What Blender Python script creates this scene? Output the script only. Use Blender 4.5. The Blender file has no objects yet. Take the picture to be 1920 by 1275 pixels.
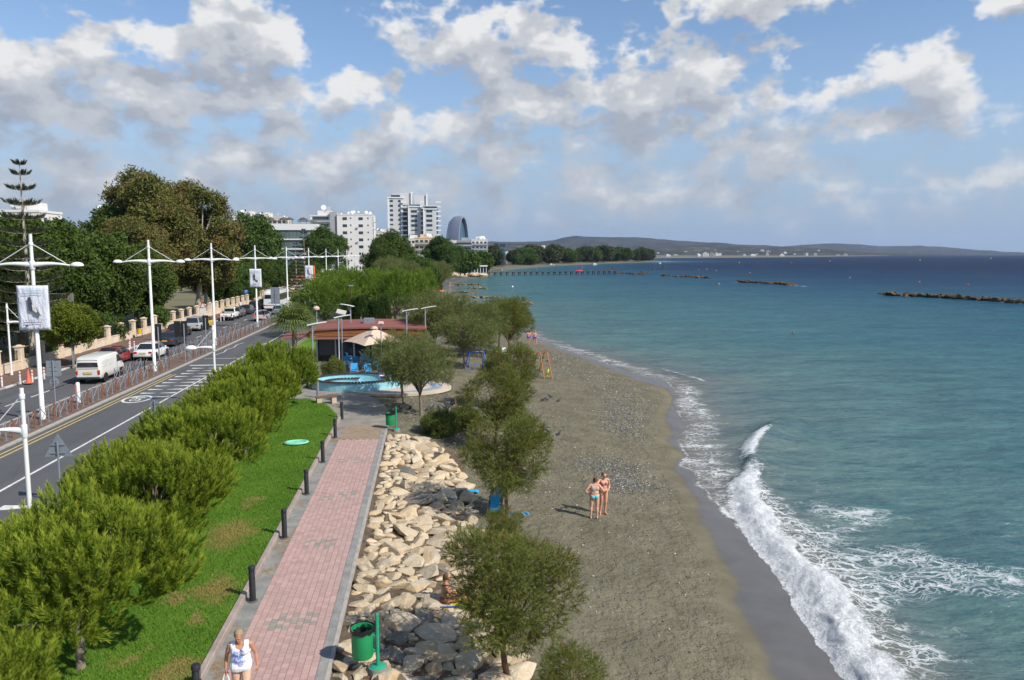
import bpy, math, random
import numpy as np
from mathutils import Vector, Matrix
PI = math.pi
SC = bpy.context.scene
COL = SC.collection
random.seed(7)
RNG = np.random.default_rng(11)
# ------------------------------------------------------------------ camera
F = 1440.0 / 1920.0                 # focal length in image widths
CAM = Vector((0, 0, 9.3))
PITCH = math.atan((637.5 - 476) / 1440)
YAW = math.atan(157 / 1449)         # to the right of the road direction (+Y)
cam = bpy.data.objects.new('camera', bpy.data.cameras.new('camera'))
COL.objects.link(cam)
cam.data.sensor_width = 36
cam.data.lens = 36 * F
cam.data.clip_start = .1
cam.data.clip_end = 90000
cam.location = CAM
cam.rotation_euler = (PI / 2 - PITCH, 0, -YAW)
SC.camera = cam
CR = cam.rotation_euler.to_matrix()
def ray(px, py): return (CR @ Vector(((px - 960) / 1440, (637.5 - py) / 1440, -1)))
def at(px, py, z=0.0):
    "point of the plane at height z seen at photograph pixel px, py"
    d = ray(px, py); t = (z - CAM.z) / d.z
    return CAM + d * t
def aty(px, py, y):
    "point at road distance y"
    d = ray(px, py)
    return CAM + d * (y / d.y)
# ------------------------------------------------------------------ light
SUN_EL = math.radians(42)
_sd = CR @ Vector((.86, 0, .5)); SUN_AZ = math.atan2(_sd.x, _sd.y)   # clockwise from +Y, seen from above
SUN_DIR = Vector((math.sin(SUN_AZ) * math.cos(SUN_EL), math.cos(SUN_AZ) * math.cos(SUN_EL), math.sin(SUN_EL)))
sun = bpy.data.objects.new('sun', bpy.data.lights.new('sun', 'SUN'))
COL.objects.link(sun)
sun.data.energy = 4.8
sun.data.angle = math.radians(.53)
sun.data.color = (1, .95, .87)
sun.rotation_euler = SUN_DIR.to_track_quat('Z', 'Y').to_euler()
sun.location = (30, -30, 60)
vs = SC.view_settings
vs.view_transform = 'Standard'; vs.look = 'None'; vs.gamma = 1; vs.exposure = EXPOSURE = 0.18
SC.cycles.max_bounces = 5; SC.cycles.diffuse_bounces = 2; SC.cycles.glossy_bounces = 2
SC.cycles.transmission_bounces = 3; SC.cycles.transparent_max_bounces = 6; SC.cycles.volume_bounces = 0
SC.cycles.caustics_reflective = False; SC.cycles.caustics_refractive = False
SC.cycles.sample_clamp_indirect = 4
# ------------------------------------------------------------------ node helpers
class NT:
    def __init__(s, tree): s.t = tree; s.n = tree.nodes; s.l = tree.links
    def new(s, typ, **kw):
        nd = s.n.new(typ)
        for k, v in kw.items(): setattr(nd, k, v)
        return nd
    def put(s, sock, v):
        if hasattr(v, 'is_output'): s.l.new(v, sock)
        elif v is not None:
            if isinstance(v, (tuple, list)) and sock.type == 'RGBA' and len(v) == 3: v = (*v, 1)
            sock.default_value = v
    def math(s, op, a, b=None, c=None, clamp=False):
        nd = s.new('ShaderNodeMath', operation=op, use_clamp=clamp)
        for i, v in enumerate((a, b, c)):
            if v is not None: s.put(nd.inputs[i], v)
        return nd.outputs[0]
    def vec(s, op, a, b=None):
        nd = s.new('ShaderNodeVectorMath', operation=op)
        s.put(nd.inputs[0], a)
        if b is not None: s.put(nd.inputs[1], b)
        return nd.outputs['Value' if op in ('LENGTH', 'DOT_PRODUCT', 'DISTANCE') else 'Vector']
    def noise(s, vec, scale=5, detail=4, rough=.55, dist=0, typ='3D'):
        nd = s.new('ShaderNodeTexNoise', noise_dimensions=typ)
        if vec is not None: s.put(nd.inputs['Vector'], vec)
        nd.inputs['Scale'].default_value = scale; nd.inputs['Detail'].default_value = detail
        nd.inputs['Roughness'].default_value = rough; nd.inputs['Distortion'].default_value = dist
        return nd.outputs['Fac']
    def voro(s, vec, scale, feature='F1', out='Distance', rnd=1):
        nd = s.new('ShaderNodeTexVoronoi', feature=feature)
        s.put(nd.inputs['Vector'], vec); nd.inputs['Scale'].default_value = scale
        nd.inputs['Randomness'].default_value = rnd
        return nd.outputs[out]
    def ramp(s, fac, stops, interp='LINEAR'):
        nd = s.new('ShaderNodeValToRGB'); cr = nd.color_ramp; cr.interpolation = interp
        while len(cr.elements) < len(stops): cr.elements.new(.5)
        for e, (p, c) in zip(cr.elements, stops):
            e.position = p; e.color = (*c, 1) if isinstance(c, (tuple, list)) else (c, c, c, 1)
        s.put(nd.inputs[0], fac)
        return nd.outputs[0]
    def rng(s, v, a, b, c=0, d=1, clamp=True, smooth=False):
        nd = s.new('ShaderNodeMapRange', clamp=clamp)
        if smooth: nd.interpolation_type = 'SMOOTHSTEP'
        for i, x in enumerate((v, a, b, c, d)): s.put(nd.inputs[i], x)
        return nd.outputs[0]
    def mix(s, fac, a, b, blend='MIX'):
        nd = s.new('ShaderNodeMix', data_type='RGBA', blend_type=blend)
        s.put(nd.inputs[0], fac); s.put(nd.inputs[6], a); s.put(nd.inputs[7], b)
        return nd.outputs[2]
    def attr(s, name, out='Fac'):
        nd = s.new('ShaderNodeAttribute', attribute_name=name); return nd.outputs[out]
    def coord(s, which='Object'):
        return s.new('ShaderNodeTexCoord').outputs[which]
    def mapping(s, vec, scale=(1, 1, 1), rot=(0, 0, 0), loc=(0, 0, 0)):
        nd = s.new('ShaderNodeMapping'); s.put(nd.inputs[0], vec)
        nd.inputs['Scale'].default_value = scale; nd.inputs['Rotation'].default_value = rot
        nd.inputs['Location'].default_value = loc
        return nd.outputs[0]
    def bump(s, h, strength=.5, dist=.05, normal=None):
        nd = s.new('ShaderNodeBump'); s.put(nd.inputs['Height'], h)
        nd.inputs['Strength'].default_value = strength; nd.inputs['Distance'].default_value = dist
        if normal is not None: s.put(nd.inputs['Normal'], normal)
        return nd.outputs[0]
def new_mat(name):
    m = bpy.data.materials.new(name); m.use_nodes = True
    nt = NT(m.node_tree); nt.n.clear()
    out = nt.new('ShaderNodeOutputMaterial')
    return m, nt, out
def principled(nt, out, col, rough=.6, metal=0, normal=None, spec=.5, **kw):
    p = nt.new('ShaderNodeBsdfPrincipled')
    nt.put(p.inputs['Base Color'], col); nt.put(p.inputs['Roughness'], rough); nt.put(p.inputs['Metallic'], metal)
    nt.put(p.inputs['Specular IOR Level'], spec)
    if normal is not None: nt.put(p.inputs['Normal'], normal)
    for k, v in kw.items(): nt.put(p.inputs[k.replace('_', ' ')], v)
    if out is not None: nt.l.new(p.outputs[0], out.inputs[0])
    return p
MATS = {}
def mat(name, col, rough=.6, var=.18, scale=3., metal=0, bump=0., bscale=30., col2=None, spec=.4, space='Object', bdist=.03):
    "plain procedural material: base colour with two scales of noise, roughness variation, optional relief"
    if name in MATS: return MATS[name]
    m, nt, out = new_mat(name)
    co = nt.coord(space)
    n1 = nt.noise(co, scale, 5, .6); n2 = nt.noise(co, scale * 9, 3, .6)
    f = nt.math('ADD', nt.math('MULTIPLY', n1, .65), nt.math('MULTIPLY', n2, .35))
    f = nt.rng(f, .3, .7)
    a = tuple(max(0, c * (1 - var)) for c in col)
    b = tuple(min(1, c * (1 + var)) for c in (col2 or col))
    c = nt.mix(f, a, b)
    nrm = nt.bump(nt.noise(co, bscale, 4, .6), bump, bdist) if bump else None
    principled(nt, out, c, nt.rng(n2, .3, .7, rough * .85, min(1, rough * 1.12)), metal, nrm, spec)
    MATS[name] = m
    return m
# ------------------------------------------------------------------ world
def build_world():
    w = bpy.data.worlds.new('World'); SC.world = w; w.use_nodes = True
    w.cycles.sampling_method = 'MANUAL'; w.cycles.sample_map_resolution = 256
    nt = NT(w.node_tree); nt.n.clear()
    out = nt.new('ShaderNodeOutputWorld')
    sky = nt.new('ShaderNodeTexSky', sky_type='NISHITA', sun_disc=False)
    sky.sun_elevation = SUN_EL; sky.sun_rotation = SUN_AZ
    sky.altitude = 0; sky.air_density = 1.0; sky.dust_density = .3; sky.ozone_density = 2.2
    skyc = nt.mix(1.0, sky.outputs[0], (.97, 1.0, 1.06), 'MULTIPLY')
    d = nt.coord('Generated')
    dr = nt.new('ShaderNodeVectorRotate', rotation_type='Z_AXIS'); nt.put(dr.inputs['Vector'], d)
    dr.inputs['Angle'].default_value = YAW          # so that +Y is the camera heading
    sep = nt.new('ShaderNodeSeparateXYZ'); nt.put(sep.inputs[0], dr.outputs[0])
    az = nt.math('ARCTAN2', sep.outputs[0], sep.outputs[1])
    el = nt.math('ARCSINE', sep.outputs[2])
    cmb = nt.new('ShaderNodeCombineXYZ'); nt.put(cmb.inputs[0], az); nt.put(cmb.inputs[1], el)
    P0 = cmb.outputs[0]
    # cumulus: centre and radii in hundredths of a radian of azimuth and elevation
    B = [(490, 112, 100, 72, 1.1), (380, 195, 210, 82, 1.1), (120, 200, 170, 82, 1.05), (20, 250, 120, 60, .9), (70, 30, 170, 62, .8),
         (540, 235, 150, 46, .9), (680, 198, 60, 46, .85), (728, 165, 30, 40, .9), (430, 0, 150, 14, .5), (880, 78, 170, 58, .9),
         (1010, 120, 190, 60, .8), (1258, 48, 28, 42, .9), (1140, 8, 130, 26, .75), (1440, 22, 230, 46, .85), (990, 205, 110, 62, 1),
         (1180, 205, 270, 66, 1.), (1300, 130, 170, 60, .75), (1440, 245, 200, 66, .9), (1690, 205, 110, 70, .8), (1862, 78, 64, 24, .95),
         (1640, 260, 210, 50, .6), (1760, 0, 150, 26, .6), (790, 255, 120, 46, .85), (250, 300, 360, 50, .7), (900, 300, 560, 55, .8),
         (1330, 320, 380, 62, .72), (160, 375, 260, 80, .9), (620, 340, 320, 90, .85), (1000, 385, 520, 70, .66), (1450, 390, 380, 50, .45), (1780, 345, 190, 28, .4)]
    g = bpy.data.node_groups.new('cloud_density', 'ShaderNodeTree')
    g.interface.new_socket('P', in_out='INPUT', socket_type='NodeSocketVector')
    g.interface.new_socket('D', in_out='OUTPUT', socket_type='NodeSocketFloat')
    gt = NT(g); gi = gt.new('NodeGroupInput'); go = gt.new('NodeGroupOutput')
    p = gi.outputs[0]
    # billow: large warp then puffs, stretched a little sideways
    ps = gt.mapping(p, (1, 1.6, 1))
    wn = gt.new('ShaderNodeTexNoise', noise_dimensions='2D'); gt.put(wn.inputs['Vector'], ps); wn.inputs['Scale'].default_value = 11; wn.inputs['Detail'].default_value = 3
    wv = gt.vec('MULTIPLY', gt.vec('SUBTRACT', wn.outputs['Color'], (.5, .5, .5)), (.085, .06, 0))
    pw = gt.vec('ADD', p, wv)
    acc = None
    for (bx, by, rx, ry, wgt) in B:
        c = (math.atan((bx - 960) / 1440), math.atan((476 - by) / 1449), 0)
        q = gt.vec('MULTIPLY', gt.vec('SUBTRACT', pw, c), (1440 / rx, 1440 / ry, 0))
        r = gt.math('MULTIPLY_ADD', gt.vec('DOT_PRODUCT', q, q), -.62 * wgt, wgt)
        acc = r if acc is None else gt.math('SMOOTH_MAX', acc, r, .25)
    # the same weather goes on all round outside the frame
    gen = gt.noise(gt.mapping(p, (1, 2.2, 1), loc=(4.7, 1.3, 0)), 4.2, 2, .5, 0, '2D')
    gen = gt.rng(gen, .44, .66, -1.2, .9, clamp=False)
    sp = gt.new('ShaderNodeSeparateXYZ'); gt.put(sp.inputs[0], p)
    inside = gt.math('MULTIPLY', gt.rng(gt.math('ABSOLUTE', sp.outputs[0]), .58, .72, 1, 0), gt.rng(sp.outputs[1], .34, .48, 1, 0))
    gen = gt.math('SUBTRACT', gen, gt.math('MULTIPLY', inside, 3))
    acc = gt.math('SMOOTH_MAX', acc, gen, .25)
    n = gt.noise(gt.mapping(p, (1, 1.45, 1)), 15, 6, .52, 0, '2D')
    n2 = gt.math('SUBTRACT', 1, gt.math('ABSOLUTE', gt.math('MULTIPLY_ADD', gt.noise(ps, 34, 2, .55, 0, '2D'), 2, -1)))
    dd = gt.math('ADD', acc, gt.math('MULTIPLY_ADD', n, 2.6, -1.56))
    dd = gt.math('ADD', dd, gt.math('MULTIPLY_ADD', n2, .42, -.34))
    gt.put(go.inputs[0], dd)
    def D(vec):
        nd = nt.new('ShaderNodeGroup'); nd.node_tree = g; nt.put(nd.inputs[0], vec); return nd.outputs[0]
    skyc = nt.mix(nt.rng(el, .0, .27, .93, .0, smooth=True), skyc, tuple(c / SKY_STRENGTH for c in (.30, .40, .55)))
    d0 = D(P0); d1 = D(nt.vec('ADD', P0, (.014, .040, 0)))
    alpha = nt.rng(d0, nt.rng(el, .0, .2, -.4, .06), nt.rng(el, .0, .22, .95, .56), smooth=True)
    alpha = nt.math('MULTIPLY', alpha, nt.rng(el, .012, .06, .0, .96))
    lit = nt.math('MULTIPLY_ADD', nt.math('SUBTRACT', d0, d1), .42, .46)
    lit = nt.math('ADD', lit, nt.rng(d0, .1, 1.5, .22, -.26))
    col = nt.ramp(lit, [(.10, (.345, .375, .45)), (.38, (.46, .49, .56)), (.58, (.64, .66, .70)), (.86, (.97, .96, .95))], 'EASE')
    col = nt.mix(nt.rng(el, .0, .2, .55, 0), col, (.44, .51, .61))
    bg = nt.new('ShaderNodeBackground'); bg.inputs[1].default_value = SKY_STRENGTH
    # the cloud colours are display values, so they are divided by the strength of the background
    nt.put(bg.inputs[0], nt.mix(alpha, skyc, nt.mix(1.0, col, (.80 / SKY_STRENGTH,) * 3, 'MULTIPLY')))
    nt.l.new(bg.outputs[0], out.inputs[0])
SKY_STRENGTH = .12
build_world()
# ------------------------------------------------------------------ mesh helpers
def link(o, parent=None):
    COL.objects.link(o)
    if parent is not None: o.parent = parent
    return o
def tag(o, label=None, cat=None, group=None, kind=None):
    if label: o['label'] = label
    if cat: o['category'] = cat
    if group: o['group'] = group
    if kind: o['kind'] = kind
    return o
def thing(name, label, cat, loc=(0, 0, 0), rz=0., group=None, scale=1.):
    o = bpy.data.objects.new(name, None); o.empty_display_size = .3
    COL.objects.link(o); o.location = loc; o.rotation_euler = (0, 0, rz)
    o.scale = (scale,) * 3 if not isinstance(scale, tuple) else scale
    return tag(o, label, cat, group)
def np_mesh(name, V, T, smooth=False, attrs=None, quads=False):
    V = np.asarray(V, np.float32); T = np.asarray(T, np.int32)
    k = 4 if quads else 3
    me = bpy.data.meshes.new(name)
    me.vertices.add(len(V)); me.vertices.foreach_set('co', V.ravel())
    me.loops.add(T.size); me.loops.foreach_set('vertex_index', T.ravel())
    me.polygons.add(len(T)); me.polygons.foreach_set('loop_start', np.arange(0, T.size, k, dtype=np.int32))
    me.polygons.foreach_set('loop_total', np.full(len(T), k, np.int32))
    if smooth: me.polygons.foreach_set('use_smooth', np.ones(len(T), bool))
    for nm, a in (attrs or {}).items():
        at_ = me.attributes.new(nm, 'FLOAT', 'POINT'); at_.data.foreach_set('value', np.asarray(a, np.float32))
    me.update(calc_edges=True)
    return me
def obj(name, me, m=None, parent=None, loc=None, rot=None, scale=None):
    o = bpy.data.objects.new(name, me)
    if m is not None and not me.materials:
        for x in (m if isinstance(m, (list, tuple)) else [m]): me.materials.append(x)
    link(o, parent)
    if loc is not None: o.location = loc
    if rot is not None: o.rotation_euler = rot
    if scale is not None: o.scale = scale
    return o
def copy_tree(o, parent=None):
    c = o.copy(); COL.objects.link(c); c.parent = parent
    for ch in list(o.children): copy_tree(ch, c)
    return c
def frame(d, up=(0, 0, 1)):
    d = Vector(d).normalized(); u = Vector(up)
    if abs(d.dot(u)) > .98: u = Vector((1, 0, 0))
    x = u.cross(d).normalized(); y = d.cross(x)
    return x, y, d
class MB:
    def __init__(s): s.v = []; s.f = []; s.mi = []; s.cur = 0
    def add(s, vs, fs):
        b = len(s.v); s.v += [tuple(v) for v in vs]
        s.f += [tuple(b + i for i in f) for f in fs]; s.mi += [s.cur] * len(fs); return s
    def box(s, c, size, rz=0., rx=0., ry=0., taper=1.):
        x, y, z = (q / 2 for q in size)
        M = Matrix.Rotation(rz, 3, 'Z') @ Matrix.Rotation(ry, 3, 'Y') @ Matrix.Rotation(rx, 3, 'X')
        vs = [(-x, -y, -z), (x, -y, -z), (x, y, -z), (-x, y, -z)] + [(a * taper, b * taper, z) for a, b in ((-x, -y), (x, -y), (x, y), (-x, y))]
        vs = [M @ Vector(v) + Vector(c) for v in vs]
        return s.add(vs, [(0, 3, 2, 1), (4, 5, 6, 7), (0, 1, 5, 4), (1, 2, 6, 5), (2, 3, 7, 6), (3, 0, 4, 7)])
    def bar(s, p0, p1, w, h=None, up=(0, 0, 1)):
        h = h or w; p0 = Vector(p0); p1 = Vector(p1); x, y, d = frame(p1 - p0, up)
        vs = [p + x * a * w / 2 + y * b * h / 2 for p in (p0, p1) for a, b in ((-1, -1), (1, -1), (1, 1), (-1, 1))]
        return s.add(vs, [(0, 3, 2, 1), (4, 5, 6, 7), (0, 1, 5, 4), (1, 2, 6, 5), (2, 3, 7, 6), (3, 0, 4, 7)])
    def tube(s, pts, rad, n=8, cap=True):
        pts = [Vector(p) for p in pts]
        if not isinstance(rad, (list, tuple)): rad = [rad] * len(pts)
        vs = []; up = None
        for i, p in enumerate(pts):
            d = (pts[min(i + 1, len(pts) - 1)] - pts[max(i - 1, 0)])
            if up is None: x, y, d = frame(d)
            else:
                d = d.normalized(); x = (up - d * up.dot(d))
                x = x.normalized() if x.length > 1e-5 else frame(d)[0]; y = d.cross(x)
            up = x
            vs += [p + (x * math.cos(2 * PI * k / n) + y * math.sin(2 * PI * k / n)) * rad[i] for k in range(n)]
        fs = [(i * n + k, i * n + (k + 1) % n, (i + 1) * n + (k + 1) % n, (i + 1) * n + k) for i in range(len(pts) - 1) for k in range(n)]
        if cap: fs += [tuple(range(n))[::-1], tuple((len(pts) - 1) * n + k for k in range(n))]
        return s.add(vs, fs)
    def lathe(s, prof, n=16, c=(0, 0, 0), sy=1., rx=0., rz=0.):
        M = Matrix.Rotation(rz, 3, 'Z') @ Matrix.Rotation(rx, 3, 'X'); c = Vector(c)
        vs = [M @ Vector((r * math.cos(2 * PI * k / n), r * sy * math.sin(2 * PI * k / n), z)) + c for r, z in prof for k in range(n)]
        fs = [(i * n + k, i * n + (k + 1) % n, (i + 1) * n + (k + 1) % n, (i + 1) * n + k) for i in range(len(prof) - 1) for k in range(n)]
        if prof[0][0] > 1e-4 and prof[0][1] != prof[1][1]: fs.append(tuple(range(n))[::-1])
        if prof[-1][0] > 1e-4 and prof[-1][1] != prof[-2][1]: fs.append(tuple((len(prof) - 1) * n + k for k in range(n)))
        return s.add(vs, fs)
    def prism(s, poly, z0, z1):
        n = len(poly)
        vs = [(x, y, z0) for x, y in poly] + [(x, y, z1) for x, y in poly]
        return s.add(vs, [tuple(range(n))[::-1], tuple(range(n, 2 * n))] + [(i, (i + 1) % n, n + (i + 1) % n, n + i) for i in range(n)])
    def prism_x(s, poly, x0, x1):
        "outline in (y, z) pushed along x"
        n = len(poly)
        vs = [(x0, y, z) for y, z in poly] + [(x1, y, z) for y, z in poly]
        return s.add(vs, [tuple(range(n))[::-1], tuple(range(n, 2 * n))] + [(i, (i + 1) % n, n + (i + 1) % n, n + i) for i in range(n)])
    def prism_y(s, poly, y0, y1):
        n = len(poly)
        vs = [(x, y0, z) for x, z in poly] + [(x, y1, z) for x, z in poly]
        return s.add(vs, [tuple(range(n))[::-1], tuple(range(n, 2 * n))] + [(i, (i + 1) % n, n + (i + 1) % n, n + i) for i in range(n)])
    def quad(s, a, b, c, d): return s.add([a, b, c, d], [(0, 1, 2, 3)])
    def ell(s, c, r, n=12, m=8, R=None):
        c = Vector(c); R = R or Matrix.Identity(3)
        vs = []
        for i in range(m + 1):
            t = PI * i / m
            for k in range(n):
                a = 2 * PI * k / n
                vs.append(R @ Vector((r[0] * math.sin(t) * math.cos(a), r[1] * math.sin(t) * math.sin(a), -r[2] * math.cos(t))) + c)
        fs = [(i * n + k, i * n + (k + 1) % n, (i + 1) * n + (k + 1) % n, (i + 1) * n + k) for i in range(m) for k in range(n)]
        return s.add(vs, fs)
    def mesh(s, name, smooth=False, bevel=0.):
        me = bpy.data.meshes.new(name); me.from_pydata(s.v, [], s.f)
        import bmesh
        bm = bmesh.new(); bm.from_mesh(me)
        bmesh.ops.remove_doubles(bm, verts=bm.verts, dist=1e-5)
        bmesh.ops.recalc_face_normals(bm, faces=bm.faces)
        if bevel:
            es = [e for e in bm.edges if len(e.link_faces) == 2 and e.calc_face_angle(0) > .5]
            bmesh.ops.bevel(bm, geom=es, offset=bevel, segments=2 if bevel > .03 else 1, affect='EDGES', clamp_overlap=True)
        bm.to_mesh(me); bm.free()
        if smooth:
            for p in me.polygons: p.use_smooth = True
            me.set_sharp_from_angle(angle=math.radians(42))
        return me
    def build(s, name, m, parent=None, smooth=False, loc=None, rot=None, bevel=0., scale=None):
        if len(set(s.mi)) > 1 and not bevel:
            me = bpy.data.meshes.new(name); me.from_pydata(s.v, [], s.f)
            me.polygons.foreach_set('material_index', s.mi)
            if smooth:
                for p in me.polygons: p.use_smooth = True
                me.set_sharp_from_angle(angle=math.radians(42))
            me.update()
        else: me = s.mesh(name, smooth, bevel)
        return obj(name, me, m, parent, loc, rot, scale)
def eval_mesh(o):
    "mesh of an object with its modifiers applied; the helper object is removed"
    dg = bpy.context.evaluated_depsgraph_get(); dg.update()
    me = bpy.data.meshes.new_from_object(o.evaluated_get(dg))
    old = o.data; bpy.data.objects.remove(o)
    return me
def text_mesh(txt, size, extrude=.002):
    cu = bpy.data.curves.new('t', 'FONT'); cu.body = txt; cu.size = size; cu.extrude = extrude
    cu.align_x = 'CENTER'; cu.align_y = 'CENTER'
    o = bpy.data.objects.new('t', cu); COL.objects.link(o)
    return eval_mesh(o)
def lerp(a, b, t): return a + (b - a) * t
def sstep(x, a, b):
    t = np.clip((x - a) / (b - a), 0, 1); return t * t * (3 - 2 * t)
def vnoise(x, y, seed=0):
    "smooth value noise, numpy"
    xi = np.floor(x).astype(np.int64); yi = np.floor(y).astype(np.int64); xf = x - xi; yf = y - yi
    def h(a, b):
        n = (a * 374761393 + b * 668265263 + seed * 982451653) & 0x7fffffff
        n = ((n ^ (n >> 13)) * 1274126177) & 0x7fffffff
        return ((n ^ (n >> 16)) & 0xffff) / 65535.
    u = xf * xf * (3 - 2 * xf); v = yf * yf * (3 - 2 * yf)
    return (h(xi, yi) * (1 - u) + h(xi + 1, yi) * u) * (1 - v) + (h(xi, yi + 1) * (1 - u) + h(xi + 1, yi + 1) * u) * v
def fbm(x, y, seed=0, o=4):
    s = 0; a = .5; t = 0
    for i in range(o):
        s = s + a * vnoise(x, y, seed + i * 17); t += a; x = x * 2.03 + 11.3; y = y * 2.03 + 5.7; a *= .5
    return s / t
ORD = ('first second third fourth fifth sixth seventh eighth ninth tenth eleventh twelfth thirteenth fourteenth fifteenth sixteenth '
       'seventeenth eighteenth nineteenth twentieth').split()
TENS = {20: 'twenty', 30: 'thirty', 40: 'forty', 50: 'fifty', 60: 'sixty'}
def ordw(i):
    i += 1
    if i <= 20: return ORD[i - 1]
    t, r = i // 10 * 10, i % 10
    return {30: 'thirtieth', 40: 'fortieth', 50: 'fiftieth', 60: 'sixtieth'}[t] if r == 0 else TENS[t] + '-' + ORD[r - 1]
# ------------------------------------------------------------------ shore geometry (metres; road and path level is 0, sea level SEA)
SEA = -1.6
def curve(pts, z):
    w = sorted([(p.y, p.x) for p in (at(a, b, z) for a, b in pts)])
    return np.array(w)
_edge = [(1640, 1340), (1598, 1275), (1572, 1230), (1532, 1209), (1535, 1188), (1498, 1156), (1476, 1108), (1466, 1082), (1429, 1050), (1408, 1018), (1376, 978),
         (1355, 968), (1339, 944), (1322, 936), (1316, 918), (1296, 908), (1302, 886), (1268, 873), (1283, 854), (1267, 824), (1283, 806),
         (1257, 753), (1265, 732), (1243, 714), (1180, 698), (1100, 669), (1040, 650), (1000, 637), (965, 617), (930, 598), (880, 572), (852, 556), (842, 540), (842, 530)]
_wet = [(1440, 1340), (1405, 1275), (1394, 1230), (1355, 1166), (1341, 1129), (1349, 1092), (1318, 1045), (1281, 965), (1286, 944), (1265, 912), (1238, 875), (1262, 846),
        (1233, 828), (1243, 812), (1230, 785), (1249, 743), (1233, 727), (1180, 716), (1100, 681), (1030, 655), (985, 637), (940, 612), (900, 592), (850, 565), (838, 545)]
EDGE = curve(_edge, SEA); WET = curve(_wet, SEA + .12)
FAR = np.array([(330, 14), (372, 27), (420, 33), (480, 42), (560, 62), (700, 118), (850, 200), (1000, 300), (1090, 352), (1120, 362), (1135, 350), (1300, 330), (1700, 420),
                (2000, 650), (2250, 990), (2850, 1500), (4480, 2800), (7000, 5000), (12000, 9200), (20000, 16500), (30000, 25000)], float)
EY = np.concatenate([[-30, 5], EDGE[:, 0], FAR[FAR[:, 0] > EDGE[-1, 0] + 5, 0]])
EX = np.concatenate([[EDGE[0, 1] - 2] * 2, EDGE[:, 1], FAR[FAR[:, 0] > EDGE[-1, 0] + 5, 1]])
def xs(y): return np.interp(y, EY, EX)
def xwet(y):
    w = np.interp(y, WET[:, 0], WET[:, 1], left=WET[0, 1]); return np.where(np.asarray(y) > WET[-1, 0], xs(y) - 6, w)
def sand_z(x, y):
    x = np.asarray(x, float); y = np.asarray(y, float)
    x, y = np.broadcast_arrays(x, y)
    s = xs(y) - x
    W = np.clip(xs(y) - 1.8, 6, 60)
    near = 1 - sstep(y, 37, 46)
    # riprap slope beside the brick path
    a = np.where(x < 1.9, lerp(-.03, -.78, np.clip((x + 2.3) / 4.2, 0, 1)), -.78)
    b = lerp(-.03, -.32, sstep(x, -2.2, 6))
    top = a * near + b * (1 - near)
    top = np.where(y > 300, -.05, top)
    z = SEA + (top - SEA) * np.clip(s / W, 0, 1) ** .8
    z = np.where(s > W, top, z)
    z = np.where(s < 0, SEA + s * .10, z)
    z = z + np.where((x > -2.2) & (y < 200), (fbm(x * 1.1, y * 1.1, 3) - .5) * .09 * np.clip((xwet(y) - x) / 1.5, 0, 1), 0)
    return z
def sz(x, y): return float(sand_z(np.array([x]), np.array([y]))[0])
def onsand(px, py, it=6):
    z = -.8
    for _ in range(it): p = at(px, py, z); z = sz(p.x, p.y)
    return Vector((p.x, p.y, z))
def grid_mesh(name, X, Y, Z, attrs=None, smooth=True):
    r, c = X.shape
    V = np.stack([X, Y, Z], -1).reshape(-1, 3)
    i = np.arange(r * c).reshape(r, c)
    Q = np.stack([i[:-1, :-1], i[:-1, 1:], i[1:, 1:], i[1:, :-1]], -1).reshape(-1, 4)
    return np_mesh(name, V, Q, smooth, {k: a.ravel() for k, a in (attrs or {}).items()}, quads=True)
def struct(name, me, m, parent=None):
    o = obj(name, me, m, parent)
    if parent is None: o['kind'] = 'structure'
    return o
# ---- materials of the ground
def sand_mat():
    m, nt, out = new_mat('sand'); co = nt.coord('Object')
    wet = nt.attr('wet')
    n = nt.noise(co, .7, 6, .62); n2 = nt.noise(co, 14, 4, .7); fine = nt.noise(co, 60, 3, .7)
    c = nt.mix(nt.rng(n, .35, .68), (.146, .131, .087), (.212, .190, .129))
    c = nt.mix(nt.rng(n2, .5, .75, 0, .5), c, (.105, .088, .058))
    peb = nt.voro(co, 9, 'F1'); pm = nt.math('MULTIPLY', nt.rng(peb, .10, .16, 1, 0), nt.rng(nt.noise(co, 3.1, 3), .55, .7))
    c = nt.mix(pm, c, (.33, .31, .27))
    w = nt.rng(nt.math('ADD', wet, nt.math('MULTIPLY_ADD', nt.noise(co, .9, 3), .5, -.25)), .3, .62, smooth=True)
    damp = nt.rng(wet, -.3, .5, 0, .28)
    c = nt.mix(damp, c, (.105, .09, .062))
    c = nt.mix(w, c, nt.mix(nt.rng(n, .3, .7), (.095, .089, .083), (.128, .121, .114)))
    weed = nt.math('MULTIPLY', nt.rng(nt.noise(co, 5.5, 5, .75), .62, .70), nt.rng(nt.noise(nt.vec('ADD', co, (5, 9, 0)), .5, 3), .5, .62, 0, .75)); c = nt.mix(nt.math('MULTIPLY', weed, nt.rng(wet, -.2, .1, 1, 0)), c, (.055, .045, .03))
    foot = nt.math('MULTIPLY', nt.rng(nt.voro(nt.mapping(co, (1, .7, 1), rot=(0, 0, .3)), 2.6), .10, .30), nt.rng(nt.noise(co, .35, 3), .42, .58))
    h = nt.math('ADD', nt.math('ADD', nt.math('MULTIPLY', foot, .45), nt.math('MULTIPLY', nt.rng(nt.noise(co, 3.4, 4, .65), .32, .58), .9)), nt.math('MULTIPLY', fine, .25))
    b = nt.new('ShaderNodeBump'); nt.put(b.inputs['Height'], h); b.inputs['Distance'].default_value = .075
    nt.put(b.inputs['Strength'], nt.rng(wet, -.15, .2, .85, .03))
    principled(nt, out, c, nt.rng(w, 0, 1, .95, .34), 0, b.outputs[0], nt.rng(w, 0, 1, .1, .25))
    return m
SAND = sand_mat()
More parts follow.
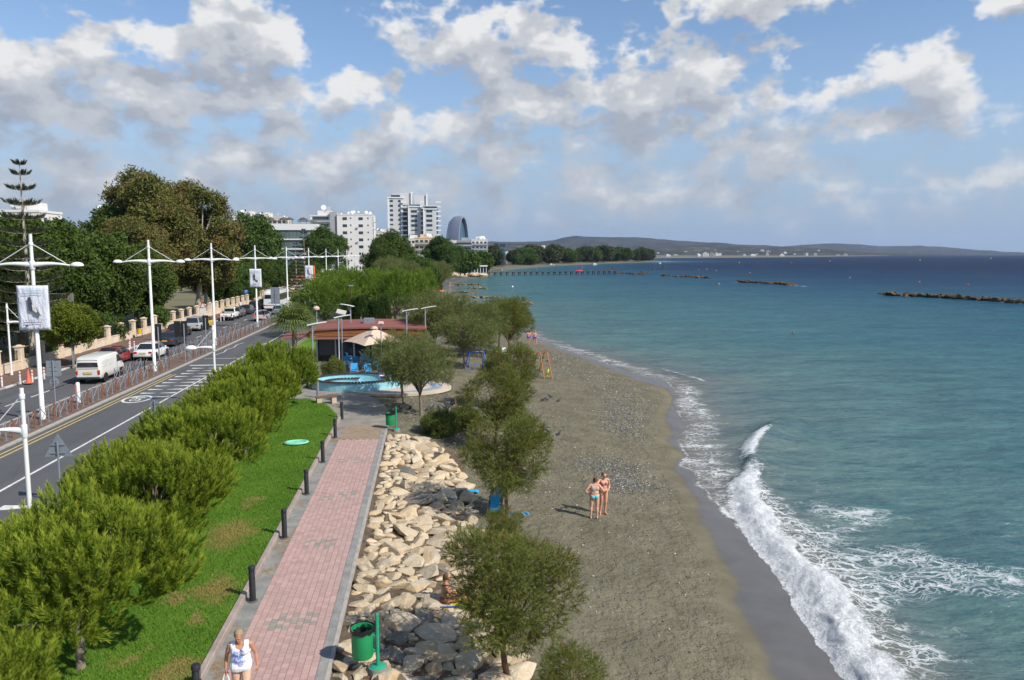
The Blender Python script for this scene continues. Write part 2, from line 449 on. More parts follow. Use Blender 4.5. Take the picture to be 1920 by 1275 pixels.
def build_beach():
    yy = np.concatenate([np.arange(4, 60, .28), np.arange(60, 160, .7), np.geomspace(160, 13200, 150)])
    tt = np.concatenate([np.linspace(0, .5, 90), np.linspace(.5, 1, 100)[1:]])
    Y = yy[:, None] + 0 * tt; r = xs(yy) + np.clip(yy * .05, 7, 60)
    l = np.where(yy < 130, -2.32, -2.32)
    X = l[:, None] + (r - l)[:, None] * tt
    Z = sand_z(X, Y)
    wet = (X - xwet(Y)) / 1.4
    me = grid_mesh('beach', X, Y, Z, {'wet': np.clip(wet, -3, 3)})
    return struct('beach', me, SAND)
build_beach()
# ---- land sheet behind everything on the left
EARTH = mat('dry_earth', (.20, .165, .11), .95, .3, .05, col2=(.15, .15, .08), spec=.1)
MB().quad((-9000, -80, -.08), (-2.33, -80, -.08), (-2.33, 13200, -.08), (-9000, 13200, -.08)).build('ground', EARTH)['kind'] = 'structure'
# ---- asphalt
def asphalt():
    m, nt, out = new_mat('asphalt'); co = nt.coord('Object')
    st = nt.mapping(co, (1.1, .06, 1)); n = nt.noise(st, 1., 4, .6); f = nt.noise(co, 45, 3, .7); p = nt.noise(co, .18, 3, .6)
    c = nt.mix(nt.rng(n, .3, .7), (.075, .077, .081), (.108, .11, .114))
    c = nt.mix(nt.rng(p, .52, .62, 0, .35), c, (.066, .067, .07))
    c = nt.mix(nt.rng(f, .4, .75, 0, .35), c, (.16, .16, .16))
    crack = nt.math('MULTIPLY', nt.rng(nt.voro(nt.mapping(co, (1, .5, 1)), .22, 'DISTANCE_TO_EDGE'), .0, .003, .6, 0), nt.rng(nt.noise(co, .3, 2), .5, .6))
    c = nt.mix(crack, c, (.03, .03, .03))
    principled(nt, out, c, .82, 0, nt.bump(f, .35, .01), .3)
    return m
ASPH = asphalt()
PAINT = mat('road_paint', (.55, .55, .51), .75, .35, 5, col2=(.66, .66, .62))
YELLOW = mat('yellow_road_paint', (.60, .44, .14), .7, .25, 5)
CONC = mat('concrete_kerb', (.34, .32, .29), .9, .25, 2.5, bump=.3)
RX0, RX1, MX0, MX1, LX0, LX1 = -20.25, -13.35, -23.2, -20.3, -29.2, -23.25   # road, median and far carriageway edges
YE = 420
def sheet(x0, x1, y0, y1, z, name, m, ny=1):
    mb = MB(); mb.quad((x0, y0, z), (x1, y0, z), (x1, y1, z), (x0, y1, z)); return mb.build(name, m)
road = sheet(LX0 - 1.5, RX1 + .3, 2, YE, 0, 'road', ASPH); road['kind'] = 'structure'
def stripe(x, y0, y1, w=.14, m=PAINT, name='lane_line', z=.005, slant=0):
    mb = MB(); h = w / 2
    mb.quad((x - h, y0, z), (x + h, y0, z), (x + h + slant, y1, z), (x - h + slant, y1, z)); return mb.build(name, m, road)
stripe(-16.9, 2, 92, .13); stripe(-16.9, 100, 300, .12)
for x in (-19.95, -19.62): stripe(x, 4, 61.5, .09, YELLOW, 'double_yellow_line')
stripe(-13.75, 4, 300, .09, YELLOW, 'double_yellow_line')
for k in range(34):
    y = 27 + k * 5.6
    if abs(y - 64) < 4: continue
    stripe(-25.9, y, y + (2.1 if y < 52 or y > 70 else 5), .12, PAINT, 'lane_dash')
stripe(-25.9, 52.5, 63, .13, PAINT, 'lane_line')
for k in range(10):                                    # tapered slow-down teeth on both sides of the lane
    y = 51.6 + k * 1.42
    for x, d in ((-19.3, 1), (-17.05, -1)):
        mb = MB(); mb.quad((x, y, .006), (x + d * 1.0, y + .10, .006), (x + d * 1.0, y + .16, .006), (x, y + .42, .006)); mb.build('slow_tooth', PAINT, road)
for k in range(8):
    y = 54.4 + k * 1.42
    mb = MB(); mb.quad((-16.75, y, .006), (-15.7, y + .10, .006), (-15.7, y + .16, .006), (-16.75, y + .42, .006)); mb.build('slow_tooth', PAINT, road)
mb = MB(); mb.box((-16.7, 66.3, .006), (6.6, .35, .004)); mb.build('stop_line', PAINT, road)
mb = MB(); mb.box((-16.7, 70.5, .006), (6.6, .12, .004)); mb.build('stop_line', PAINT, road)
for k in range(5):                                     # zig-zag by the crossing
    y = 73 + k * 2
    for x in (-19.7, -17.2): stripe(x + (.25 if k % 2 else 0), y, y + 2, .1, PAINT, 'zigzag_line', slant=(-.25 if k % 2 else .25))
# speed roundel, read by traffic coming towards the camera
rc = at(257, 748.5)
ring = MB(); n = 48
ring.add([(r * math.cos(2 * PI * k / n) * 1.0, r * math.sin(2 * PI * k / n) * 1.5, .007) for r in (.70, .86) for k in range(n)], [(k, (k + 1) % n, n + (k + 1) % n, n + k) for k in range(n)])
rr = ring.build('speed_roundel', PAINT, road, loc=(rc.x, rc.y, 0))
nm = text_mesh('50', 1.25, .001); no = obj('speed_number', nm, PAINT, rr, (0, 0, .008), (0, 0, PI), (.62, 1.35, 1))
for (px, py) in ((48, 951),):                          # give-way triangle at the left edge
    p = at(px, py); MB().quad((p.x - .9, p.y - .3, .006), (p.x + .7, p.y, .006), (p.x + .7, p.y + .08, .006), (p.x - .9, p.y + .3, .006)).build('painted_arrow', PAINT, road)
# ---- median: kerbs and red block paving
REDPAVE, nt, out = new_mat('red_block_paving')
co = nt.coord('Object')
bk = nt.new('ShaderNodeTexBrick'); nt.put(bk.inputs['Vector'], nt.mapping(co, (1, 1, 1)))
bk.inputs['Scale'].default_value = 5; bk.inputs['Color1'].default_value = (.20, .105, .08, 1); bk.inputs['Color2'].default_value = (.15, .085, .066, 1)
bk.inputs['Mortar'].default_value = (.12, .10, .085, 1); bk.inputs['Mortar Size'].default_value = .03
c = nt.mix(nt.rng(nt.noise(co, .5, 4), .4, .7, 0, .6), bk.outputs[0], (.17, .135, .11))
principled(nt, out, c, .9, 0, None, .2)
med = MB(); med.box(((MX0 + MX1) / 2, YE / 2 + 1, .06), (MX1 - MX0 - .4, YE - 2, .12)); med.build('median_paving', REDPAVE)['kind'] = 'structure'
def kerb(x, name, y0=2, y1=140, L=1.0, w=.2, z=.13, mats=(CONC,), parent=None):
    k_ = thing(name, None, None); k_['kind'] = 'structure'
    me = MB(); me.box((0, 0, z / 2), (w, L - .012, z)); M1 = me.mesh('kerb_stone', bevel=.015)
    M2 = M1.copy()
    M1.materials.append(mats[0]); M2.materials.append(mats[-1])
    y = y0; i = 0
    while y < y1 and i < 298:
        o = obj('kerb_stone', (M1, M2)[i % 2], None, k_, (x, y + L / 2, random.uniform(-.004, .004))); y += L; i += 1
    mb = MB(); mb.box((x, (y1 + YE) / 2, z / 2), (w, YE - y1, z)); mb.build('kerb_run', mats[0], k_)
    return k_
kerb(MX1 - .1, 'median_kerb'); kerb(MX0 + .1, 'median_kerb')
KERBW = mat('white_kerb', (.55, .53, .49), .85, .2, 3)
kerb(LX0 - .1, 'pavement_kerb', y0=20, y1=170, L=1.0, mats=(KERBW, CONC))
kerb(RX1 + .12, 'verge_kerb', y0=4, y1=60)
PAVE2 = REDPAVE.copy(); PAVE2.name = 'brown_pavement'
mb = MB(); mb.box((-31.1, YE / 2 + 1, .06), (3.6, YE - 2, .13)); mb.build('far_pavement', PAVE2)['kind'] = 'structure'
# ---- brick footpath
YB0, YB1 = 8.0, 38.2
PX0, PX1 = -4.54, -2.57
GREYSTRIP = mat('grey_path_margin', (.20, .205, .20), .9, .25, 2, col2=(.27, .26, .24), bump=.25)
def dirty_margin():
    m, nt, out = new_mat('littered_path_margin'); co = nt.coord('Object'); n = nt.noise(co, .8, 6, .7); f = nt.noise(co, 9, 5, .75)
    c = nt.mix(nt.rng(nt.noise(co, 2.2, 4), .35, .65), (.19, .195, .185), (.28, .275, .255)); c = nt.mix(nt.math('MULTIPLY', nt.rng(n, .50, .58), nt.rng(f, .44, .56)), c, (.24, .145, .055)); c = nt.mix(nt.rng(f, .60, .72, 0, .6), c, (.10, .09, .075))
    principled(nt, out, c, .92, 0, nt.bump(f, .5, .02), .15); return m
JOINT = mat('paving_joint', (.17, .13, .115), .95, .2, 4)
path = MB(); path.box(((PX0 + PX1) / 2, (YB0 + YB1) / 2, .03), (PX1 - PX0, YB1 - YB0, .12)); path = path.build('footpath', JOINT); path['kind'] = 'structure'
mb = MB(); mb.box(((-4.96 + PX0) / 2, (YB0 + 41.5) / 2, .045), (4.96 + PX0 - .006, 41.5 - YB0, .1)); mb.build('path_margin', dirty_margin())['kind'] = 'structure'
mb = MB(); mb.box(((PX1 - 2.36) / 2 + .003, (YB0 + 41.5) / 2, .05), (-2.36 - PX1 - .006, 41.5 - YB0, .1)); mb.build('path_margin', GREYSTRIP)['kind'] = 'structure'
mb = MB(); mb.box((-2.31, (YB0 + 41.5) / 2, .0), (.09, 41.5 - YB0, .21)); mb.build('path_edging', mat('pale_edging', (.36, .33, .29), .9, .3, 3))['kind'] = 'structure'
def brick_mat(nm, a, b):
    m, nt, out = new_mat(nm); co = nt.coord('Object')
    oi = nt.new('ShaderNodeObjectInfo').outputs['Random']; ri = nt.new('ShaderNodeNewGeometry').outputs['Random Per Island']
    pos = nt.new('ShaderNodeNewGeometry').outputs['Position']
    f = nt.math('FRACT', nt.math('ADD', oi, ri))
    c = nt.mix(f, a, b); c = nt.mix(nt.rng(nt.noise(pos, .55, 4), .42, .7, 0, .4), c, (.36, .27, .24)); c = nt.mix(nt.rng(nt.noise(pos, 25, 3, .7), .5, .8, 0, .25), c, (.20, .13, .115))
    principled(nt, out, c, .88, 0, nt.bump(nt.noise(pos, 60, 2), .25, .006), .2)
    return m
PINK = brick_mat('pink_paver', (.41, .265, .235), (.50, .335, .30)); GREYB = brick_mat('grey_paver', (.26, .245, .205), (.31, .29, .25))
def build_bricks():
    ncol, L = 12, .2; w = (PX1 - PX0) / ncol
    me = MB(); me.box((0, 0, 0), (w - .008, L - .008, .05), taper=.975); B1 = me.mesh('brick'); B2 = B1.copy(); B1.materials.append(PINK); B2.materials.append(GREYB)
    rest = {0: MB(), 1: MB()}; n = 0
    rows = int((YB1 - YB0) / L)
    for r in range(rows):
        for c in range(ncol):
            y = YB0 + (r + .5 + (.5 if c % 2 else 0)) * L; x = PX0 + (c + .5) * w
            if y + L / 2 > YB1: continue
            yb = (y - 3.2) % 5.1
            grey = (yb < 1.0 and 2 <= c <= 9 and random.random() < .36)
            z = .073 + random.uniform(-.003, .003)
            if y > 13.6 and n < 300:
                obj('brick', B2 if grey else B1, None, path, (x, y, z), (random.uniform(-.008, .008), random.uniform(-.008, .008), 0)); n += 1
            else: rest[int(grey)].box((x, y, z), (w - .008, L - .008, .05), taper=.975)
    for k, nm in ((0, 'pink_bricks'), (1, 'grey_bricks')): rest[k].build(nm, (PINK, GREYB)[k], path)['kind'] = 'stuff'
build_bricks()
mb = MB(); mb.box(((PX0 + PX1) / 2, 39.85, .045), (PX1 - PX0, 3.28, .1)); mb.build('brown_threshold', mat('brown_paving', (.25, .175, .115), .9, .2, 3, col2=(.30, .23, .16)))['kind'] = 'structure'
# kerb between lawn and path
mb = MB(); mb.box((-5.04, (YB0 + 43) / 2, .13), (.16, 43 - YB0, .26)); lk = mb.build('lawn_kerb', mat('pinkish_kerb', (.30, .225, .19), .9, .25, 2, col2=(.34, .29, .25), bump=.3), bevel=.02); lk['kind'] = 'structure'
# grey pavement beyond the bricks, curving towards the fountain
GREYPAVE = mat('grey_pavement', (.20, .185, .155), .9, .25, 1.2, col2=(.28, .26, .22), bump=.3, bscale=60)
pl = [(-4.96, 41.5), (-2.28, 41.5), (-2.3, 44), (-2.7, 46.5), (-3.4, 49), (-4.6, 51.2), (-6.2, 52.6), (-9, 53.4), (-12, 53.6), (-12, 49.5), (-9, 49.2), (-7.2, 48.4), (-6.2, 47), (-5.4, 44.6), (-5.1, 43)]
mb = MB(); mb.prism(pl, -.05, .095); mb.build('pavement', GREYPAVE)['kind'] = 'structure'
TERR = mat('terrace_paving', (.15, .14, .125), .9, .25, .8)
mb = MB(); mb.prism([(-13, 53.7), (-9, 53.55), (-6, 52.9), (-3, 55.5), (-.5, 57.5), (.8, 62), (1.5, 90), (-13, 90)], -.3, .06); mb.build('terrace', TERR)['kind'] = 'structure'
# ---- lawn
DRY = [(at(a, b, .15), r) for a, b, r in ((405, 1108, 1.1), (430, 1003, 1.5), (365, 1168, .45), (470, 940, .7), (330, 1128, .6), (455, 1218, .5), (330, 1262, .9), (250, 1235, .5))]
def grass_col(nt, pos):
    dry = None
    wob = nt.vec('MULTIPLY', nt.vec('SUBTRACT', nt.new('ShaderNodeTexNoise').outputs['Color'], (.5, .5, .5)), (0, 0, 0))
    tn = nt.new('ShaderNodeTexNoise'); nt.put(tn.inputs['Vector'], pos); tn.inputs['Scale'].default_value = 1.5; tn.inputs['Detail'].default_value = 5
    pw = nt.vec('ADD', pos, nt.vec('MULTIPLY', nt.vec('SUBTRACT', tn.outputs['Color'], (.5, .5, .5)), (1.6, 2.2, 0)))
    for p, r in DRY:
        d = nt.rng(nt.vec('LENGTH', nt.vec('MULTIPLY', nt.vec('SUBTRACT', pw, (p.x, p.y, p.z)), (1.5 / r, .95 / r, 0))), .35, 1, 1, 0)
        dry = d if dry is None else nt.math('MAXIMUM', dry, d)
    n = nt.noise(pos, .45, 4); n2 = nt.noise(pos, 6, 3)
    c = nt.mix(nt.rng(n, .38, .66), (.085, .205, .016), (.135, .275, .026))
    c = nt.mix(nt.rng(n2, .45, .75, 0, .45), c, (.20, .26, .05))
    c = nt.mix(nt.math('MULTIPLY', dry, .8), c, (.36, .25, .10))
    return c
LAWN, nt, out = new_mat('lawn'); pos = nt.new('ShaderNodeNewGeometry').outputs['Position']
principled(nt, out, nt.mix(.22, grass_col(nt, pos), (.07, .08, .02)), .95, 0, nt.bump(nt.noise(pos, 35, 4, .7), .8, .05), .1)
LPOLY = [(-13.2, 4), (-5.12, 4), (-5.12, 43), (-5.5, 44.6), (-6.3, 47.2), (-7.4, 48.7), (-9.2, 49.4), (-13.2, 49.6)]
mb = MB(); mb.prism(LPOLY, 0, .2); mb.build('lawn', LAWN)['kind'] = 'structure'
mb = MB(); mb.box((-12.2, 130, .05), (2.0, 160, .2)); mb.build('verge', LAWN)['kind'] = 'structure'
def build_grass():
    m, nt, out = new_mat('grass_blade'); pos = nt.new('ShaderNodeNewGeometry').outputs['Position']
    ri = nt.new('ShaderNodeNewGeometry').outputs['Random Per Island']
    c = nt.mix(nt.rng(ri, 0, 1, 0, .5), grass_col(nt, pos), (.17, .26, .04))
    p = principled(nt, None, c, .7, 0, None, .2); tr = nt.new('ShaderNodeBsdfTranslucent'); nt.put(tr.inputs[0], c)
    ms = nt.new('ShaderNodeMixShader'); ms.inputs[0].default_value = .3; nt.l.new(p.outputs[0], ms.inputs[1]); nt.l.new(tr.outputs[0], ms.inputs[2]); nt.l.new(ms.outputs[0], out.inputs[0])
    N = 150000; u = RNG.random(N)
    y = 9 + 40 * u ** 1.6; x = np.interp(y, [43, 44.6, 47.2, 48.7], [-5.16, -5.6, -6.4, -7.5]) - RNG.random(N) * np.where(y < 20, 6, 4.4)
    a = RNG.random(N) * 2 * PI; w = .008 + .010 * RNG.random(N); h = .03 + .045 * RNG.random(N)
    lx = RNG.normal(0, .02, N); ly = RNG.normal(0, .02, N)
    z = np.full(N, .2)
    A = np.stack([x - np.cos(a) * w, y - np.sin(a) * w, z], -1); B_ = np.stack([x + np.cos(a) * w, y + np.sin(a) * w, z], -1)
    Cc = np.stack([x + lx, y + ly, z + h], -1)
    V = np.stack([A, B_, Cc], 1).reshape(-1, 3); T = np.arange(3 * N).reshape(-1, 3)
    o = obj('grass', np_mesh('grass', V, T), m); tag(o, 'short bright green grass blades covering the lawn beside the path', 'grass', kind='stuff')
build_grass()
# ------------------------------------------------------------------ sea
def poly_dist(px, py, P):
    "distance, arc parameter 0..1 and signed side (positive on the right of the line) to a polyline"
    P = np.array(P, float); seg = np.linalg.norm(P[1:] - P[:-1], axis=1); cum = np.concatenate([[0], np.cumsum(seg)])
    best = np.full(px.shape, 1e9); par = np.zeros(px.shape); side = np.zeros(px.shape)
    for i in range(len(P) - 1):
        a, b = P[i], P[i + 1]; d = b - a; L = seg[i]
        t = np.clip(((px - a[0]) * d[0] + (py - a[1]) * d[1]) / L ** 2, 0, 1)
        qx = px - (a[0] + t * d[0]); qy = py - (a[1] + t * d[1]); dist = np.hypot(qx, qy)
        m = dist < best
        best = np.where(m, dist, best); par = np.where(m, (cum[i] + t * L) / cum[-1], par)
        side = np.where(m, np.sign(d[1] * qx - d[0] * qy), side)
    return best, par, side
def w2(pts, z): return [(p.x, p.y) for p in (at(a, b, z) for a, b in pts)]
CREST = w2([(1700, 1335), (1652, 1275), (1610, 1225), (1572, 1161), (1540, 1103), (1490, 1050), (1445, 997), (1408, 945), (1394, 902), (1412, 868), (1422, 845)], SEA + .3)
CREST2 = w2([(1404, 852), (1412, 832), (1428, 812), (1455, 792), (1492, 775)], SEA + .25)
def water_mat():
    m, nt, out = new_mat('sea_water'); co = nt.coord('Object')
    sh = nt.attr('offshore'); foam = nt.attr('foam'); lace = nt.attr('lace'); murk = nt.attr('murk')
    big = nt.noise(nt.mapping(co, (.012, .03, 1)), 1, 4, .55); mid = nt.noise(nt.mapping(co, (.25, .6, 1), rot=(0, 0, .35)), 1, 4, .6)
    s = nt.math('ADD', sh, nt.math('MULTIPLY_ADD', big, .22, -.11))
    c = nt.ramp(s, [(0, (.115, .135, .125)), (.12, (.064, .138, .136)), (.30, (.029, .110, .128)), (.48, (.010, .070, .114)), (.62, (.004, .036, .086)), (.80, (.002, .017, .058)), (1, (.0015, .011, .044))])
    c = nt.mix(nt.rng(mid, .45, .75, 0, .4), c, nt.mix(1, c, (.6, .75, .8), 'MULTIPLY'))
    tex = nt.noise(nt.mapping(co, (.8, 2.6, 1), rot=(0, 0, .2)), 1, 6, .74); tex2 = nt.noise(nt.mapping(co, (.10, .38, 1), rot=(0, 0, .12)), 1, 7, .78)
    tx = nt.math('ADD', nt.math('MULTIPLY', tex, .5), nt.math('MULTIPLY', tex2, .5)); c = nt.mix(nt.rng(tx, .41, .59), nt.mix(1, c, (.58, .70, .78), 'MULTIPLY'), nt.mix(1, c, (1.65, 1.42, 1.28), 'MULTIPLY'))  # light and dark sides of ripples are painted into the water colour
    c = nt.mix(nt.math('MULTIPLY', murk, .8), c, (.16, .14, .11))
    # lacy foam left by broken waves
    wn = nt.new('ShaderNodeTexNoise'); nt.put(wn.inputs['Vector'], co); wn.inputs['Scale'].default_value = .9; wn.inputs['Detail'].default_value = 4
    pw = nt.vec('ADD', co, nt.vec('MULTIPLY', nt.vec('SUBTRACT', wn.outputs['Color'], (.5, .5, .5)), (2.2, 1.6, 0)))
    cell = nt.voro(nt.mapping(pw, (.6, 1.25, 1)), 1.1, 'DISTANCE_TO_EDGE'); cell2 = nt.voro(nt.mapping(pw, (1.1, 2.1, 1)), 2.4, 'DISTANCE_TO_EDGE')
    web = nt.math('MAXIMUM', nt.rng(cell, .01, .065, 1, 0), nt.rng(cell2, .01, .10, .75, 0))
    brk = nt.noise(nt.mapping(co, (.5, .8, 1)), 1, 5, .65)
    lc = nt.math('MULTIPLY', web, nt.rng(nt.math('ADD', lace, nt.math('MULTIPLY_ADD', brk, 1.5, -.95)), .12, .5))
    fn = nt.noise(co, 3.6, 7, .75)
    fn2 = nt.noise(co, 9, 5, .75)
    fm = nt.rng(nt.math('ADD', foam, nt.math('ADD', nt.math('MULTIPLY_ADD', fn, 1.9, -1.1), nt.math('MULTIPLY_ADD', fn2, 1.1, -.6))), .25, .7)
    # wind caps far out
    cap = nt.noise(nt.mapping(co, (.035, .22, 1)), 1, 5, .75); capm = nt.math('MULTIPLY', nt.rng(cap, .70, .74), nt.rng(sh, .5, .7))
    f = nt.math('MAXIMUM', nt.math('MAXIMUM', lc, fm), nt.math('MULTIPLY', capm, .8))
    c = nt.mix(f, c, nt.mix(nt.rng(fn, .35, .65), (.66, .68, .68), (.93, .94, .93)))
    # ripples get longer with the distance the eye can resolve
    cd = nt.new('ShaderNodeCameraData').outputs['View Distance']
    r1 = nt.noise(nt.mapping(co, (1.1, 2.6, 1), rot=(0, 0, .25)), 1.3, 5, .62); r2 = nt.noise(nt.mapping(co, (.16, .42, 1), rot=(0, 0, .3)), 1, 5, .65); r3 = nt.noise(nt.mapping(co, (.03, .10, 1), rot=(0, 0, .2)), 1, 6, .7)
    n1 = nt.bump(r1, .8, .14); n2 = nt.bump(nt.math('MULTIPLY', r2, nt.rng(sh, .05, .5, .5, 1)), 1.0, .8, n1); n3 = nt.bump(nt.math('MULTIPLY', r3, nt.rng(sh, .35, .7)), 1.0, 5.0, n2)
    rough = nt.math('ADD', nt.rng(sh, 0, 1, .10, .22), nt.math('MULTIPLY', f, .6))
    nfo = nt.bump(nt.math('ADD', fn, nt.math('MULTIPLY', fn2, .5)), 1.0, .17, n1)
    nrm = nt.new('ShaderNodeMix', data_type='VECTOR'); nt.put(nrm.inputs[0], f); nt.put(nrm.inputs[4], n3); nt.put(nrm.inputs[5], nfo)
    df = nt.new('ShaderNodeBsdfDiffuse'); nt.put(df.inputs[0], c); nt.put(df.inputs['Normal'], nrm.outputs[1])
    gl = nt.new('ShaderNodeBsdfGlossy'); nt.put(gl.inputs['Roughness'], rough); nt.put(gl.inputs['Normal'], nrm.outputs[1])
    fr = nt.new('ShaderNodeFresnel'); fr.inputs['IOR'].default_value = 1.33; nt.put(fr.inputs['Normal'], nrm.outputs[1])
    fac = nt.math('MULTIPLY', nt.math('MINIMUM', fr.outputs[0], nt.rng(sh, .1, .7, .30, .17)), nt.rng(f, 0, 1, 1, .1))   # facets of a ruffled sea never all lie at grazing angles
    ms = nt.new('ShaderNodeMixShader'); nt.put(ms.inputs[0], fac); nt.l.new(df.outputs[0], ms.inputs[1]); nt.l.new(gl.outputs[0], ms.inputs[2]); nt.l.new(ms.outputs[0], out.inputs[0])
    return m
def build_sea():
    ry = np.concatenate([np.geomspace(6, 130, 430), np.geomspace(130, 520, 150)[1:], np.geomspace(520, 13000, 70)[1:]])
    nc = 300; t = np.linspace(0, 1, nc)
    left = xs(ry) - np.clip(ry * .02, 1.2, 30); W = ry * 1.25 + 60
    k = 5.2
    X = left[:, None] + W[:, None] * ((np.exp(k * t) - 1) / (math.exp(k) - 1)); Y = ry[:, None] + 0 * t
    s = X - xs(Y)
    fade = np.clip(1 - Y / 190, 0, 1) * np.clip(s / 6, 0, 1)
    Z = np.full(X.shape, SEA)
    # swell running in to the shore
    ph = s * .62 + (fbm(X * .05, Y * .05, 5) - .5) * 14
    Z += fade * .085 * np.sin(ph) * (.4 + 1.2 * fbm(X * .09, Y * .05, 9))
    Z += fade * .12 * (fbm(X * .42 + Y * .1, Y * .55, 21) - .5)
    foam = np.zeros(X.shape); lace = np.zeros(X.shape); murk = np.zeros(X.shape)
    # main breaker, towards the beach is the left side
    d, u, sd = poly_dist(X, Y, CREST); q = d * sd
    wob = (fbm(Y * .8 + 3, X * .8, 31) - .5)
    hgt = np.interp(u, [0, .1, .72, .86, .95, 1], [.36, .36, .32, .26, .2, .05])
    prof = np.where(q < 0, np.exp(-(q / .55) ** 2), np.exp(-(q / 1.5) ** 2)) * (q > -3)
    on = (d < 12)
    Z += on * hgt * prof * (1 + .7 * wob) + on * .16 * np.exp(-((q - .2) / 1.2) ** 2) * (fbm(X * 2.2, Y * 2.2, 41, 5) - .5) * 1.8 * (u < .9)
    fl = np.interp(u, [0, .78, .86, 1], [1, 1, .55, .15])
    Wf = np.interp(u, [0, .5, .85, 1], [1.5, 1.1, .45, .2])
    foam += on * fl * 1.15 * np.where(q < 0, sstep(q, -Wf - .5 + wob * 1.6, -Wf * .25), 1 - sstep(q, .25, 1.0 + wob)) * (u < .999)
    bw = np.interp(u, [0, .4, .7, .85], [2.6, 2.0, 1.2, .4])
    lace += .85 * on * fl * np.where(q >= 0, 1 - sstep(q, bw * .4, bw * 1.25), 0) * .75
    murk += on * np.where(q >= 0, 1 - sstep(q, bw * .5, bw), 0) * (u < .85) * .7
    foam += on * .38 * fl * np.where(q >= .5, 1 - sstep(q, bw * .25, bw), 0) * fbm(X * 1.2, Y * 1.2, 77)
    d2, u2, sd2 = poly_dist(X, Y, CREST2); q2 = d2 * sd2
    pr2 = np.where(q2 < 0, np.exp(-(q2 / .5) ** 2), np.exp(-(q2 / 1.6) ** 2)); h2 = np.interp(u2, [0, .3, .8, 1], [.2, .45, .3, 0])
    Z += (d2 < 9) * h2 * pr2
    foam += (d2 < 6) * np.interp(u2, [0, .15, .45, .6, 1], [.5, 1, .9, .35, .12]) * np.where(q2 < 0, sstep(q2, -1.0, -.2), 1 - sstep(q2, .1, .55))
    # swash line and thin sheets over the sand
    sw = s + (fbm(Y * .9, X * .9, 55) - .5) * .5
    near = np.clip(1 - Y / 260, .3, 1)
    foam += .55 * np.exp(-((sw - .22) / (.09 + Y * .0013)) ** 2) * sstep(fbm(Y * .22, Y * .1 + 3, 8), .30, .55) * (Y > 20)
    lace += np.exp(-((s - 1.3) / 1.6) ** 2) * .72 * (Y > 24) * near
    murk = np.maximum(murk, (1 - sstep(s, .4, 4.2)) * .85)
    wv = np.exp(-((s - 2.6 - 1.2 * np.sin(Y * .11)) / .45) ** 2) * sstep(fbm(Y * .12, Y * .02 + 9, 4), .5, .62) * (Y > 44) * np.clip(1 - Y / 330, 0, 1)
    foam += .62 * wv * (.4 + 1.1 * fbm(X * .7, Y * .7, 66)); Z += wv * .12
    # drifting patches behind the breaker
    for (a, b, rx, ryy, wgt) in ((1560, 955, 2.6, 2.2, .75), (1625, 965, 2.2, 1.4, .7), (1625, 1035, 3.4, 1.5, .8), (1700, 1040, 1.6, 1.0, .7), (1610, 1095, 2.2, 1.2, .8), (1790, 1070, 2.6, 1.0, .85), (1730, 1085, 2., .8, .75), (1860, 1090, 2.4, 1.2, .85),
                              (1890, 1120, 1.4, .7, .8), (1750, 1110, 1.4, .6, .7), (1690, 1130, 1.2, .5, .6), (1780, 1180, 1.2, .5, .7), (1770, 1240, 1.6, .7, .75), (1890, 1000, 2, 2, .55), (1500, 905, 2, 2, .5), (1560, 1000, 2, 1, .6), (1480, 855, 2, 2, .35)):
        p = at(a, b, SEA); r2 = ((X - p.x) / rx) ** 2 + ((Y - p.y) / ryy) ** 2
        lace += .55 * wgt * np.exp(-r2 * 1.3)
    # surf on the breakwaters
    for P, wgt in (([(1650, 553), (1750, 558), (1850, 564), (1990, 575)], .62), ([(1382, 529), (1440, 532), (1510, 537)], .66), ([(1240, 518), (1290, 520), (1335, 523)], .5), ([(852, 535), (899, 535)], .45), ([(850, 549), (892, 549)], .45), ([(932, 571), (996, 570)], .4)):
        db, ub, sb = poly_dist(X, Y, w2(P, SEA)); foam += wgt * np.exp(-(db / 2.2) ** 2) * (.35 + 1.2 * fbm(X * .25, Y * .1, 14))
    off = np.clip(np.log1p(np.clip(s, 0, None) / 9) / math.log1p(2400 / 9), 0, 1)
    off = np.clip(off + np.clip((Y - 130) / 2600, 0, .22) * (s > 3), 0, 1)
    me = grid_mesh('sea', X, Y, Z, {'offshore': off, 'foam': np.clip(foam, 0, 1.4), 'lace': np.clip(lace, 0, 1.2), 'murk': np.clip(murk, 0, 1)})
    o = obj('sea', me, water_mat()); o['kind'] = 'structure'
build_sea()
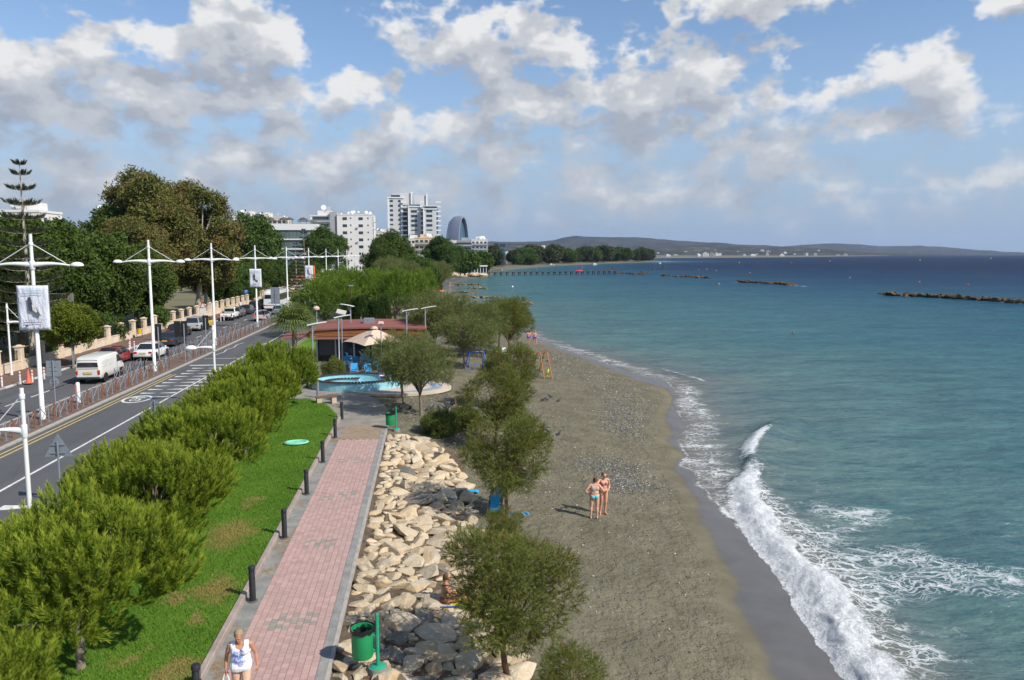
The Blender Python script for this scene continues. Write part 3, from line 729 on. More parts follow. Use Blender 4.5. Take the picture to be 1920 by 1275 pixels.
# ------------------------------------------------------------------ vegetation
def leaf_mat(name, a, b, tip=None, trans=.25, nscale=1.3, rough=.6, rust=None):
    m, nt, out = new_mat(name); co = nt.coord('Object'); geo = nt.new('ShaderNodeNewGeometry')
    ri = geo.outputs['Random Per Island']; oi = nt.new('ShaderNodeObjectInfo').outputs['Random']
    f = nt.math('ADD', nt.math('MULTIPLY', nt.rng(nt.noise(co, nscale, 3), .32, .68), .6), nt.math('MULTIPLY', ri, .4))
    c = nt.mix(f, a, b)
    if tip is not None: c = nt.mix(nt.math('MULTIPLY', nt.attr('tip'), nt.rng(nt.noise(co, nscale * 2.2, 2), .35, .65, .25, .95)), c, tip)
    if rust is not None: c = nt.mix(nt.rng(nt.noise(nt.vec('ADD', co, (7, 3, 1)), nscale * .9, 3), .52, .70, 0, .75), c, rust)
    c = nt.mix(nt.rng(oi, 0, 1, 0, .5), c, nt.mix(1, c, (.72, .8, .7), 'MULTIPLY'))
    p = principled(nt, None, c, rough, 0, None, .25); tr = nt.new('ShaderNodeBsdfTranslucent'); nt.put(tr.inputs[0], nt.mix(1, c, (1.1, 1.25, .6), 'MULTIPLY'))
    ms = nt.new('ShaderNodeMixShader'); ms.inputs[0].default_value = trans
    nt.l.new(p.outputs[0], ms.inputs[1]); nt.l.new(tr.outputs[0], ms.inputs[2]); nt.l.new(ms.outputs[0], out.inputs[0])
    return m
M_PINE = leaf_mat('pine_needles', (.070, .128, .012), (.165, .245, .018), (.50, .54, .06), .28, 1.6)
M_PINE2 = leaf_mat('stone_pine_needles', (.06, .12, .018), (.13, .205, .022), (.27, .36, .04), .22, .8)
M_TAM = leaf_mat('tamarisk_sprigs', (.10, .118, .024), (.22, .235, .05), None, .28, 1.2, rust=(.22, .145, .04))
M_TAM2 = leaf_mat('grey_tamarisk_sprigs', (.13, .155, .05), (.215, .235, .08), None, .25, 1.2, rust=(.20, .17, .06))
M_DARK = leaf_mat('dark_ficus_leaves', (.034, .062, .011), (.11, .155, .022), None, .25, .35)
M_EUC = leaf_mat('eucalyptus_leaves', (.105, .115, .03), (.215, .205, .055), None, .28, .35, rust=(.26, .155, .065))
M_MID = leaf_mat('mid_green_leaves', (.045, .085, .015), (.105, .165, .03), None, .22, .5)
M_YEL = leaf_mat('yellow_green_leaves', (.09, .125, .012), (.19, .215, .02), None, .25, 1.0)
M_HEDGE = leaf_mat('hedge_leaves', (.09, .125, .025), (.19, .22, .055), None, .2, 3.0, rust=(.16, .12, .04))
M_NORF = leaf_mat('norfolk_needles', (.030, .048, .020), (.070, .085, .032), None, .12, .6, rust=(.10, .07, .035))
M_PALM = leaf_mat('palm_leaf', (.11, .14, .04), (.22, .26, .08), None, .3, 1.0)
BARK = mat('grey_brown_bark', (.17, .125, .085), .95, .35, 4, bump=.7, bscale=14, col2=(.22, .18, .14))
BARK_P = mat('pale_bark', (.36, .31, .25), .95, .3, 2.5, bump=.5, bscale=12)
BARK_R = mat('red_brown_bark', (.16, .085, .05), .95, .35, 3, bump=.6, bscale=14)
def tri_blade(pts):
    "list of (base, tip, side-vector) to single triangles"
    V = []; tip = []
    for b, t, s in pts: V += [np.asarray(b) - s, np.asarray(b) + s, np.asarray(t)]; tip += [0, 0, 1]
    return np.array(V, float), np.arange(len(V)).reshape(-1, 3), np.array(tip, float)
def perp(d, r):
    v = np.cross(d, r.normal(size=3)); return v / (np.linalg.norm(v) + 1e-9)
def t_pine(seed, n=46, L=.42, nl=.13, w=.0095):
    r = np.random.default_rng(seed); out = []; hs = []
    for i in range(n):
        t = (i + r.random()) / n; a = r.random() * 2 * PI; tilt = lerp(.95, .22, t) * r.uniform(.85, 1.15)
        d = np.array([math.cos(a) * math.sin(tilt), math.sin(a) * math.sin(tilt), math.cos(tilt)])
        b = np.array([0, 0, L * t * .85]); l = nl * r.uniform(.75, 1.2)
        out.append((b, b + d * l, perp(d, r) * w)); hs += [t * .5] * 2 + [t * .6 + .4]
    V, T, _ = tri_blade(out); return V, T, np.array(hs)
def t_plume(seed, n=22, L=.42, nl=.16, w=.0075, droop=0.):
    r = np.random.default_rng(seed); out = []
    for i in range(n):
        t = (i + r.random()) / n; a = r.random() * 2 * PI; tilt = lerp(.8, .35, t)
        d = np.array([math.cos(a) * math.sin(tilt), math.sin(a) * math.sin(tilt), math.cos(tilt)])
        b = np.array([0, droop * t * t * L, L * t]); out.append((b, b + d * nl * r.uniform(.6, 1.3), perp(d, r) * w))
    return tri_blade(out)
def t_leaves(seed, n=7, R=.22, l=.16, w=.075, hang=0.):
    r = np.random.default_rng(seed); V = []; T = []
    for i in range(n):
        c = r.normal(size=3) * R * .6; d = r.normal(size=3) + np.array([0, 0, .3 - hang * 3]); d /= np.linalg.norm(d); s = perp(d, r)
        nrm = np.cross(d, s) * l * .18
        b = len(V); ll = l * r.uniform(.7, 1.25)
        V += [c, c + d * ll * .5 + s * w + nrm, c + d * ll, c + d * ll * .5 - s * w + nrm]; T += [(b, b + 1, b + 2), (b, b + 2, b + 3)]
    return np.array(V), np.array(T), np.zeros(len(V))
def scatter(templates, pos, dirs, scl, rng, cent=None):
    "place templates (their +Z along dirs) and weld everything into one array mesh"
    n = len(pos); k = len(templates); which = rng.integers(0, k, n)
    d = dirs / (np.linalg.norm(dirs, axis=1, keepdims=True) + 1e-9)
    a = rng.normal(size=(n, 3)); x = np.cross(a, d); x /= np.linalg.norm(x, axis=1, keepdims=True) + 1e-9; y = np.cross(d, x)
    Vs, Ts, Hs = [], [], []; off = 0
    for j, (V, T, H) in enumerate(templates):
        m = which == j; c = int(m.sum())
        if not c: continue
        P = (x[m][:, None, :] * V[None, :, 0:1] + y[m][:, None, :] * V[None, :, 1:2] + d[m][:, None, :] * V[None, :, 2:3]) * scl[m][:, None, None] + pos[m][:, None, :]
        Vs.append(P.reshape(-1, 3)); Ts.append((T[None] + (np.arange(c) * len(V))[:, None, None]).reshape(-1, 3) + off); Hs.append(np.tile(H, c)); off += c * len(V)
    return np.concatenate(Vs), np.concatenate(Ts), np.concatenate(Hs)
def sph(rng, n):
    v = rng.normal(size=(n, 3)); return v / np.linalg.norm(v, axis=1, keepdims=True)
def make_tree(name, seed, h, rx, rz, zc, nclump, cr, per, tmpl, leaf, bark, trunk_r=.12, out=.7, up=.5, rnd=.35, scl=(.8, 1.2), lean=(0, 0), fork=None, ry=None, flat=0., hang=0., shell=.55, limbs=None, inner=.12, gap=.62):
    """trunk with limbs and a crown of clumps. h trunk top, rx/ry/rz crown half sizes round height zc."""
    r = np.random.default_rng(seed); ry = ry or rx
    cc = []
    tries = 0
    while len(cc) < nclump and tries < nclump * 60:
        tries += 1
        v = sph(r, 1)[0] * (r.random() ** .34)
        if flat and v[2] < -flat: continue
        if len(cc) > 3 and np.linalg.norm(v) < shell and r.random() > inner * 3: continue
        c = np.array([v[0] * rx, v[1] * ry, v[2] * rz + zc]) + np.array([lean[0], lean[1], 0])
        if any(np.linalg.norm(c - q) < cr * gap for q, _ in cc): continue
        cc.append((c, cr * r.uniform(.65, 1.25)))
    P, D = [], []
    ctr = np.array([lean[0], lean[1], zc])
    for c, q in cc:
        n = int(per * (q / cr) ** 2); v = sph(r, n)
        o = (c - ctr) / np.array([rx, ry, rz]); o = o / (np.linalg.norm(o) + .2)
        keep = (v @ o > -.45) | (r.random(n) < .3); v = v[keep]; n = len(v)
        rad = q * (r.uniform(.45, 1.0, n) ** .6)
        P.append(c + v * rad[:, None]); D.append(v * out + np.array([0, 0, up - hang]) + o * .35 + r.normal(size=(n, 3)) * rnd)
    P = np.concatenate(P); D = np.concatenate(D)
    V, T, H = scatter(tmpl, P, D, r.uniform(scl[0], scl[1], len(P)), r)
    crown = np_mesh(name + '_crown', V, T, False, {'tip': H}); crown.materials.append(leaf)
    tb = MB(); base = Vector((0, 0, -.15)); top = Vector((lean[0], lean[1], h))
    bend = Vector((r.normal() * .06 * h, r.normal() * .06 * h, 0))
    tb.tube([base + Vector((0, 0, 0)), base.lerp(top, .06), base.lerp(top, .35) + bend * .7, base.lerp(top, .7) + bend, top], [trunk_r * 1.7, trunk_r * 1.15, trunk_r, trunk_r * .85, trunk_r * .6], 9)
    step = max(1, len(cc) // (limbs or 16))
    for i, (c, q) in enumerate(cc[::step]):
        c = Vector(c); t0 = r.uniform(.6, .98); s = base.lerp(top, t0) + bend * (1 - abs(t0 - .7)); mid = s.lerp(c, .5) + Vector((r.normal() * .12, r.normal() * .12, .12 * (c - s).length))
        tb.tube([s, mid, c], [trunk_r * .45, trunk_r * .28, trunk_r * .08], 6)
    trunk = tb.mesh(name + '_trunk', smooth=True); trunk.materials.append(bark)
    return trunk, crown
TREE_SRC = {}
def tree(kind, name, label, loc, s=1., rz=0., group=None, cat='tree', sz_=None):
    trunk, crown = TREE_SRC[kind]
    t = thing(name, label, cat, loc, rz, group, (s, s, (sz_ or s)))
    obj('trunk', trunk, None, t); obj('crown', crown, None, t)
    return t
PT = [t_pine(i, 62, .34, .125, .0085) for i in range(5)]
for k in range(4):
    TREE_SRC['pine%d' % k] = make_tree('young_pine', 100 + k, 1.55, 1.75 + .15 * (k % 2), 1.12, 2.25, 34, .56, 58, PT, M_PINE, BARK, .085, .38, .95, .2, (.85, 1.3), flat=.8)
PT2 = [t_pine(i + 20, 26, .5, .2, .016) for i in range(4)]
for k in range(3):
    TREE_SRC['stone%d' % k] = make_tree('round_pine', 130 + k, 2.6, 3.4, 1.9, 3.9, 44, .95, 46, PT2, M_PINE2, BARK, .16, .6, .6, .3, (.9, 1.4), flat=.6)
TM = [t_plume(i, 20, .25, .10, .0062) for i in range(5)]
for k in range(4):
    TREE_SRC['tam%d' % k] = \
        make_tree('tamarisk', 160 + k, 1.7, 1.4, 1.5, 2.75, 21, .50, 215, TM, M_TAM, BARK_R, .075, .6, .35, .7, (.7, 1.3), flat=.8, inner=.25, gap=1.12)
for k in range(2):
    TREE_SRC['umb%d' % k] = make_tree('spreading_tamarisk', 180 + k, 1.75, 2.0, 1.15, 2.55, 34, .52, 140, TM, M_TAM2, BARK, .085, .6, .2, .7, (.8, 1.4), flat=.5, lean=(.1, .1), limbs=22, inner=.2, gap=.85)
LV = [t_leaves(i, 7, .34, .30, .085) for i in range(5)]
for k in range(4):
    TREE_SRC['ficus%d' % k] = make_tree('dark_tree', 200 + k, 4.6, 4.2, 4.4, 6.6, 60, 1.35, 120, LV, M_DARK, BARK, .3, .5, .5, .5, (.8, 1.4), flat=.85)
for k in range(3):
    TREE_SRC['mid%d' % k] = make_tree('green_tree', 220 + k, 3.6, 3.2, 3.6, 5.0, 50, 1.1, 110, LV, M_MID, BARK, .22, .5, .5, .5, (.7, 1.2), flat=.85)
HV = [t_leaves(i + 40, 9, .45, .42, .06, hang=.55) for i in range(5)]
for k in range(2):
    TREE_SRC['euc%d' % k] = make_tree('eucalyptus', 240 + k, 7.0, 4.8, 6.2, 10.0, 46, 1.5, 130, HV, M_EUC, BARK_P, .34, .5, .2, .5, (.8, 1.5), flat=.95, hang=.4, inner=.15, limbs=26, gap=.9)
LVY = [t_leaves(i + 60, 8, .16, .13, .04) for i in range(4)]
TREE_SRC['globe'] = make_tree('globe_tree', 260, 2.5, 1.75, 1.45, 3.5, 60, .55, 90, LVY, M_YEL, BARK, .09, .7, .4, .3, (.8, 1.3), shell=.3)
LVH = [t_leaves(i + 80, 8, .07, .055, .018) for i in range(4)]
TREE_SRC['bush'] = make_tree('clipped_bush', 270, .35, .95, .52, .55, 60, .3, 120, LVH, M_HEDGE, BARK, .05, .8, .3, .2, (.8, 1.2), shell=.3)
LVF = [t_leaves(i + 90, 6, .8, .75, .3) for i in range(4)]
for k in range(3):
    TREE_SRC['far%d' % k] = make_tree('far_tree', 280 + k, 4, 4.6, 3.6, 5.6, 34, 1.7, 60, LVF, M_MID, BARK, .35, .5, .5, .5, (.8, 1.4), flat=.8, limbs=5)
for k in range(2):
    TREE_SRC['fardark%d' % k] = make_tree('far_dark_tree', 290 + k, 4, 5.2, 4.6, 6.4, 40, 1.9, 64, LVF, leaf_mat('grey_green_leaves%d' % k, (.045, .06, .022), (.09, .105, .04), None, .2, .3, rust=(.10, .085, .045)), BARK, .35, .5, .5, .5, (.8, 1.4), flat=.8, limbs=5)
LVO = [t_leaves(i + 95, 7, .22, .2, .05) for i in range(4)]
TREE_SRC['shrub'] = make_tree('leafy_shrub', 300, .8, 1.0, .9, 1.15, 26, .42, 60, LVO, M_MID, BARK, .05, .6, .5, .4, (.7, 1.2))
def cyp_mesh():
    r = np.random.default_rng(5); n = 900; z = r.random(n) * 4.2 + .2; rad = .62 * np.sin(np.clip((z - .1) / 4.6, 0, 1) * PI * .9 + .25); a = r.random(n) * 2 * PI
    P = np.stack([np.cos(a) * rad * .9, np.sin(a) * rad * .9, z], -1); D = np.stack([np.cos(a) * .35, np.sin(a) * .35, np.ones(n)], -1)
    V, T, H = scatter([t_plume(i + 9, 16, .5, .2, .016) for i in range(3)], P, D, r.uniform(.8, 1.2, n), r)
    c = np_mesh('cypress_crown', V, T, False, {'tip': H}); c.materials.append(leaf_mat('cypress_needles', (.03, .065, .012), (.07, .115, .022)))
    t = MB().tube([(0, 0, -.1), (0, 0, 3.6)], [.1, .03], 7).mesh('cypress_trunk'); t.materials.append(BARK)
    return t, c
TREE_SRC['cypress'] = cyp_mesh()
def norfolk():
    r = np.random.default_rng(8); H = 20.5; tb = MB(); tb.tube([(0, 0, -.2), (0, 0, 8), (0, 0, H)], [.32, .22, .03], 9)
    P, D, S = [], [], []
    z = 3.4; k = 0
    while z < H - .25:
        f = (H - z) / H; R = 4.4 * f ** .75 * r.uniform(.9, 1.08) + .25; nb = 6 if z < 17 else 5
        for j in range(nb):
            a = 2 * PI * j / nb + k * .5 + r.normal() * .08; pr = Vector((0, 0, z)); pts = []
            for t in np.linspace(0, 1, 6): pts.append(Vector((math.cos(a) * R * t, math.sin(a) * R * t, z - .05 * R * math.sin(t * PI * .8) + .20 * R * t * t)))
            tb.tube(pts, [.05 * (.4 + f), .04 * (.4 + f), .03 * (.4 + f), .025 * (.4 + f), .015, .008], 5)
            m = int(12 + R * 22)
            for t in np.sqrt(r.random(m)) * .98:
                i = min(int(t * 5), 4); q = pts[i].lerp(pts[i + 1], t * 5 - i); sd = r.choice([-1, 1]) * r.random() ** .7 * .55 * math.sin(max(t, .15) * PI * .85) * min(1, R / 2)
                q = q + Vector((-math.sin(a), math.cos(a), 0)) * sd; P.append(q[:]); D.append((math.cos(a) * .6 - math.sin(a) * sd * .8, math.sin(a) * .6 + math.cos(a) * sd * .8, .95)); S.append(r.uniform(.7, 1.2))
        z += lerp(.75, 1.45, min(1, (z / 15))) if z < 15.5 else (1.5 if z < 18 else 1.0); k += 1
    V, T, Hh = scatter([t_plume(i + 70, 12, .42, .16, .022) for i in range(4)], np.array(P), np.array(D), np.array(S), r)
    c = np_mesh('norfolk_crown', V, T, False, {'tip': Hh}); c.materials.append(M_NORF)
    t = tb.mesh('norfolk_trunk', smooth=True); t.materials.append(BARK_P)
    return t, c
TREE_SRC['norfolk'] = norfolk()
def fan_palm(name, label, loc, h=2.4, n=26, R=1.15, seed=3, rz=0):
    r = random.Random(seed); t = thing(name, label, 'palm tree', loc, rz)
    MB().tube([(0, 0, -.1), (.04, 0, h * .5), (0, 0, h)], [.24, .2, .17], 10).build('trunk', BARK, t, True)
    for i in range(n):
        a = i * 2.4 + r.uniform(-.2, .2); el = lerp(1.45, -.3, (i / n) ** .8); ls = lerp(.55, .95, i / n)
        d = Vector((math.cos(a) * math.cos(el), math.sin(a) * math.cos(el), math.sin(el)))
        p0 = Vector((0, 0, h)); p1 = p0 + d * ls + Vector((0, 0, -.06))
        mb = MB(); mb.tube([p0, p0.lerp(p1, .5) + Vector((0, 0, .05)), p1], [.022, .018, .014], 5)
        x, y, _ = frame(d); nb = 22
        for k in range(nb):
            f = lerp(-1.9, 1.9, k / (nb - 1)); dd = d * math.cos(f) + x * math.sin(f); L = R * lerp(1, .62, abs(f) / 1.9) * r.uniform(.9, 1.05)
            side = (x * math.cos(f) - d * math.sin(f)) * .045
            e = p1 + dd * L + Vector((0, 0, -.20 * L * L)) ; m = p1 + dd * L * .55
            mb.add([p1, m - side, m + side, e], [(0, 1, 2), (1, 3, 2)])
        mb.build('frond', M_PALM, t)
    return t
def feather_palm(name, label, loc, h=4, n=26, R=2.6, seed=3):
    r = random.Random(seed); t = thing(name, label, 'palm tree', loc)
    MB().tube([(0, 0, -.1), (.05, 0, h * .5), (0, 0, h)], [.3, .24, .22], 10).build('trunk', BARK, t, True)
    for i in range(n):
        a = i * 2.4; el = lerp(1.3, -.1, i / n); mb = MB(); pts = []
        for s in np.linspace(0, 1, 8):
            q = el - 1.3 * s * s; pts.append(Vector((math.cos(a) * R * s * math.cos(el * .8), math.sin(a) * R * s * math.cos(el * .8), h + R * (math.sin(el) * s - .75 * s * s))))
        mb.tube(pts, [.03 - .0035 * j for j in range(8)], 4)
        for s in np.linspace(.15, .99, 30):
            j = min(int(s * 7), 6); p = pts[j].lerp(pts[j + 1], s * 7 - j); d = (pts[j + 1] - pts[j]).normalized(); x = Vector((0, 0, 1)).cross(d).normalized()
            for g in (-1, 1):
                L = .55 * math.sin(min(1, s * 1.1) * PI * .9 + .15) + .1; e = p + x * g * L * .8 + d * L * .5 + Vector((0, 0, -.18)); mb.add([p - d * .03, p + d * .03, e], [(0, 1, 2)])
        mb.build('frond', M_PALM, t)
    return t
# ------------------------------------------------------------------ planting
def ground(px, py, z=0): p = at(px, py, z); return (p.x, p.y, z)
PINES = [  # x, y, kind, scale, turn, label
    (-8.1, 13.1, 0, .80, .3, 'young bushy pine cut off by the bottom left corner of the picture'),
    (-7.75, 17.0, 1, 1.08, 1.2, 'large young pine on its bare trunk, nearest the walking woman on the lawn'),
    (-9.1, 18.6, 2, .88, 2.2, 'young pine at the left edge of the picture beside the roadside lamp'),
    (-8.3, 23.3, 3, 1.05, .7, 'second young pine from the bottom in the lawn row, below the triangular sign'),
    (-9.5, 24.6, 0, .9, 4.2, 'young pine by the road edge just below the triangular sign plate'),
    (-8.2, 29.6, 2, 1.02, 5.1, 'young pine in mid row whose foot touches the lawn, left of the mint-green ring'),
    (-9.7, 30.6, 1, .9, 2.9, 'young pine at the road edge below the painted speed roundel'),
    (-8.4, 35.4, 0, .98, .2, 'bushy young pine reaching the lawn behind the mint-green ring'),
    (-9.8, 36.4, 3, .92, 3.3, 'young pine at the road edge hiding the round sign back'),
    (-8.5, 41.0, 1, 1.0, 4.4, 'young pine left of the curve of the grey pavement'),
    (-9.9, 42.0, 2, 1.0, 1.9, 'young pine beside the low lamp with a single arm, far end of the lawn'),
    (-9.0, 46.5, 3, 1.15, 5.7, 'tall young pine at the far end of the lawn, in front of the fan palm'),
]
for x, y, k, s, a, lab in PINES: tree('pine%d' % k, 'pine_tree', lab, (x, y, .2), s, a, 'young pines in a row on the lawn', sz_=s * .9)
TAM = [
    (onsand(958, 1288), 1, 1.02, .4, 'large spreading tamarisk in the foreground, beside the sunbathing woman'),
    (onsand(1075, 1390), 0, .55, 2.0, 'tamarisk cut off by the bottom edge of the picture below the large one'),
    (onsand(948, 1050), 2, .42, 1.1, 'small tamarisk sapling between the foreground tamarisk and the blue towel'),
    (onsand(951, 970), 3, 1.0, 3.1, 'upright tamarisk standing over the blue towel on the beach'),
    (onsand(925, 842), 0, 1.12, 4.0, 'tamarisk on the sand behind the one with the blue towel'),
    (onsand(952, 772), 2, 1.05, 5.2, 'tamarisk just left of the wooden climbing frame'),
]
for p, k, s, a, lab in TAM: tree('tam%d' % k, 'tamarisk_tree', lab, p, s, a, 'tamarisks on the beach', sz_=s * (.86 if k < 2 else .95))
for (px, py, k, s, a, lab) in ((758, 757, 0, 1.0, 1.0, 'grey-green spreading tree with a leaning trunk in front of the blue basin'), (790, 779, 1, .95, 2.4, 'grey-green tree with a thin trunk next to the leaning one by the basin')):
    tree('umb%d' % k, 'spreading_tree', lab, onsand(px, py), s, a, 'grey-green spreading trees', sz_=s * 1.15)
UMB = [(872, 690, 0, 1.15, 'spreading tree shading the blue swing'), (905, 672, 1, 1.3, 'spreading tree beside the person in the white chair'), (818, 662, 0, 1.5, 'dense grey-green tree behind the terrace with the blue chairs'),
       (935, 655, 1, 1.35, 'brownish tree at the edge of the sand left of the two bathers'), (815, 668, 1, 1.3, 'grey-green tree at the right end of the cafe roof')]
for px, py, k, s, lab in UMB: tree('umb%d' % k, 'spreading_tree', lab, onsand(px, py), s, px * .1, 'grey-green spreading trees')
tree('tam1', 'tamarisk_tree', 'tall brownish tamarisk nearest the waterline walkers', onsand(958, 668), 1.35, 2.2, 'tamarisks on the beach')
# clipped bushes
for px, py, s, lab in ((828, 815, 1.05, 'low clipped bush on the sand beside the green litter bin'), (872, 800, .9, 'low clipped bush half hidden behind the tamarisk'), ):
    tree('bush', 'clipped_bush', lab, onsand(px, py), s, px, None, 'bush')
tree('bush', 'clipped_bush', 'round green bush at the left end of the blue basin', ground(627, 708, .06), .85, 1., None, 'bush', 1.2)
# round pines, cypresses and others behind the cafe
for i, (px, y, k, s, lab) in enumerate(((612, 88, 0, 1.05, 'leftmost of the big round pines behind the cafe'), (668, 98, 1, 1.15, 'broad round pine behind the middle of the cafe roof'), (738, 92, 2, 1.1, 'bright green round pine right of the cafe roof'),
                                         (700, 112, 0, 1.1, 'round pine behind the other round pines, below the tower'), (640, 118, 2, 1.1, 'round pine in the second row behind the cafe'), (770, 118, 1, 1.1, 'round pine nearest the orange roofed kiosk'))):
    b = aty(px, 560, y); tree('stone%d' % k, 'round_pine', lab, (b.x, y, 0), s, i * 1.3, 'round pines behind the cafe')
for i, px in enumerate((650, 664, 677, 692, 706, 719)):
    b = aty(px, 560, 80); tree('cypress', 'cypress', ordw(i) + ' cypress from the left in the row behind the cafe roof', (b.x, 80 + (i % 2) * .5, 0), .92 + .06 * (i % 3), i, 'cypresses behind the cafe')
for px, y, k, s, lab in ((800, 150, 'mid0', .85, 'green tree left of the kiosk on the shore'), (775, 165, 'mid1', .95, 'green tree behind the kiosk, below the peach building'), (815, 195, 'mid2', .75, 'low tree at the head of the rocky shore'), (790, 215, 'far0', .8, 'bushy tree below the round dark trees'),
                         (735, 180, 'umb0', 2.2, 'brownish shrubby tree behind the round pines'), (760, 140, 'umb1', 2.0, 'grey-green shrubby tree near the shore path'), (820, 175, 'umb1', 1.9, 'grey-green shrub nearest the rocky beach'),
                         (738, 230, 'ficus0', 1.35, 'large dark tree in front of the white tower'), (715, 222, 'ficus2', 1.05, 'dark tree at the left foot of the large dark tree'), (825, 300, 'mid1', 1.75, 'large round green tree in front of the peach building'), (845, 310, 'mid2', 1.5, 'round green tree touching the glass office block'),
                         (872, 340, 'far1', 1.05, 'green tree behind the jetty cafe'), (905, 380, 'far2', 1.0, 'green tree at the foot of the white flats'), (612, 250, 'mid0', 1.9, 'tall round tree in front of the white apartment block'), (478, 190, 'mid1', 2.05, 'tall bright green tree left of the glass hotel'), (455, 200, 'mid2', 1.5, 'green tree at the left foot of the tall bright green one')):
    b = aty(px, 560, y); tree(k, 'green_tree', lab, (b.x, y, 0), s, px, 'trees along the shore road')
b = aty(573, 560, 175); tree('norfolk', 'norfolk_pine', 'small dark tiered conifer in front of the glass hotel', (b.x, 175, 0), .72, 0, None, 'tree')
for px, y, s, lab in ((557, 150, .55, 'dark pointed conifer beside the small red tiled roof'),): b = aty(px, 560, y); tree('norfolk', 'norfolk_pine', lab, (b.x, y, 0), s, 1, None, 'tree')
# left side of the road
LEFT = [(-39.5, 60, 'ficus0', .95, 'dark tree at the left edge behind the banner pole'), (-41, 68, 'ficus1', 1.02, 'dark tree behind the trunk of the tall tiered pine'), (-40, 75, 'ficus2', 1.0, 'dark tree behind the clipped globe tree'), (-42, 84, 'ficus3', 1.12, 'dark tree rising behind the black slatted board'),
        (-39.2, 86, 'ficus0', 1.05, 'dark tree behind the green traffic light'), (-37.4, 93, 'ficus1', 1.05, 'dark tree behind the second lamp mast'), (-44, 98, 'ficus2', 1.15, 'dark tree in the second row left of the eucalyptus'), (-46, 80, 'ficus3', 1.05, 'dark tree farthest back at the left edge'),
        (-39, 112, 'euc0', 1.2, 'tall brown-green eucalyptus, the highest tree left of the road'), (-35.4, 122, 'euc1', 1.22, 'drooping eucalyptus right of the highest tree'), (-43, 112, 'ficus0', 1.3, 'dark green tree top joining the eucalyptus'), (-35.2, 127, 'euc1', .8, 'lower eucalyptus beside the parked pickup'), (-37.5, 104, 'euc1', .85, 'brownish eucalyptus behind the third lamp mast'), (-36, 99, 'ficus3', .9, 'dark tree below the highest eucalyptus'),
        (-35.5, 138, 'mid0', 1.0, 'green roadside tree beyond the parked cars'), (-35.3, 150, 'mid2', .9, 'green roadside tree beside the coach'), (-35.5, 165, 'ficus1', .8, 'dark roadside tree left of the coach'), (-34.8, 185, 'mid1', .85, 'roadside tree behind the coach'), (-34, 205, 'mid0', .8, 'roadside tree in front of the glass hotel'),
        (-33.5, 228, 'mid2', .8, 'roadside tree below the white apartment block'), (-33, 146, 'mid1', .7, 'small roadside tree behind the dark parked cars')]
for x, y, k, s, lab in LEFT: tree(k, {'f': 'dark_tree', 'e': 'eucalyptus_tree', 'm': 'green_tree'}[k[0]], lab, (x, y, 0), s, x + y, 'trees behind the boundary wall')
p = at(30, 684); tree('norfolk', 'norfolk_pine', 'tall tiered pine with whorled branches at the left edge', (p.x + .9, p.y + 1, 0), .83, .3, None, 'tree')
p = at(142, 690); tree('globe', 'globe_tree', 'clipped yellow-green globe tree on the far pavement', (p.x - .2, p.y, .1), 1.15, .5, None, 'tree', 1.0)
for i, (x, y, s, k, lab) in enumerate(((-33.6, 54.5, .9, 'shrub', 'yellow-green shrub at the foot of the black slatted board'), (-33.4, 70.5, .9, 'shrub', 'shrub behind the yellow bin'), (-33.6, 77, 1.1, 'shrub', 'leafy shrub behind the boundary wall near the second lamp mast'),
                                   (-33.8, 85, 1.3, 'shrub', 'shrub behind the parked black car'), (-33.5, 50, 1.0, 'shrub', 'shrub left of the clipped globe tree'), (-33.6, 98, 1.3, 'shrub', 'shrub by the yellow car'))):
    tree(k, 'leafy_shrub', lab, (x, y, 0), s, i, 'shrubs along the boundary wall', 'shrub')
feather_palm('feather_palm', 'feather palm behind the black slatted board', (-36.0, 77.5, 0), 4.2, 24, 3.0, 4)
b = aty(550, 600, 62); fan_palm('fan_palm', 'fan palm with broad fronds above the pines at the road edge', (b.x, 62, 0), 4.0, 34, 1.75, 5)
b = aty(660, 632, 66); 
for i, (px, py, s, lab) in enumerate(((635, 660, .8, 'variegated shrub beside the folded parasol'),)):
    tree('shrub', 'terrace_shrub', lab, ground(px, py, .06), s, i, None, 'shrub')
# ------------------------------------------------------------------ rock revetment beside the path
def rock_mesh(seed, flat=.6):
    import bmesh
    r = np.random.default_rng(seed); bm = bmesh.new(); bmesh.ops.create_icosphere(bm, subdivisions=2 if seed % 2 else 3, radius=1)
    V = np.array([v.co[:] for v in bm.verts]); n0 = r.random(3) * 9
    V *= (1 + .34 * (fbm(V[:, 0] * 1.3 + n0[0] + V[:, 2], V[:, 1] * 1.3 + n0[1] - V[:, 2] * .7, seed, 2) - .5))[:, None]
    for k in range(13):                                   # broken faces
        n = sph(r, 1)[0]; d = r.uniform(.42, .74); q = V @ n - d; V = V - np.where(q > 0, q * .98, 0)[:, None] * n
    V *= np.array([.82, .66, .62 * flat])
    for v, p in zip(bm.verts, V): v.co = p
    me = bpy.data.meshes.new('rock'); bm.to_mesh(me); bm.free()
    for p in me.polygons: p.use_smooth = True
    me.set_sharp_from_angle(angle=math.radians(19))
    return me
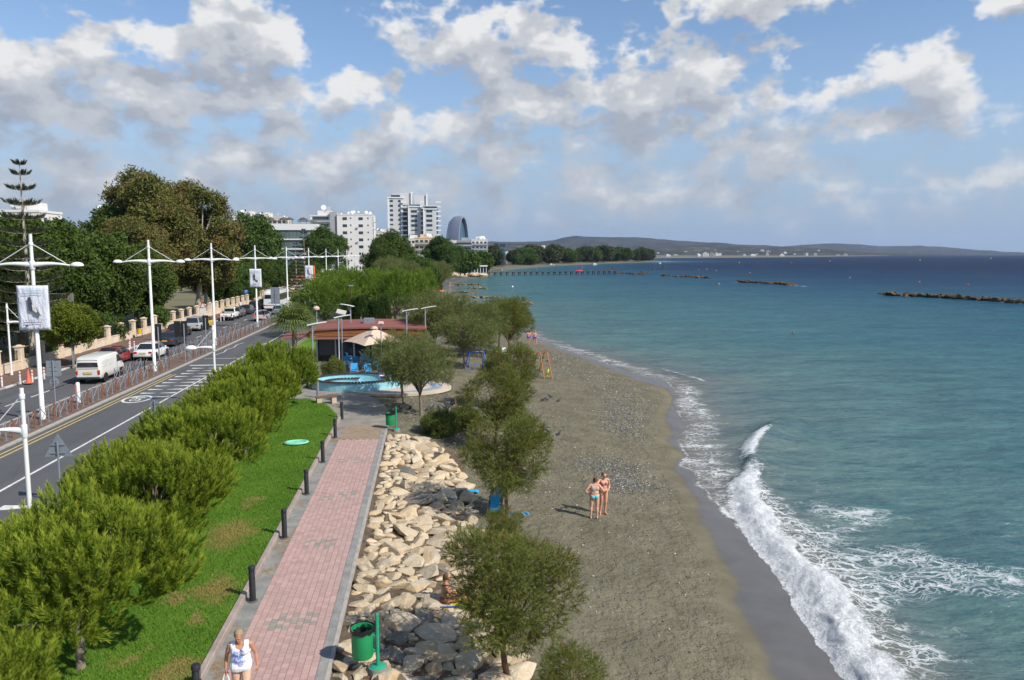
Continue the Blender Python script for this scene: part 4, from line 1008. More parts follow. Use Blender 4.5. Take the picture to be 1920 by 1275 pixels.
def rock_mat(name, cols, dark=(.13, .115, .09)):
    m, nt, out = new_mat(name); co = nt.coord('Object'); oi = nt.new('ShaderNodeObjectInfo').outputs['Random']
    co = nt.vec('ADD', co, nt.vec('MULTIPLY', nt.new('ShaderNodeObjectInfo').outputs['Location'], (1.7, 1.3, 1.1)))
    oi = nt.math('FRACT', nt.math('ADD', oi, nt.new('ShaderNodeNewGeometry').outputs['Random Per Island']))
    c = nt.ramp(oi, [(i / max(1, len(cols) - 1), x) for i, x in enumerate(cols)])
    n = nt.noise(co, 3.2, 6, .65); n2 = nt.noise(co, 15, 5, .7); st = nt.noise(nt.mapping(co, (1.5, 1.5, 9)), 1.4, 4, .6)
    c = nt.mix(nt.rng(n, .36, .7), nt.mix(1, c, (.82, .76, .66), 'MULTIPLY'), c)
    c = nt.mix(nt.rng(nt.noise(co, 1.1, 2), .5, .75, 0, .5), c, nt.mix(1, c, (1.05, .82, .55), 'MULTIPLY'))
    c = nt.mix(nt.rng(n2, .60, .76, 0, .8), c, dark)
    h = nt.math('ADD', nt.math('MULTIPLY', n, .8), nt.math('ADD', nt.math('MULTIPLY', n2, .35), nt.math('MULTIPLY', st, .4)))
    principled(nt, out, c, .92, 0, nt.bump(h, .9, .09), .15)
    return m
M_ROCK = rock_mat('limestone', [(.58, .48, .34), (.64, .55, .41), (.50, .43, .33), (.68, .60, .47), (.60, .47, .31), (.44, .40, .33)])
M_ROCKG = rock_mat('grey_rock', [(.17, .17, .175), (.26, .25, .23), (.21, .20, .19)], (.07, .07, .07))
M_ROCKW = rock_mat('sea_rock', [(.09, .07, .05), (.16, .11, .06), (.06, .052, .042)], (.03, .026, .022))
ROCKS = [rock_mesh(i, .62 + .11 * (i % 5)) for i in range(22)]
for me in ROCKS: me.materials.append(M_ROCK)
ROCKSG = [m.copy() for m in ROCKS[:8]]
for me in ROCKSG: me.materials.clear(); me.materials.append(M_ROCKG)
def build_revetment():
    rv = thing('rock_revetment', 'sloping bank of pale limestone boulders between the brick path and the beach', 'rock bank', (-.3, 26, -.4))
    off = Vector((-.3, 26, -.4)); placed = []
    r = random.Random(21); spots = []
    for radius, tries in ((.44, 130), (.34, 900), (.26, 3600), (.19, 5200), (.13, 4200)):
        for _ in range(tries):
            y = r.uniform(11.5, 39.4); wl = -2.1 + (.3 if radius > .3 else 0); wr = lerp(2.3, 1.2, (y - 11) / 28)
            if y > 34: wr -= (y - 34) * .22
            x = r.uniform(wl, wr)
            # big boulders lie towards the beach, small ones by the path
            if radius > .3 and x < -1.4 + .4 * r.random(): continue
            if x < -1.2 and radius > .22 and r.random() < .7: continue
            if any((x - a) ** 2 + ((y - b) * .95) ** 2 < (.76 * (radius + c)) ** 2 for a, b, c in placed): continue
            placed.append((x, y, radius)); s = radius * 1.75
            spots.append((s / y, x, y, sz(x, y) + radius * .12, (r.uniform(-.25, .25), r.uniform(-.25, .25) + .12, r.uniform(0, 6.28)), (s * r.uniform(.95, 1.4), s * r.uniform(.75, 1.05), s * r.uniform(.55, .95)), r.random() < .05, r.randrange(22)))
    spots.sort(reverse=True)
    VV, TT, off_n = [], [], 0
    for i, (_, x, y, z, rot, sc, grey, k) in enumerate(spots):
        if i < 299: obj('rock', ROCKSG[k % 8] if grey else ROCKS[k], None, rv, Vector((x, y, z)) - off, rot, sc)
        else:
            me = ROCKS[k - k % 2 + 1]; M = Matrix.LocRotScale(Vector((x, y, z)) - off, __import__('mathutils').Euler(rot), Vector(sc)); VV += [(M @ v.co)[:] for v in me.vertices]; TT += [[off_n + q for q in p.vertices] for p in me.polygons]; off_n += len(me.vertices)
    if VV:
        o = obj('smaller_rocks', np_mesh('smaller_rocks', VV, TT), M_ROCK, rv); o['kind'] = 'stuff'
    # small stones in the gaps
    mb = MB(); V = []; T = []
    base = np.array([(1, 0, 0), (-1, 0, 0), (0, 1, 0), (0, -1, 0), (0, 0, 1), (0, 0, -1)], float); tri = np.array([(0, 2, 4), (2, 1, 4), (1, 3, 4), (3, 0, 4), (2, 0, 5), (1, 2, 5), (3, 1, 5), (0, 3, 5)])
    rr = np.random.default_rng(4); N = 3600
    x = rr.uniform(-2.2, 2.3, N); y = rr.uniform(11.5, 40, N); z = sand_z(x, y); s = rr.uniform(.012, .05, N) * (1 + (rr.random(N) < .05) * 1.4)
    P = base[None] * (s[:, None, None] * rr.uniform(.6, 1.3, (N, 6, 1))) * np.array([1.2, 1, .7]); ang = rr.random(N) * 6.28
    Q = P.copy(); Q[..., 0] = P[..., 0] * np.cos(ang)[:, None] - P[..., 1] * np.sin(ang)[:, None]; Q[..., 1] = P[..., 0] * np.sin(ang)[:, None] + P[..., 1] * np.cos(ang)[:, None]
    Q += np.stack([x, y, z + s * .3], -1)[:, None]
    me = np_mesh('rubble', Q.reshape(-1, 3) - np.array(off), (tri[None] + (np.arange(N) * 6)[:, None, None]).reshape(-1, 3))
    o = obj('rubble', me, rock_mat('rubble_stone', [(.46, .37, .25), (.30, .27, .22), (.2, .2, .19)]), rv); o['kind'] = 'stuff'
build_revetment()
def litter_soil():
    m, nt, out = new_mat('needle_litter'); pos = nt.new('ShaderNodeNewGeometry').outputs['Position']
    n = nt.noise(pos, 2.4, 5, .7); c = nt.mix(nt.rng(n, .35, .65), (.10, .082, .06), (.17, .13, .09)); c = nt.mix(nt.rng(nt.noise(pos, 7, 4, .7), .5, .68, 0, .8), c, (.16, .075, .04))
    principled(nt, out, c, .95, 0, nt.bump(nt.noise(pos, 22, 4, .7), .9, .05), .1)
    X, Y = np.meshgrid(np.linspace(-2.27, 2.1, 34), np.linspace(11, 40, 150)); Z = sand_z(X, Y) + .02 - .10 * sstep(X, 1.3, 2.1) - .1 * sstep(Y, 38, 40)
    o = obj('bank_soil', grid_mesh('bank_soil', X, Y, Z), m); o['kind'] = 'structure'
litter_soil()
def pebbles(name, label, spots, N, seed, cols, smin=.012, smax=.034):
    rr = np.random.default_rng(seed); base = np.array([(1, 0, 0), (-1, 0, 0), (0, 1, 0), (0, -1, 0), (0, 0, 1), (0, 0, -1)], float)
    tri = np.array([(0, 2, 4), (2, 1, 4), (1, 3, 4), (3, 0, 4), (2, 0, 5), (1, 2, 5), (3, 1, 5), (0, 3, 5)])
    xs_, ys_ = [], []
    for (px, py, rx, ry, w) in spots:
        p = onsand(px, py); n = int(N * w); xs_.append(rr.normal(p.x, rx, n)); ys_.append(rr.normal(p.y, ry, n))
    x = np.concatenate(xs_); y = np.concatenate(ys_); k = x < xwet(y) - .1; x, y = x[k], y[k]; n = len(x); z = sand_z(x, y); s = rr.uniform(smin, smax, n) * (1 + y / 140)
    P = base[None] * (s[:, None, None] * rr.uniform(.6, 1.4, (n, 6, 1))) * np.array([1.2, 1, .7]) + np.stack([x, y, z + s * .3], -1)[:, None]
    m, nt, out = new_mat(name); ri = nt.new('ShaderNodeNewGeometry').outputs['Random Per Island']; principled(nt, out, nt.ramp(ri, cols), .8, 0, None, .3)
    o = obj(name, np_mesh(name, P.reshape(-1, 3), (tri[None] + (np.arange(n) * 6)[:, None, None]).reshape(-1, 3)), m); tag(o, label, 'pebbles', kind='stuff')
PC = [(0, (.06, .065, .07)), (.5, (.13, .135, .14)), (.8, (.24, .24, .23)), (.95, (.5, .46, .38)), (1, (.6, .58, .52))]
pebbles('pebbles', 'grey and white pebbles strewn in patches over the dark sand', [(1150, 880, .9, 1.3, .13), (1175, 910, .8, .9, .10), (1165, 800, .7, 2.2, .12), (1170, 770, .8, 2.5, .10), (1090, 700, 2.5, 4, .14), (1060, 670, 2.5, 5, .16), (860, 760, 1.5, 1.8, .12), (830, 790, 1.2, 1.2, .08), (1010, 830, 2.4, 6, .15), (1080, 1000, 2.4, 6, .08), (1180, 740, 1.2, 4, .1)], 9000, 5, PC)
# ------------------------------------------------------------------ path bollards
BLACK = mat('black_bollard_paint', (.022, .024, .028), .5, .3, 6)
GREYM = mat('galvanised_steel', (.36, .38, .40), .45, .2, 4, metal=.6)
STEEL = mat('weathered_steel', (.26, .29, .32), .55, .2, 4, metal=.35)
WHITE = mat('white_paint', (.72, .72, .70), .45, .08, 2)
def bollard_src():
    a = MB(); a.lathe([(.085, 0), (.085, .82), (.075, .84), (.075, .87), (.092, .885), (.092, .955), (.08, .985), (0, .995)], 14); A = a.mesh('bollard_post', True); A.materials.append(BLACK)
    b = MB(); b.lathe([(.13, 0), (.13, .025), (.09, .03)], 14); B = b.mesh('bollard_base', True); B.materials.append(mat('bollard_base_metal', (.12, .10, .085), .8, .3, 8))
    c = MB(); c.box((.082, -.02, .79), (.016, .085, .16)); C_ = c.mesh('lamp_slot'); C_.materials.append(mat('grey_lens', (.10, .10, .11), .3))
    return A, B, C_
BA, BB, BC = bollard_src()
for i, y in enumerate((15.25, 20.2, 24.8, 29.4, 34.0, 38.6, 43.0)):
    lab = ['black bollard nearest the bottom of the picture, left of the walking woman', 'black bollard just beyond the walking woman on the path edge'][i] if i < 2 else 'black bollard on the path edge, %s one beyond the walking woman' % ORD[i - 1]
    t = thing('path_bollard', lab, 'bollard', (-4.76 + (.0 if i < 6 else -.15), y, .095), 0, 'black bollards along the brick path')
    obj('post', BA, None, t); obj('base', BB, None, t); obj('lamp_slot', BC, None, t)
# ------------------------------------------------------------------ lamps
M_GLASS = mat('lamp_glass', (.55, .55, .52), .2, .1)
def mast_src():
    P = MB(); P.lathe([(.16, 0), (.16, .35), (.125, .4), (.085, 10.15), (.085, 10.25), (0, 10.26)], 12)
    P.lathe([(.13, 8.32), (.145, 8.34), (.145, 8.78), (.13, 8.8)], 12); P.lathe([(.10, 9.62), (.115, 9.64), (.115, 9.78), (.10, 9.8)], 12)
    pole = P.mesh('pole', True); pole.materials.append(WHITE)
    A = MB()
    for s in (-1, 1):
        n = 9; prof = []
        for i in range(n + 1):
            t = i / n; x = s * lerp(.08, 2.02, t); zc = 8.55 + .10 * math.sin(t * PI * .9) - .05 * t; h = lerp(.20, .055, t); w = lerp(.13, .06, t); prof.append((x, zc, w, h))
        vs = []
        for x, zc, w, h in prof: vs += [(x, w * math.cos(a), zc + h * math.sin(a) * (.9 if math.sin(a) > 0 else .55)) for a in (2 * PI * k / 10 for k in range(10))]
        A.add(vs, [(i * 10 + k, i * 10 + (k + 1) % 10, (i + 1) * 10 + (k + 1) % 10, (i + 1) * 10 + k) for i in range(n) for k in range(10)] + [tuple(range(10)), tuple(n * 10 + k for k in range(10))])
    arm = A.mesh('arm', True); arm.materials.append(WHITE)
    S = MB()
    for s in (-1, 1): S.tube([(s * .08, 0, 9.71), (s * 1.75, 0, 8.66)], .022, 6)
    stay = S.mesh('stay_rod', True); stay.materials.append(WHITE)
    Hh = MB(); Hh.lathe([(.0, .20), (.14, .19), (.26, .14), (.34, .06), (.36, 0), (.34, -.03), (.0, -.04)][::-1], 18, sy=.72); head = Hh.mesh('lamp_head', True); head.materials.append(WHITE)
    L = MB(); L.lathe([(.0, -.09), (.18, -.075), (.26, -.035)], 16, sy=.7); lens = L.mesh('lens', True); lens.materials.append(M_GLASS)
    return pole, arm, stay, head, lens
POLE, ARM, STAY, HEAD, LENS = mast_src()
def mast(x, y, label):
    t = thing('lamp_mast', label, 'street lamp', (x, y, .12), 0, 'white double-arm lamp masts on the median')
    obj('pole', POLE, None, t); obj('arm', ARM, None, t); obj('stay_rod', STAY, None, t)
    for s in (-1, 1):
        h = obj('lamp_head', HEAD, None, t, (s * 2.32, 0, 8.54)); obj('lens', LENS, None, h)
    return t
MASTY = [44.8, 62.6, 80, 99.5, 121, 143, 167, 189, 209, 231, 254, 278]
MDESC = {0: 'nearest white double-arm lamp mast, carrying the largest banner', 1: 'second white double-arm lamp mast from the left, behind the white saloon', 2: 'third white double-arm lamp mast from the left', 3: 'white double-arm lamp mast with a banner left of the coach', 4: 'white double-arm lamp mast right of the coach', 5: 'white double-arm lamp mast with a banner edged in orange'}
for i, y in enumerate(MASTY): mast(-21.55, y, MDESC.get(i, ordw(i) + ' white double-arm lamp mast counting from the nearest one'))
# banners
def banner(i, y, w, h, zc, label, orange=False):
    t = thing('banner', label, 'banner', (-21.55, y - .16, .12 + zc), .0, 'white poster banners on the lamp masts')
    m, nt, out = new_mat('banner_cloth_%d' % i); co = nt.coord('Object')
    c = nt.mix(nt.rng(nt.noise(co, 1.2, 3), .3, .7), (.60, .61, .68), (.72, .73, .77))
    principled(nt, out, c, .6, 0, nt.bump(nt.noise(nt.mapping(co, (2.5, 1, 1), rot=(0, .5, 0)), 1.6, 3), .8, .12), .3)
    nx, nz = 10, 14; X, Z = np.meshgrid(np.linspace(-w / 2, w / 2, nx), np.linspace(-h / 2, h / 2, nz)); Y = -.05 * np.exp(-(X / .12) ** 2) + .03 * (vnoise(X * 2.4, Z * 2.4, i) - .5)
    pl = obj('cloth', grid_mesh('banner_cloth', X, Y - .03, Z), m, t)
    pl.modifiers.new('thick', 'SOLIDIFY').thickness = .01
    fr = MB(); e = .03
    for zz in (-h / 2, h / 2): fr.box((0, .02, zz), (w + .06, .05, e))
    for xx in (-w / 2, w / 2): fr.box((xx, .02, 0), (e, .05, h))
    fr.build('frame', STEEL, t)
    dk = mat('banner_print_dark', (.06, .065, .085), .6, .3); bl = mat('banner_print_blue', (.32, .52, .62), .6, .2)
    a = MB(); a.prism_y([(-.22 * w / 1.5, .55 * h / 2.4), (-.08 * w / 1.5, .62 * h / 2.4), (.0, .2 * h / 2.4), (-.04, -.22 * h / 2.4), (-.2 * w / 1.5, -.12 * h / 2.4)], -.13, -.125); a.build('printed_figure', dk, t)
    a = MB(); a.prism_y([(-.05 * w, .28 * h / 2.4), (.12 * w, .02), (.26 * w, -.46 * h / 2.4), (.2 * w, -.40 * h / 2.4), (.19 * w, -.5 * h / 2.4), (.02 * w, -.34 * h / 2.4), (-.03 * w, -.1 * h / 2.4)], -.13, -.125); a.build('printed_figure', mat('banner_print_grey', (.13, .135, .16), .6, .3), t)
    if h > 2.2:
        a = MB(); a.prism_y([(-.02 * w, .2), (.06 * w, .16), (.15 * w, -.2), (.1 * w, -.26), (0, -.1)], -.138, -.134); a.build('printed_figure', mat('banner_print_white', (.7, .66, .6), .6, .6, 12), t)
        for k, (zz, ww, hh, mm) in enumerate(((.33 * h, .62, .05, bl), (.385 * h, .6, .05, bl), (-.27 * h, .55, .03, mat('banner_print_mid', (.25, .25, .32), .6, .3)), (-.32 * h, .55, .06, mat('banner_print_mid', (.25, .25, .32))))):
            a = MB(); r = random.Random(k); x = -ww * w / 2
            while x < ww * w / 2: 
                g = r.uniform(.03, .13); a.box((x + g / 2, -.13, zz), (g, .004, hh)); x += g + .025
            a.build('printed_line', mm, t)
        a = MB(); a.lathe([(.0, 0), (.075, 0), (.075, .004), (0, .004)], 16, (-.22 * w, -.125, -.40 * h), rx=PI / 2); a.build('printed_emblem', mat('banner_print_navy', (.06, .12, .24)), t)
        a = MB(); a.lathe([(.0, 0), (.05, 0), (.05, .004), (0, .004)], 12, (.2 * w, -.125, -.41 * h), rx=PI / 2); a.build('printed_emblem', mat('banner_print_rose', (.45, .25, .25)), t)
    if orange:
        a = MB(); a.box((w / 2 + .2, .02, 0), (.4, .02, h)); a.build('orange_edge', mat('orange_cloth', (.75, .19, .05), .6), t)
def zat(py, y): return aty(600, py, y).z
for i, (k, p0, p1, w, lab, og) in enumerate(((0, 533, 613, 1.62, 'largest white poster banner, on the nearest lamp mast', False), (3, 504, 538, 1.45, 'white poster banner on the mast left of the coach', False), (5, 498, 523, 1.4, 'white poster banner with an orange edge', True), (8, 500, 515, 1.4, 'small distant white poster banner near the white apartment block', False))):
    y = MASTY[k]; z0, z1 = zat(p0, y), zat(p1, y); banner(i, y, w, z0 - z1, (z0 + z1) / 2 - .12, lab, og)
def low_lamp(x, y, label, flip=1, h=4.75):
    t = thing('low_lamp', label, 'street lamp', (x, y, .15), 0 if flip > 0 else PI, 'low white lamps with a single arm')
    P = MB(); P.lathe([(.10, 0), (.10, .3), (.075, .32), (.065, h), (.065, h + .03), (0, h + .04)], 12); P.lathe([(.085, h - 1.62), (.095, h - 1.6), (.095, h - 1.2), (.085, h - 1.18)], 12); P.lathe([(.08, h - .34), (.09, h - .32), (.09, h - .18), (.08, h - .16)], 12)
    P.build('pole', WHITE, t, True)
    A = MB(); n = 8; vs = []
    for i in range(n + 1):
        q = i / n; xx = -lerp(.06, 1.05, q); ww = lerp(.11, .06, q); hh = lerp(.16, .05, q)
        vs += [(xx, ww * math.cos(a), h - 1.42 + .06 * math.sin(q * 2.6) + hh * math.sin(a) * (.9 if math.sin(a) > 0 else .5)) for a in (2 * PI * k / 10 for k in range(10))]
    A.add(vs, [(i * 10 + k, i * 10 + (k + 1) % 10, (i + 1) * 10 + (k + 1) % 10, (i + 1) * 10 + k) for i in range(n) for k in range(10)] + [tuple(range(10)), tuple(n * 10 + k for k in range(10))])
    A.build('arm', WHITE, t, True)
    MB().tube([(-.05, 0, h - .25), (-1.0, 0, h - 1.33)], .018, 6).build('stay_rod', WHITE, t)
    hd = obj('lamp_head', HEAD, None, t, (-1.36, 0, h - 1.42)); obj('lens', LENS, None, hd)
low_lamp(-13.3, 26.4, 'nearest low lamp on the verge, its white pole cut by the pines at the left')
low_lamp(-13.3, 49.0, 'low lamp with a dome over the road beside the crossing')
low_lamp(-13.3, 93.5, 'farther low lamp with a dome, left of the round pines')
p = at(152, 690); low_lamp(-31.6, 61.5, 'low lamp on the far pavement behind the clipped globe tree', -1, 5.4)
low_lamp(-31.6, 51.6, 'low lamp at the left edge of the picture on the far pavement', -1, 5.3)
# ------------------------------------------------------------------ crossed barriers on the median
RUST = mat('rust_brown_post', (.22, .095, .05), .8, .3, 8)
def barrier_src():
    f = MB(); z0, z1, w = .18, .98, .85
    f.tube([(0, -w / 2, 0), (0, -w / 2, z1), (0, w / 2, z1), (0, w / 2, 0)], .026, 6)
    f.tube([(.0, -w / 2, z0), (.0, w / 2, z1 - .05)], .022, 6); f.tube([(.0, w / 2, z0), (.0, -w / 2, z1 - .05)], .022, 6)
    for s in (-1, 1): f.box((0, s * w / 2, .01), (.16, .12, .02))
    F_ = f.mesh('crossed_frame', True); F_.materials.append(STEEL)
    p = MB(); p.lathe([(.045, 0), (.045, .86), (.05, .87), (.05, .93), (0, .96)], 8, (0, 1.07, 0)); P_ = p.mesh('post', True); P_.materials.append(RUST)
    c = MB(); c.tube([(0, .43, .8), (0, .74, .58), (0, 1.05, .8)], .014, 4); c.tube([(0, 1.1, .8), (0, 1.4, .58), (0, 1.7, .8)], .014, 4); C_ = c.mesh('chain', True); C_.materials.append(GREYM)
    return F_, P_, C_
FA, FB, FC = barrier_src()
for i in range(42):
    y = 28.5 + i * 2.15
    if 63.5 < y < 67.5: continue
    t = thing('crossed_barrier', '%s steel barrier with crossed bars on the median, counted from the left edge' % ordw(i), 'barrier', (-20.85 if i % 1 == 0 else -20.9, y, .12), random.uniform(-.03, .03), 'crossed barriers along the median')
    obj('crossed_frame', FA, None, t); obj('post', FB, None, t); obj('chain', FC, None, t)
for i in range(18):
    y = 58 + i * 2.15
    if 63.5 < y < 67.5: continue
    t = thing('crossed_barrier', '%s barrier with crossed bars in the second line by the crossing' % ordw(i), 'barrier', (-22.6, y, .12), random.uniform(-.03, .03), 'crossed barriers of the second line')
    obj('crossed_frame', FA, None, t); obj('post', FB, None, t); obj('chain', FC, None, t)
# ------------------------------------------------------------------ signs
def sign(name, label, loc, h, plates, rz=0., r=.035):
    t = thing(name, label, 'sign', loc, rz)
    MB().tube([(0, 0, -.05), (0, 0, h)], r, 8).build('pole', STEEL, t)
    for kind, z, s in plates:
        m = MB(); nm = 'plate'
        if kind == 'tri': m.prism_y([(-s / 2, z - s * .29), (s / 2, z - s * .29), (0, z + s * .58)], .05, .062); nm = 'triangular_plate'
        elif kind == 'rnd': m.lathe([(0, 0), (s / 2, 0), (s / 2, .012), (0, .012)], 24, (0, .062, z), rx=PI / 2); nm = 'round_plate'
        elif kind == 'box': m.box((0, .06, z), (s, .03, s * 1.15)); nm = 'rectangular_plate'
        elif kind == 'tall': m.box((0, .06, z), (s, .03, s * 1.9)); nm = 'rectangular_plate'
        pl = m.build(nm, STEEL, t)
        b = MB()
        for dz in (-.14, .14): b.box((0, .03, z + dz * s / .9), (s * .5, .03, .04))
        b.build('bracket', GREYM, t)
    return t
p = at(115, 945); sign('triangular_sign', 'back of a triangular road sign on the near verge', (p.x, p.y, .15), 2.25, [('tri', 1.95, 1.0)])
p = at(126, 760); sign('road_sign', 'back of a square and a round road sign on the median', (-21.2, 45.6, .12), 3.2, [('box', 2.72, .78), ('rnd', 1.95, .5)], .05)
p = at(325, 750); sign('road_sign', 'back of a small round road sign peeping over the pines', (-13.45, 38.8, .15), 2.0, [('rnd', 1.75, .5), ('box', 1.25, .42)])
p = at(552, 615); sign('road_sign', 'back of a tall grey road sign right of the coach', (-20.9, 108, .12), 4.4, [('tall', 3.5, 1.2)])
t = sign('parking_sign', 'small blue parking sign on the far pavement', (-30.2, 132, .12), 3.2, [])
MB().box((0, -.05, 2.95), (.6, .02, .62)).build('blue_plate', mat('sign_blue', (.03, .16, .50), .5, .05), t); obj('letter', text_mesh('P', .55), WHITE, t, (0, -.068, 2.95), (PI / 2, 0, 0))
t = sign('warning_sign', 'red and white warning sign on the far pavement beside the pickup', (-30.2, 107, .12), 2.6, [])
MB().prism_y([(-.45, 2.0), (.45, 2.0), (0, 2.8)], -.06, -.05).build('red_triangle', mat('sign_red', (.55, .04, .03), .5), t); MB().prism_y([(-.3, 2.07), (.3, 2.07), (0, 2.6)], -.07, -.062).build('white_triangle', WHITE, t); MB().box((0, -.055, 1.55), (.8, .02, .7)).build('white_plate', WHITE, t)
# ------------------------------------------------------------------ traffic lights
LENSG, nt, out = new_mat('lit_green_lens'); em = nt.new('ShaderNodeEmission'); em.inputs[0].default_value = (.05, 1, .35, 1); em.inputs[1].default_value = .9; nt.l.new(em.outputs[0], out.inputs[0])
DLENS = mat('dark_lens', (.03, .03, .03), .3); BLK = mat('black_plastic', (.018, .018, .02), .5)
def traffic_light(label, loc, h, front=True, two=False, rz=0.):
    t = thing('traffic_light', label, 'traffic light', loc, rz)
    MB().tube([(0, 0, -.05), (0, 0, h)], .055, 10).build('pole', GREYM, t)
    for k in range(2 if two else 1):
        x = k * .55; hd = MB(); hd.box((x, -.16, h - .45), (.36, .2, 1.05)); hb = hd.build('signal_head', BLK, t, bevel=.03)
        if front:
            fr = MB(); 
            for dx, dz, sx, sz_ in ((-.24, 0, .05, 1.3), (.24, 0, .05, 1.3), (0, .65, .53, .05), (0, -.65, .53, .05)): fr.box((x + dx, -.12, h - .45 + dz), (sx, .03, sz_))
            fr.build('backboard_edge', WHITE, t); MB().box((x, -.105, h - .45), (.46, .02, 1.28)).build('backboard', BLK, t)
            for j, mm in enumerate((DLENS, DLENS, LENSG)): MB().lathe([(0, 0), (.11, 0), (.11, .02), (0, .02)], 16, (x, -.265, h - .12 - j * .33), rx=PI / 2).build('lens', mm, hb)
            for j in range(3): MB().lathe([(.13, 0), (.13, .13), (.12, .13), (.12, 0)], 14, (x, -.265, h - .12 - j * .33), rx=PI / 2).build('visor', BLK, hb)
        else: MB().box((x, -.05, h - .45), (.52, .02, 1.35)).build('backboard', BLK, t)
    return t
p = at(220, 670); traffic_light('traffic light showing green on the far pavement', (-28.9, 65.5, .12), 3.2)
traffic_light('black back of a traffic light on the median left of the crossing', (-21.9, 64.8, .12), 3.3, False, rz=PI)
traffic_light('black back of a twin traffic light on the median at the crossing', (-20.7, 67.5, .12), 3.3, False, True, rz=PI)
traffic_light('black traffic light standing right of the twin one', (-18.9 if False else -20.6, 73.5, .12), 3.3, False, rz=PI)
t = thing('signal_box', 'small yellow push-button box on a pole at the crossing', 'push button', (-20.9, 69.5, .12)); MB().tube([(0, 0, 0), (0, 0, 1.2)], .04, 8).build('pole', GREYM, t); MB().box((0, -.08, 1.05), (.16, .12, .3)).build('box', mat('yellow_paint', (.72, .48, .03), .5), t)
# ------------------------------------------------------------------ red and white posts, cone, bins on the far pavement
RED = mat('red_band', (.50, .05, .03), .6); CONEO = mat('cone_orange', (.62, .13, .07), .6)
def rw_src():
    a = MB(); a.lathe([(.065, 0), (.065, .86), (.05, .9), (0, .91)], 10); A = a.mesh('post', True); A.materials.append(mat('dirty_white', (.60, .57, .54), .6, .12, 6))
    b = MB(); b.lathe([(.068, .70), (.068, .79)], 10); b.lathe([(.068, .50), (.068, .53)], 10); B = b.mesh('red_band', True); B.materials.append(RED); return A, B
PA, PB = rw_src()
RWP = [(4, 725), (38, 720), (61, 717), (83, 711), (102, 704), (207, 672), (220, 667), (243, 660), (244, 652), (252, 657), (414, 603), (420, 601), (428, 600), (433, 599)]
for i, (px, py) in enumerate(RWP):
    p = at(px, py, .12); t = thing('kerb_post', '%s red-banded white post from the left on the far pavement' % ordw(i), 'bollard', (max(p.x, -31.3), p.y, .12), 0, 'red-banded posts on the far pavement'); obj('post', PA, None, t); obj('red_band', PB, None, t)
t = thing('keep_left_post', 'white post with an orange front on the median beside the van', 'bollard', (-21.7, 49.6, .12)); MB().lathe([(.12, 0), (.12, 1.2), (.09, 1.27), (0, 1.28)], 12).build('post', WHITE, t, True); MB().box((-.06, -.125, .8), (.08, .02, .7)).build('orange_strip', CONEO, t)
p = at(54, 718, .12); t = thing('traffic_cone', 'orange traffic cone on the far pavement', 'traffic cone', (p.x, p.y, .12)); MB().lathe([(.2, .03), (.19, .05), (.035, .95), (.03, .97), (0, .97)], 14).build('cone', CONEO, t, True); MB().box((0, 0, .015), (.5, .5, .03)).build('base', CONEO, t)
YBIN = mat('yellow_bin_plastic', (.62, .40, .02), .5)
for px, py, lab in ((246, 634, 'yellow litter bin on a frame near the green traffic light'), (411, 586, 'yellow bin beyond the parked pickup')):
    p = at(px, py, .12); x = max(p.x, -31.6); t = thing('yellow_bin', lab, 'litter bin', (x, p.y, .12)); MB().lathe([(.2, .45), (.24, 1.0), (.22, 1.0), (.19, .5)], 12).build('bucket', YBIN, t, True)
    fr = MB()
    for s in (-1, 1): fr.tube([(s * .28, 0, 0), (s * .28, 0, .95)], .025, 6)
    fr.tube([(-.28, 0, .1), (.28, 0, .1)], .02, 6); fr.build('frame', BLK, t)
# ------------------------------------------------------------------ boundary wall with piers and railings
CREAM = mat('cream_wall', (.62, .48, .34), .9, .14, 1.2, col2=(.70, .58, .44), bump=.2)
def boundary_wall():
    t = thing('boundary_wall', 'low cream wall with square piers and dark railings along the far pavement', 'wall', (-32.6, 24, 0))
    k = 0
    for i in range(52):
        y0 = i * 3.4; w = MB(); w.box((0, y0 + 1.7, .40), (.3, 2.9, .80)); w.build('wall_panel', CREAM, t, bevel=.015)
        c = MB(); c.box((0, y0 + 1.7, .84), (.38, 2.9, .07)); c.build('coping', CREAM, t)
        b = MB(); b.box((0, y0, .95), (.5, .5, 1.9)); pr = b.build('pier', CREAM, t, bevel=.02)
        b = MB(); b.box((0, y0, 1.95), (.62, .62, .1)); b.box((0, y0, 2.04), (.4, .4, .1), taper=.5); b.build('pier_cap', CREAM, pr)
        if i < 26:
            r = MB(); 
            for zz in (1.0, 1.6): r.box((0, y0 + 1.7, zz), (.03, 2.9, .035))
            for j in range(18): r.box((0, y0 + .35 + j * .16, 1.32), (.022, .022, .9))
            r.build('railing', BLK, t)
boundary_wall()
t = thing('slatted_board', 'tall black slatted board with a grey edge standing behind the boundary wall', 'billboard', (-33.4, 75.5, 0), .05)
sb = MB(); n = 16
for i in range(n): MB().box((-3.5 + i * .232, 0, 3.9), (.20, .06, 3.4)).build('slat', mat('black_slat', (.030, .028, .028), .6, .3), t)
MB().box((.25, 0, 3.2), (.42, .3, 4.9)).build('edge_post', mat('grey_board_edge', (.16, .16, .165), .6), t); MB().box((-1.7, 0, 5.62), (3.9, .2, .07)).build('top_rail', mat('grey_board_edge', (.16, .16, .165)), t)
for x in (-3.3, -1.2): MB().box((x, .1, 1.1), (.14, .14, 2.2)).build('leg', mat('grey_board_edge', (.16, .16, .165)), t)
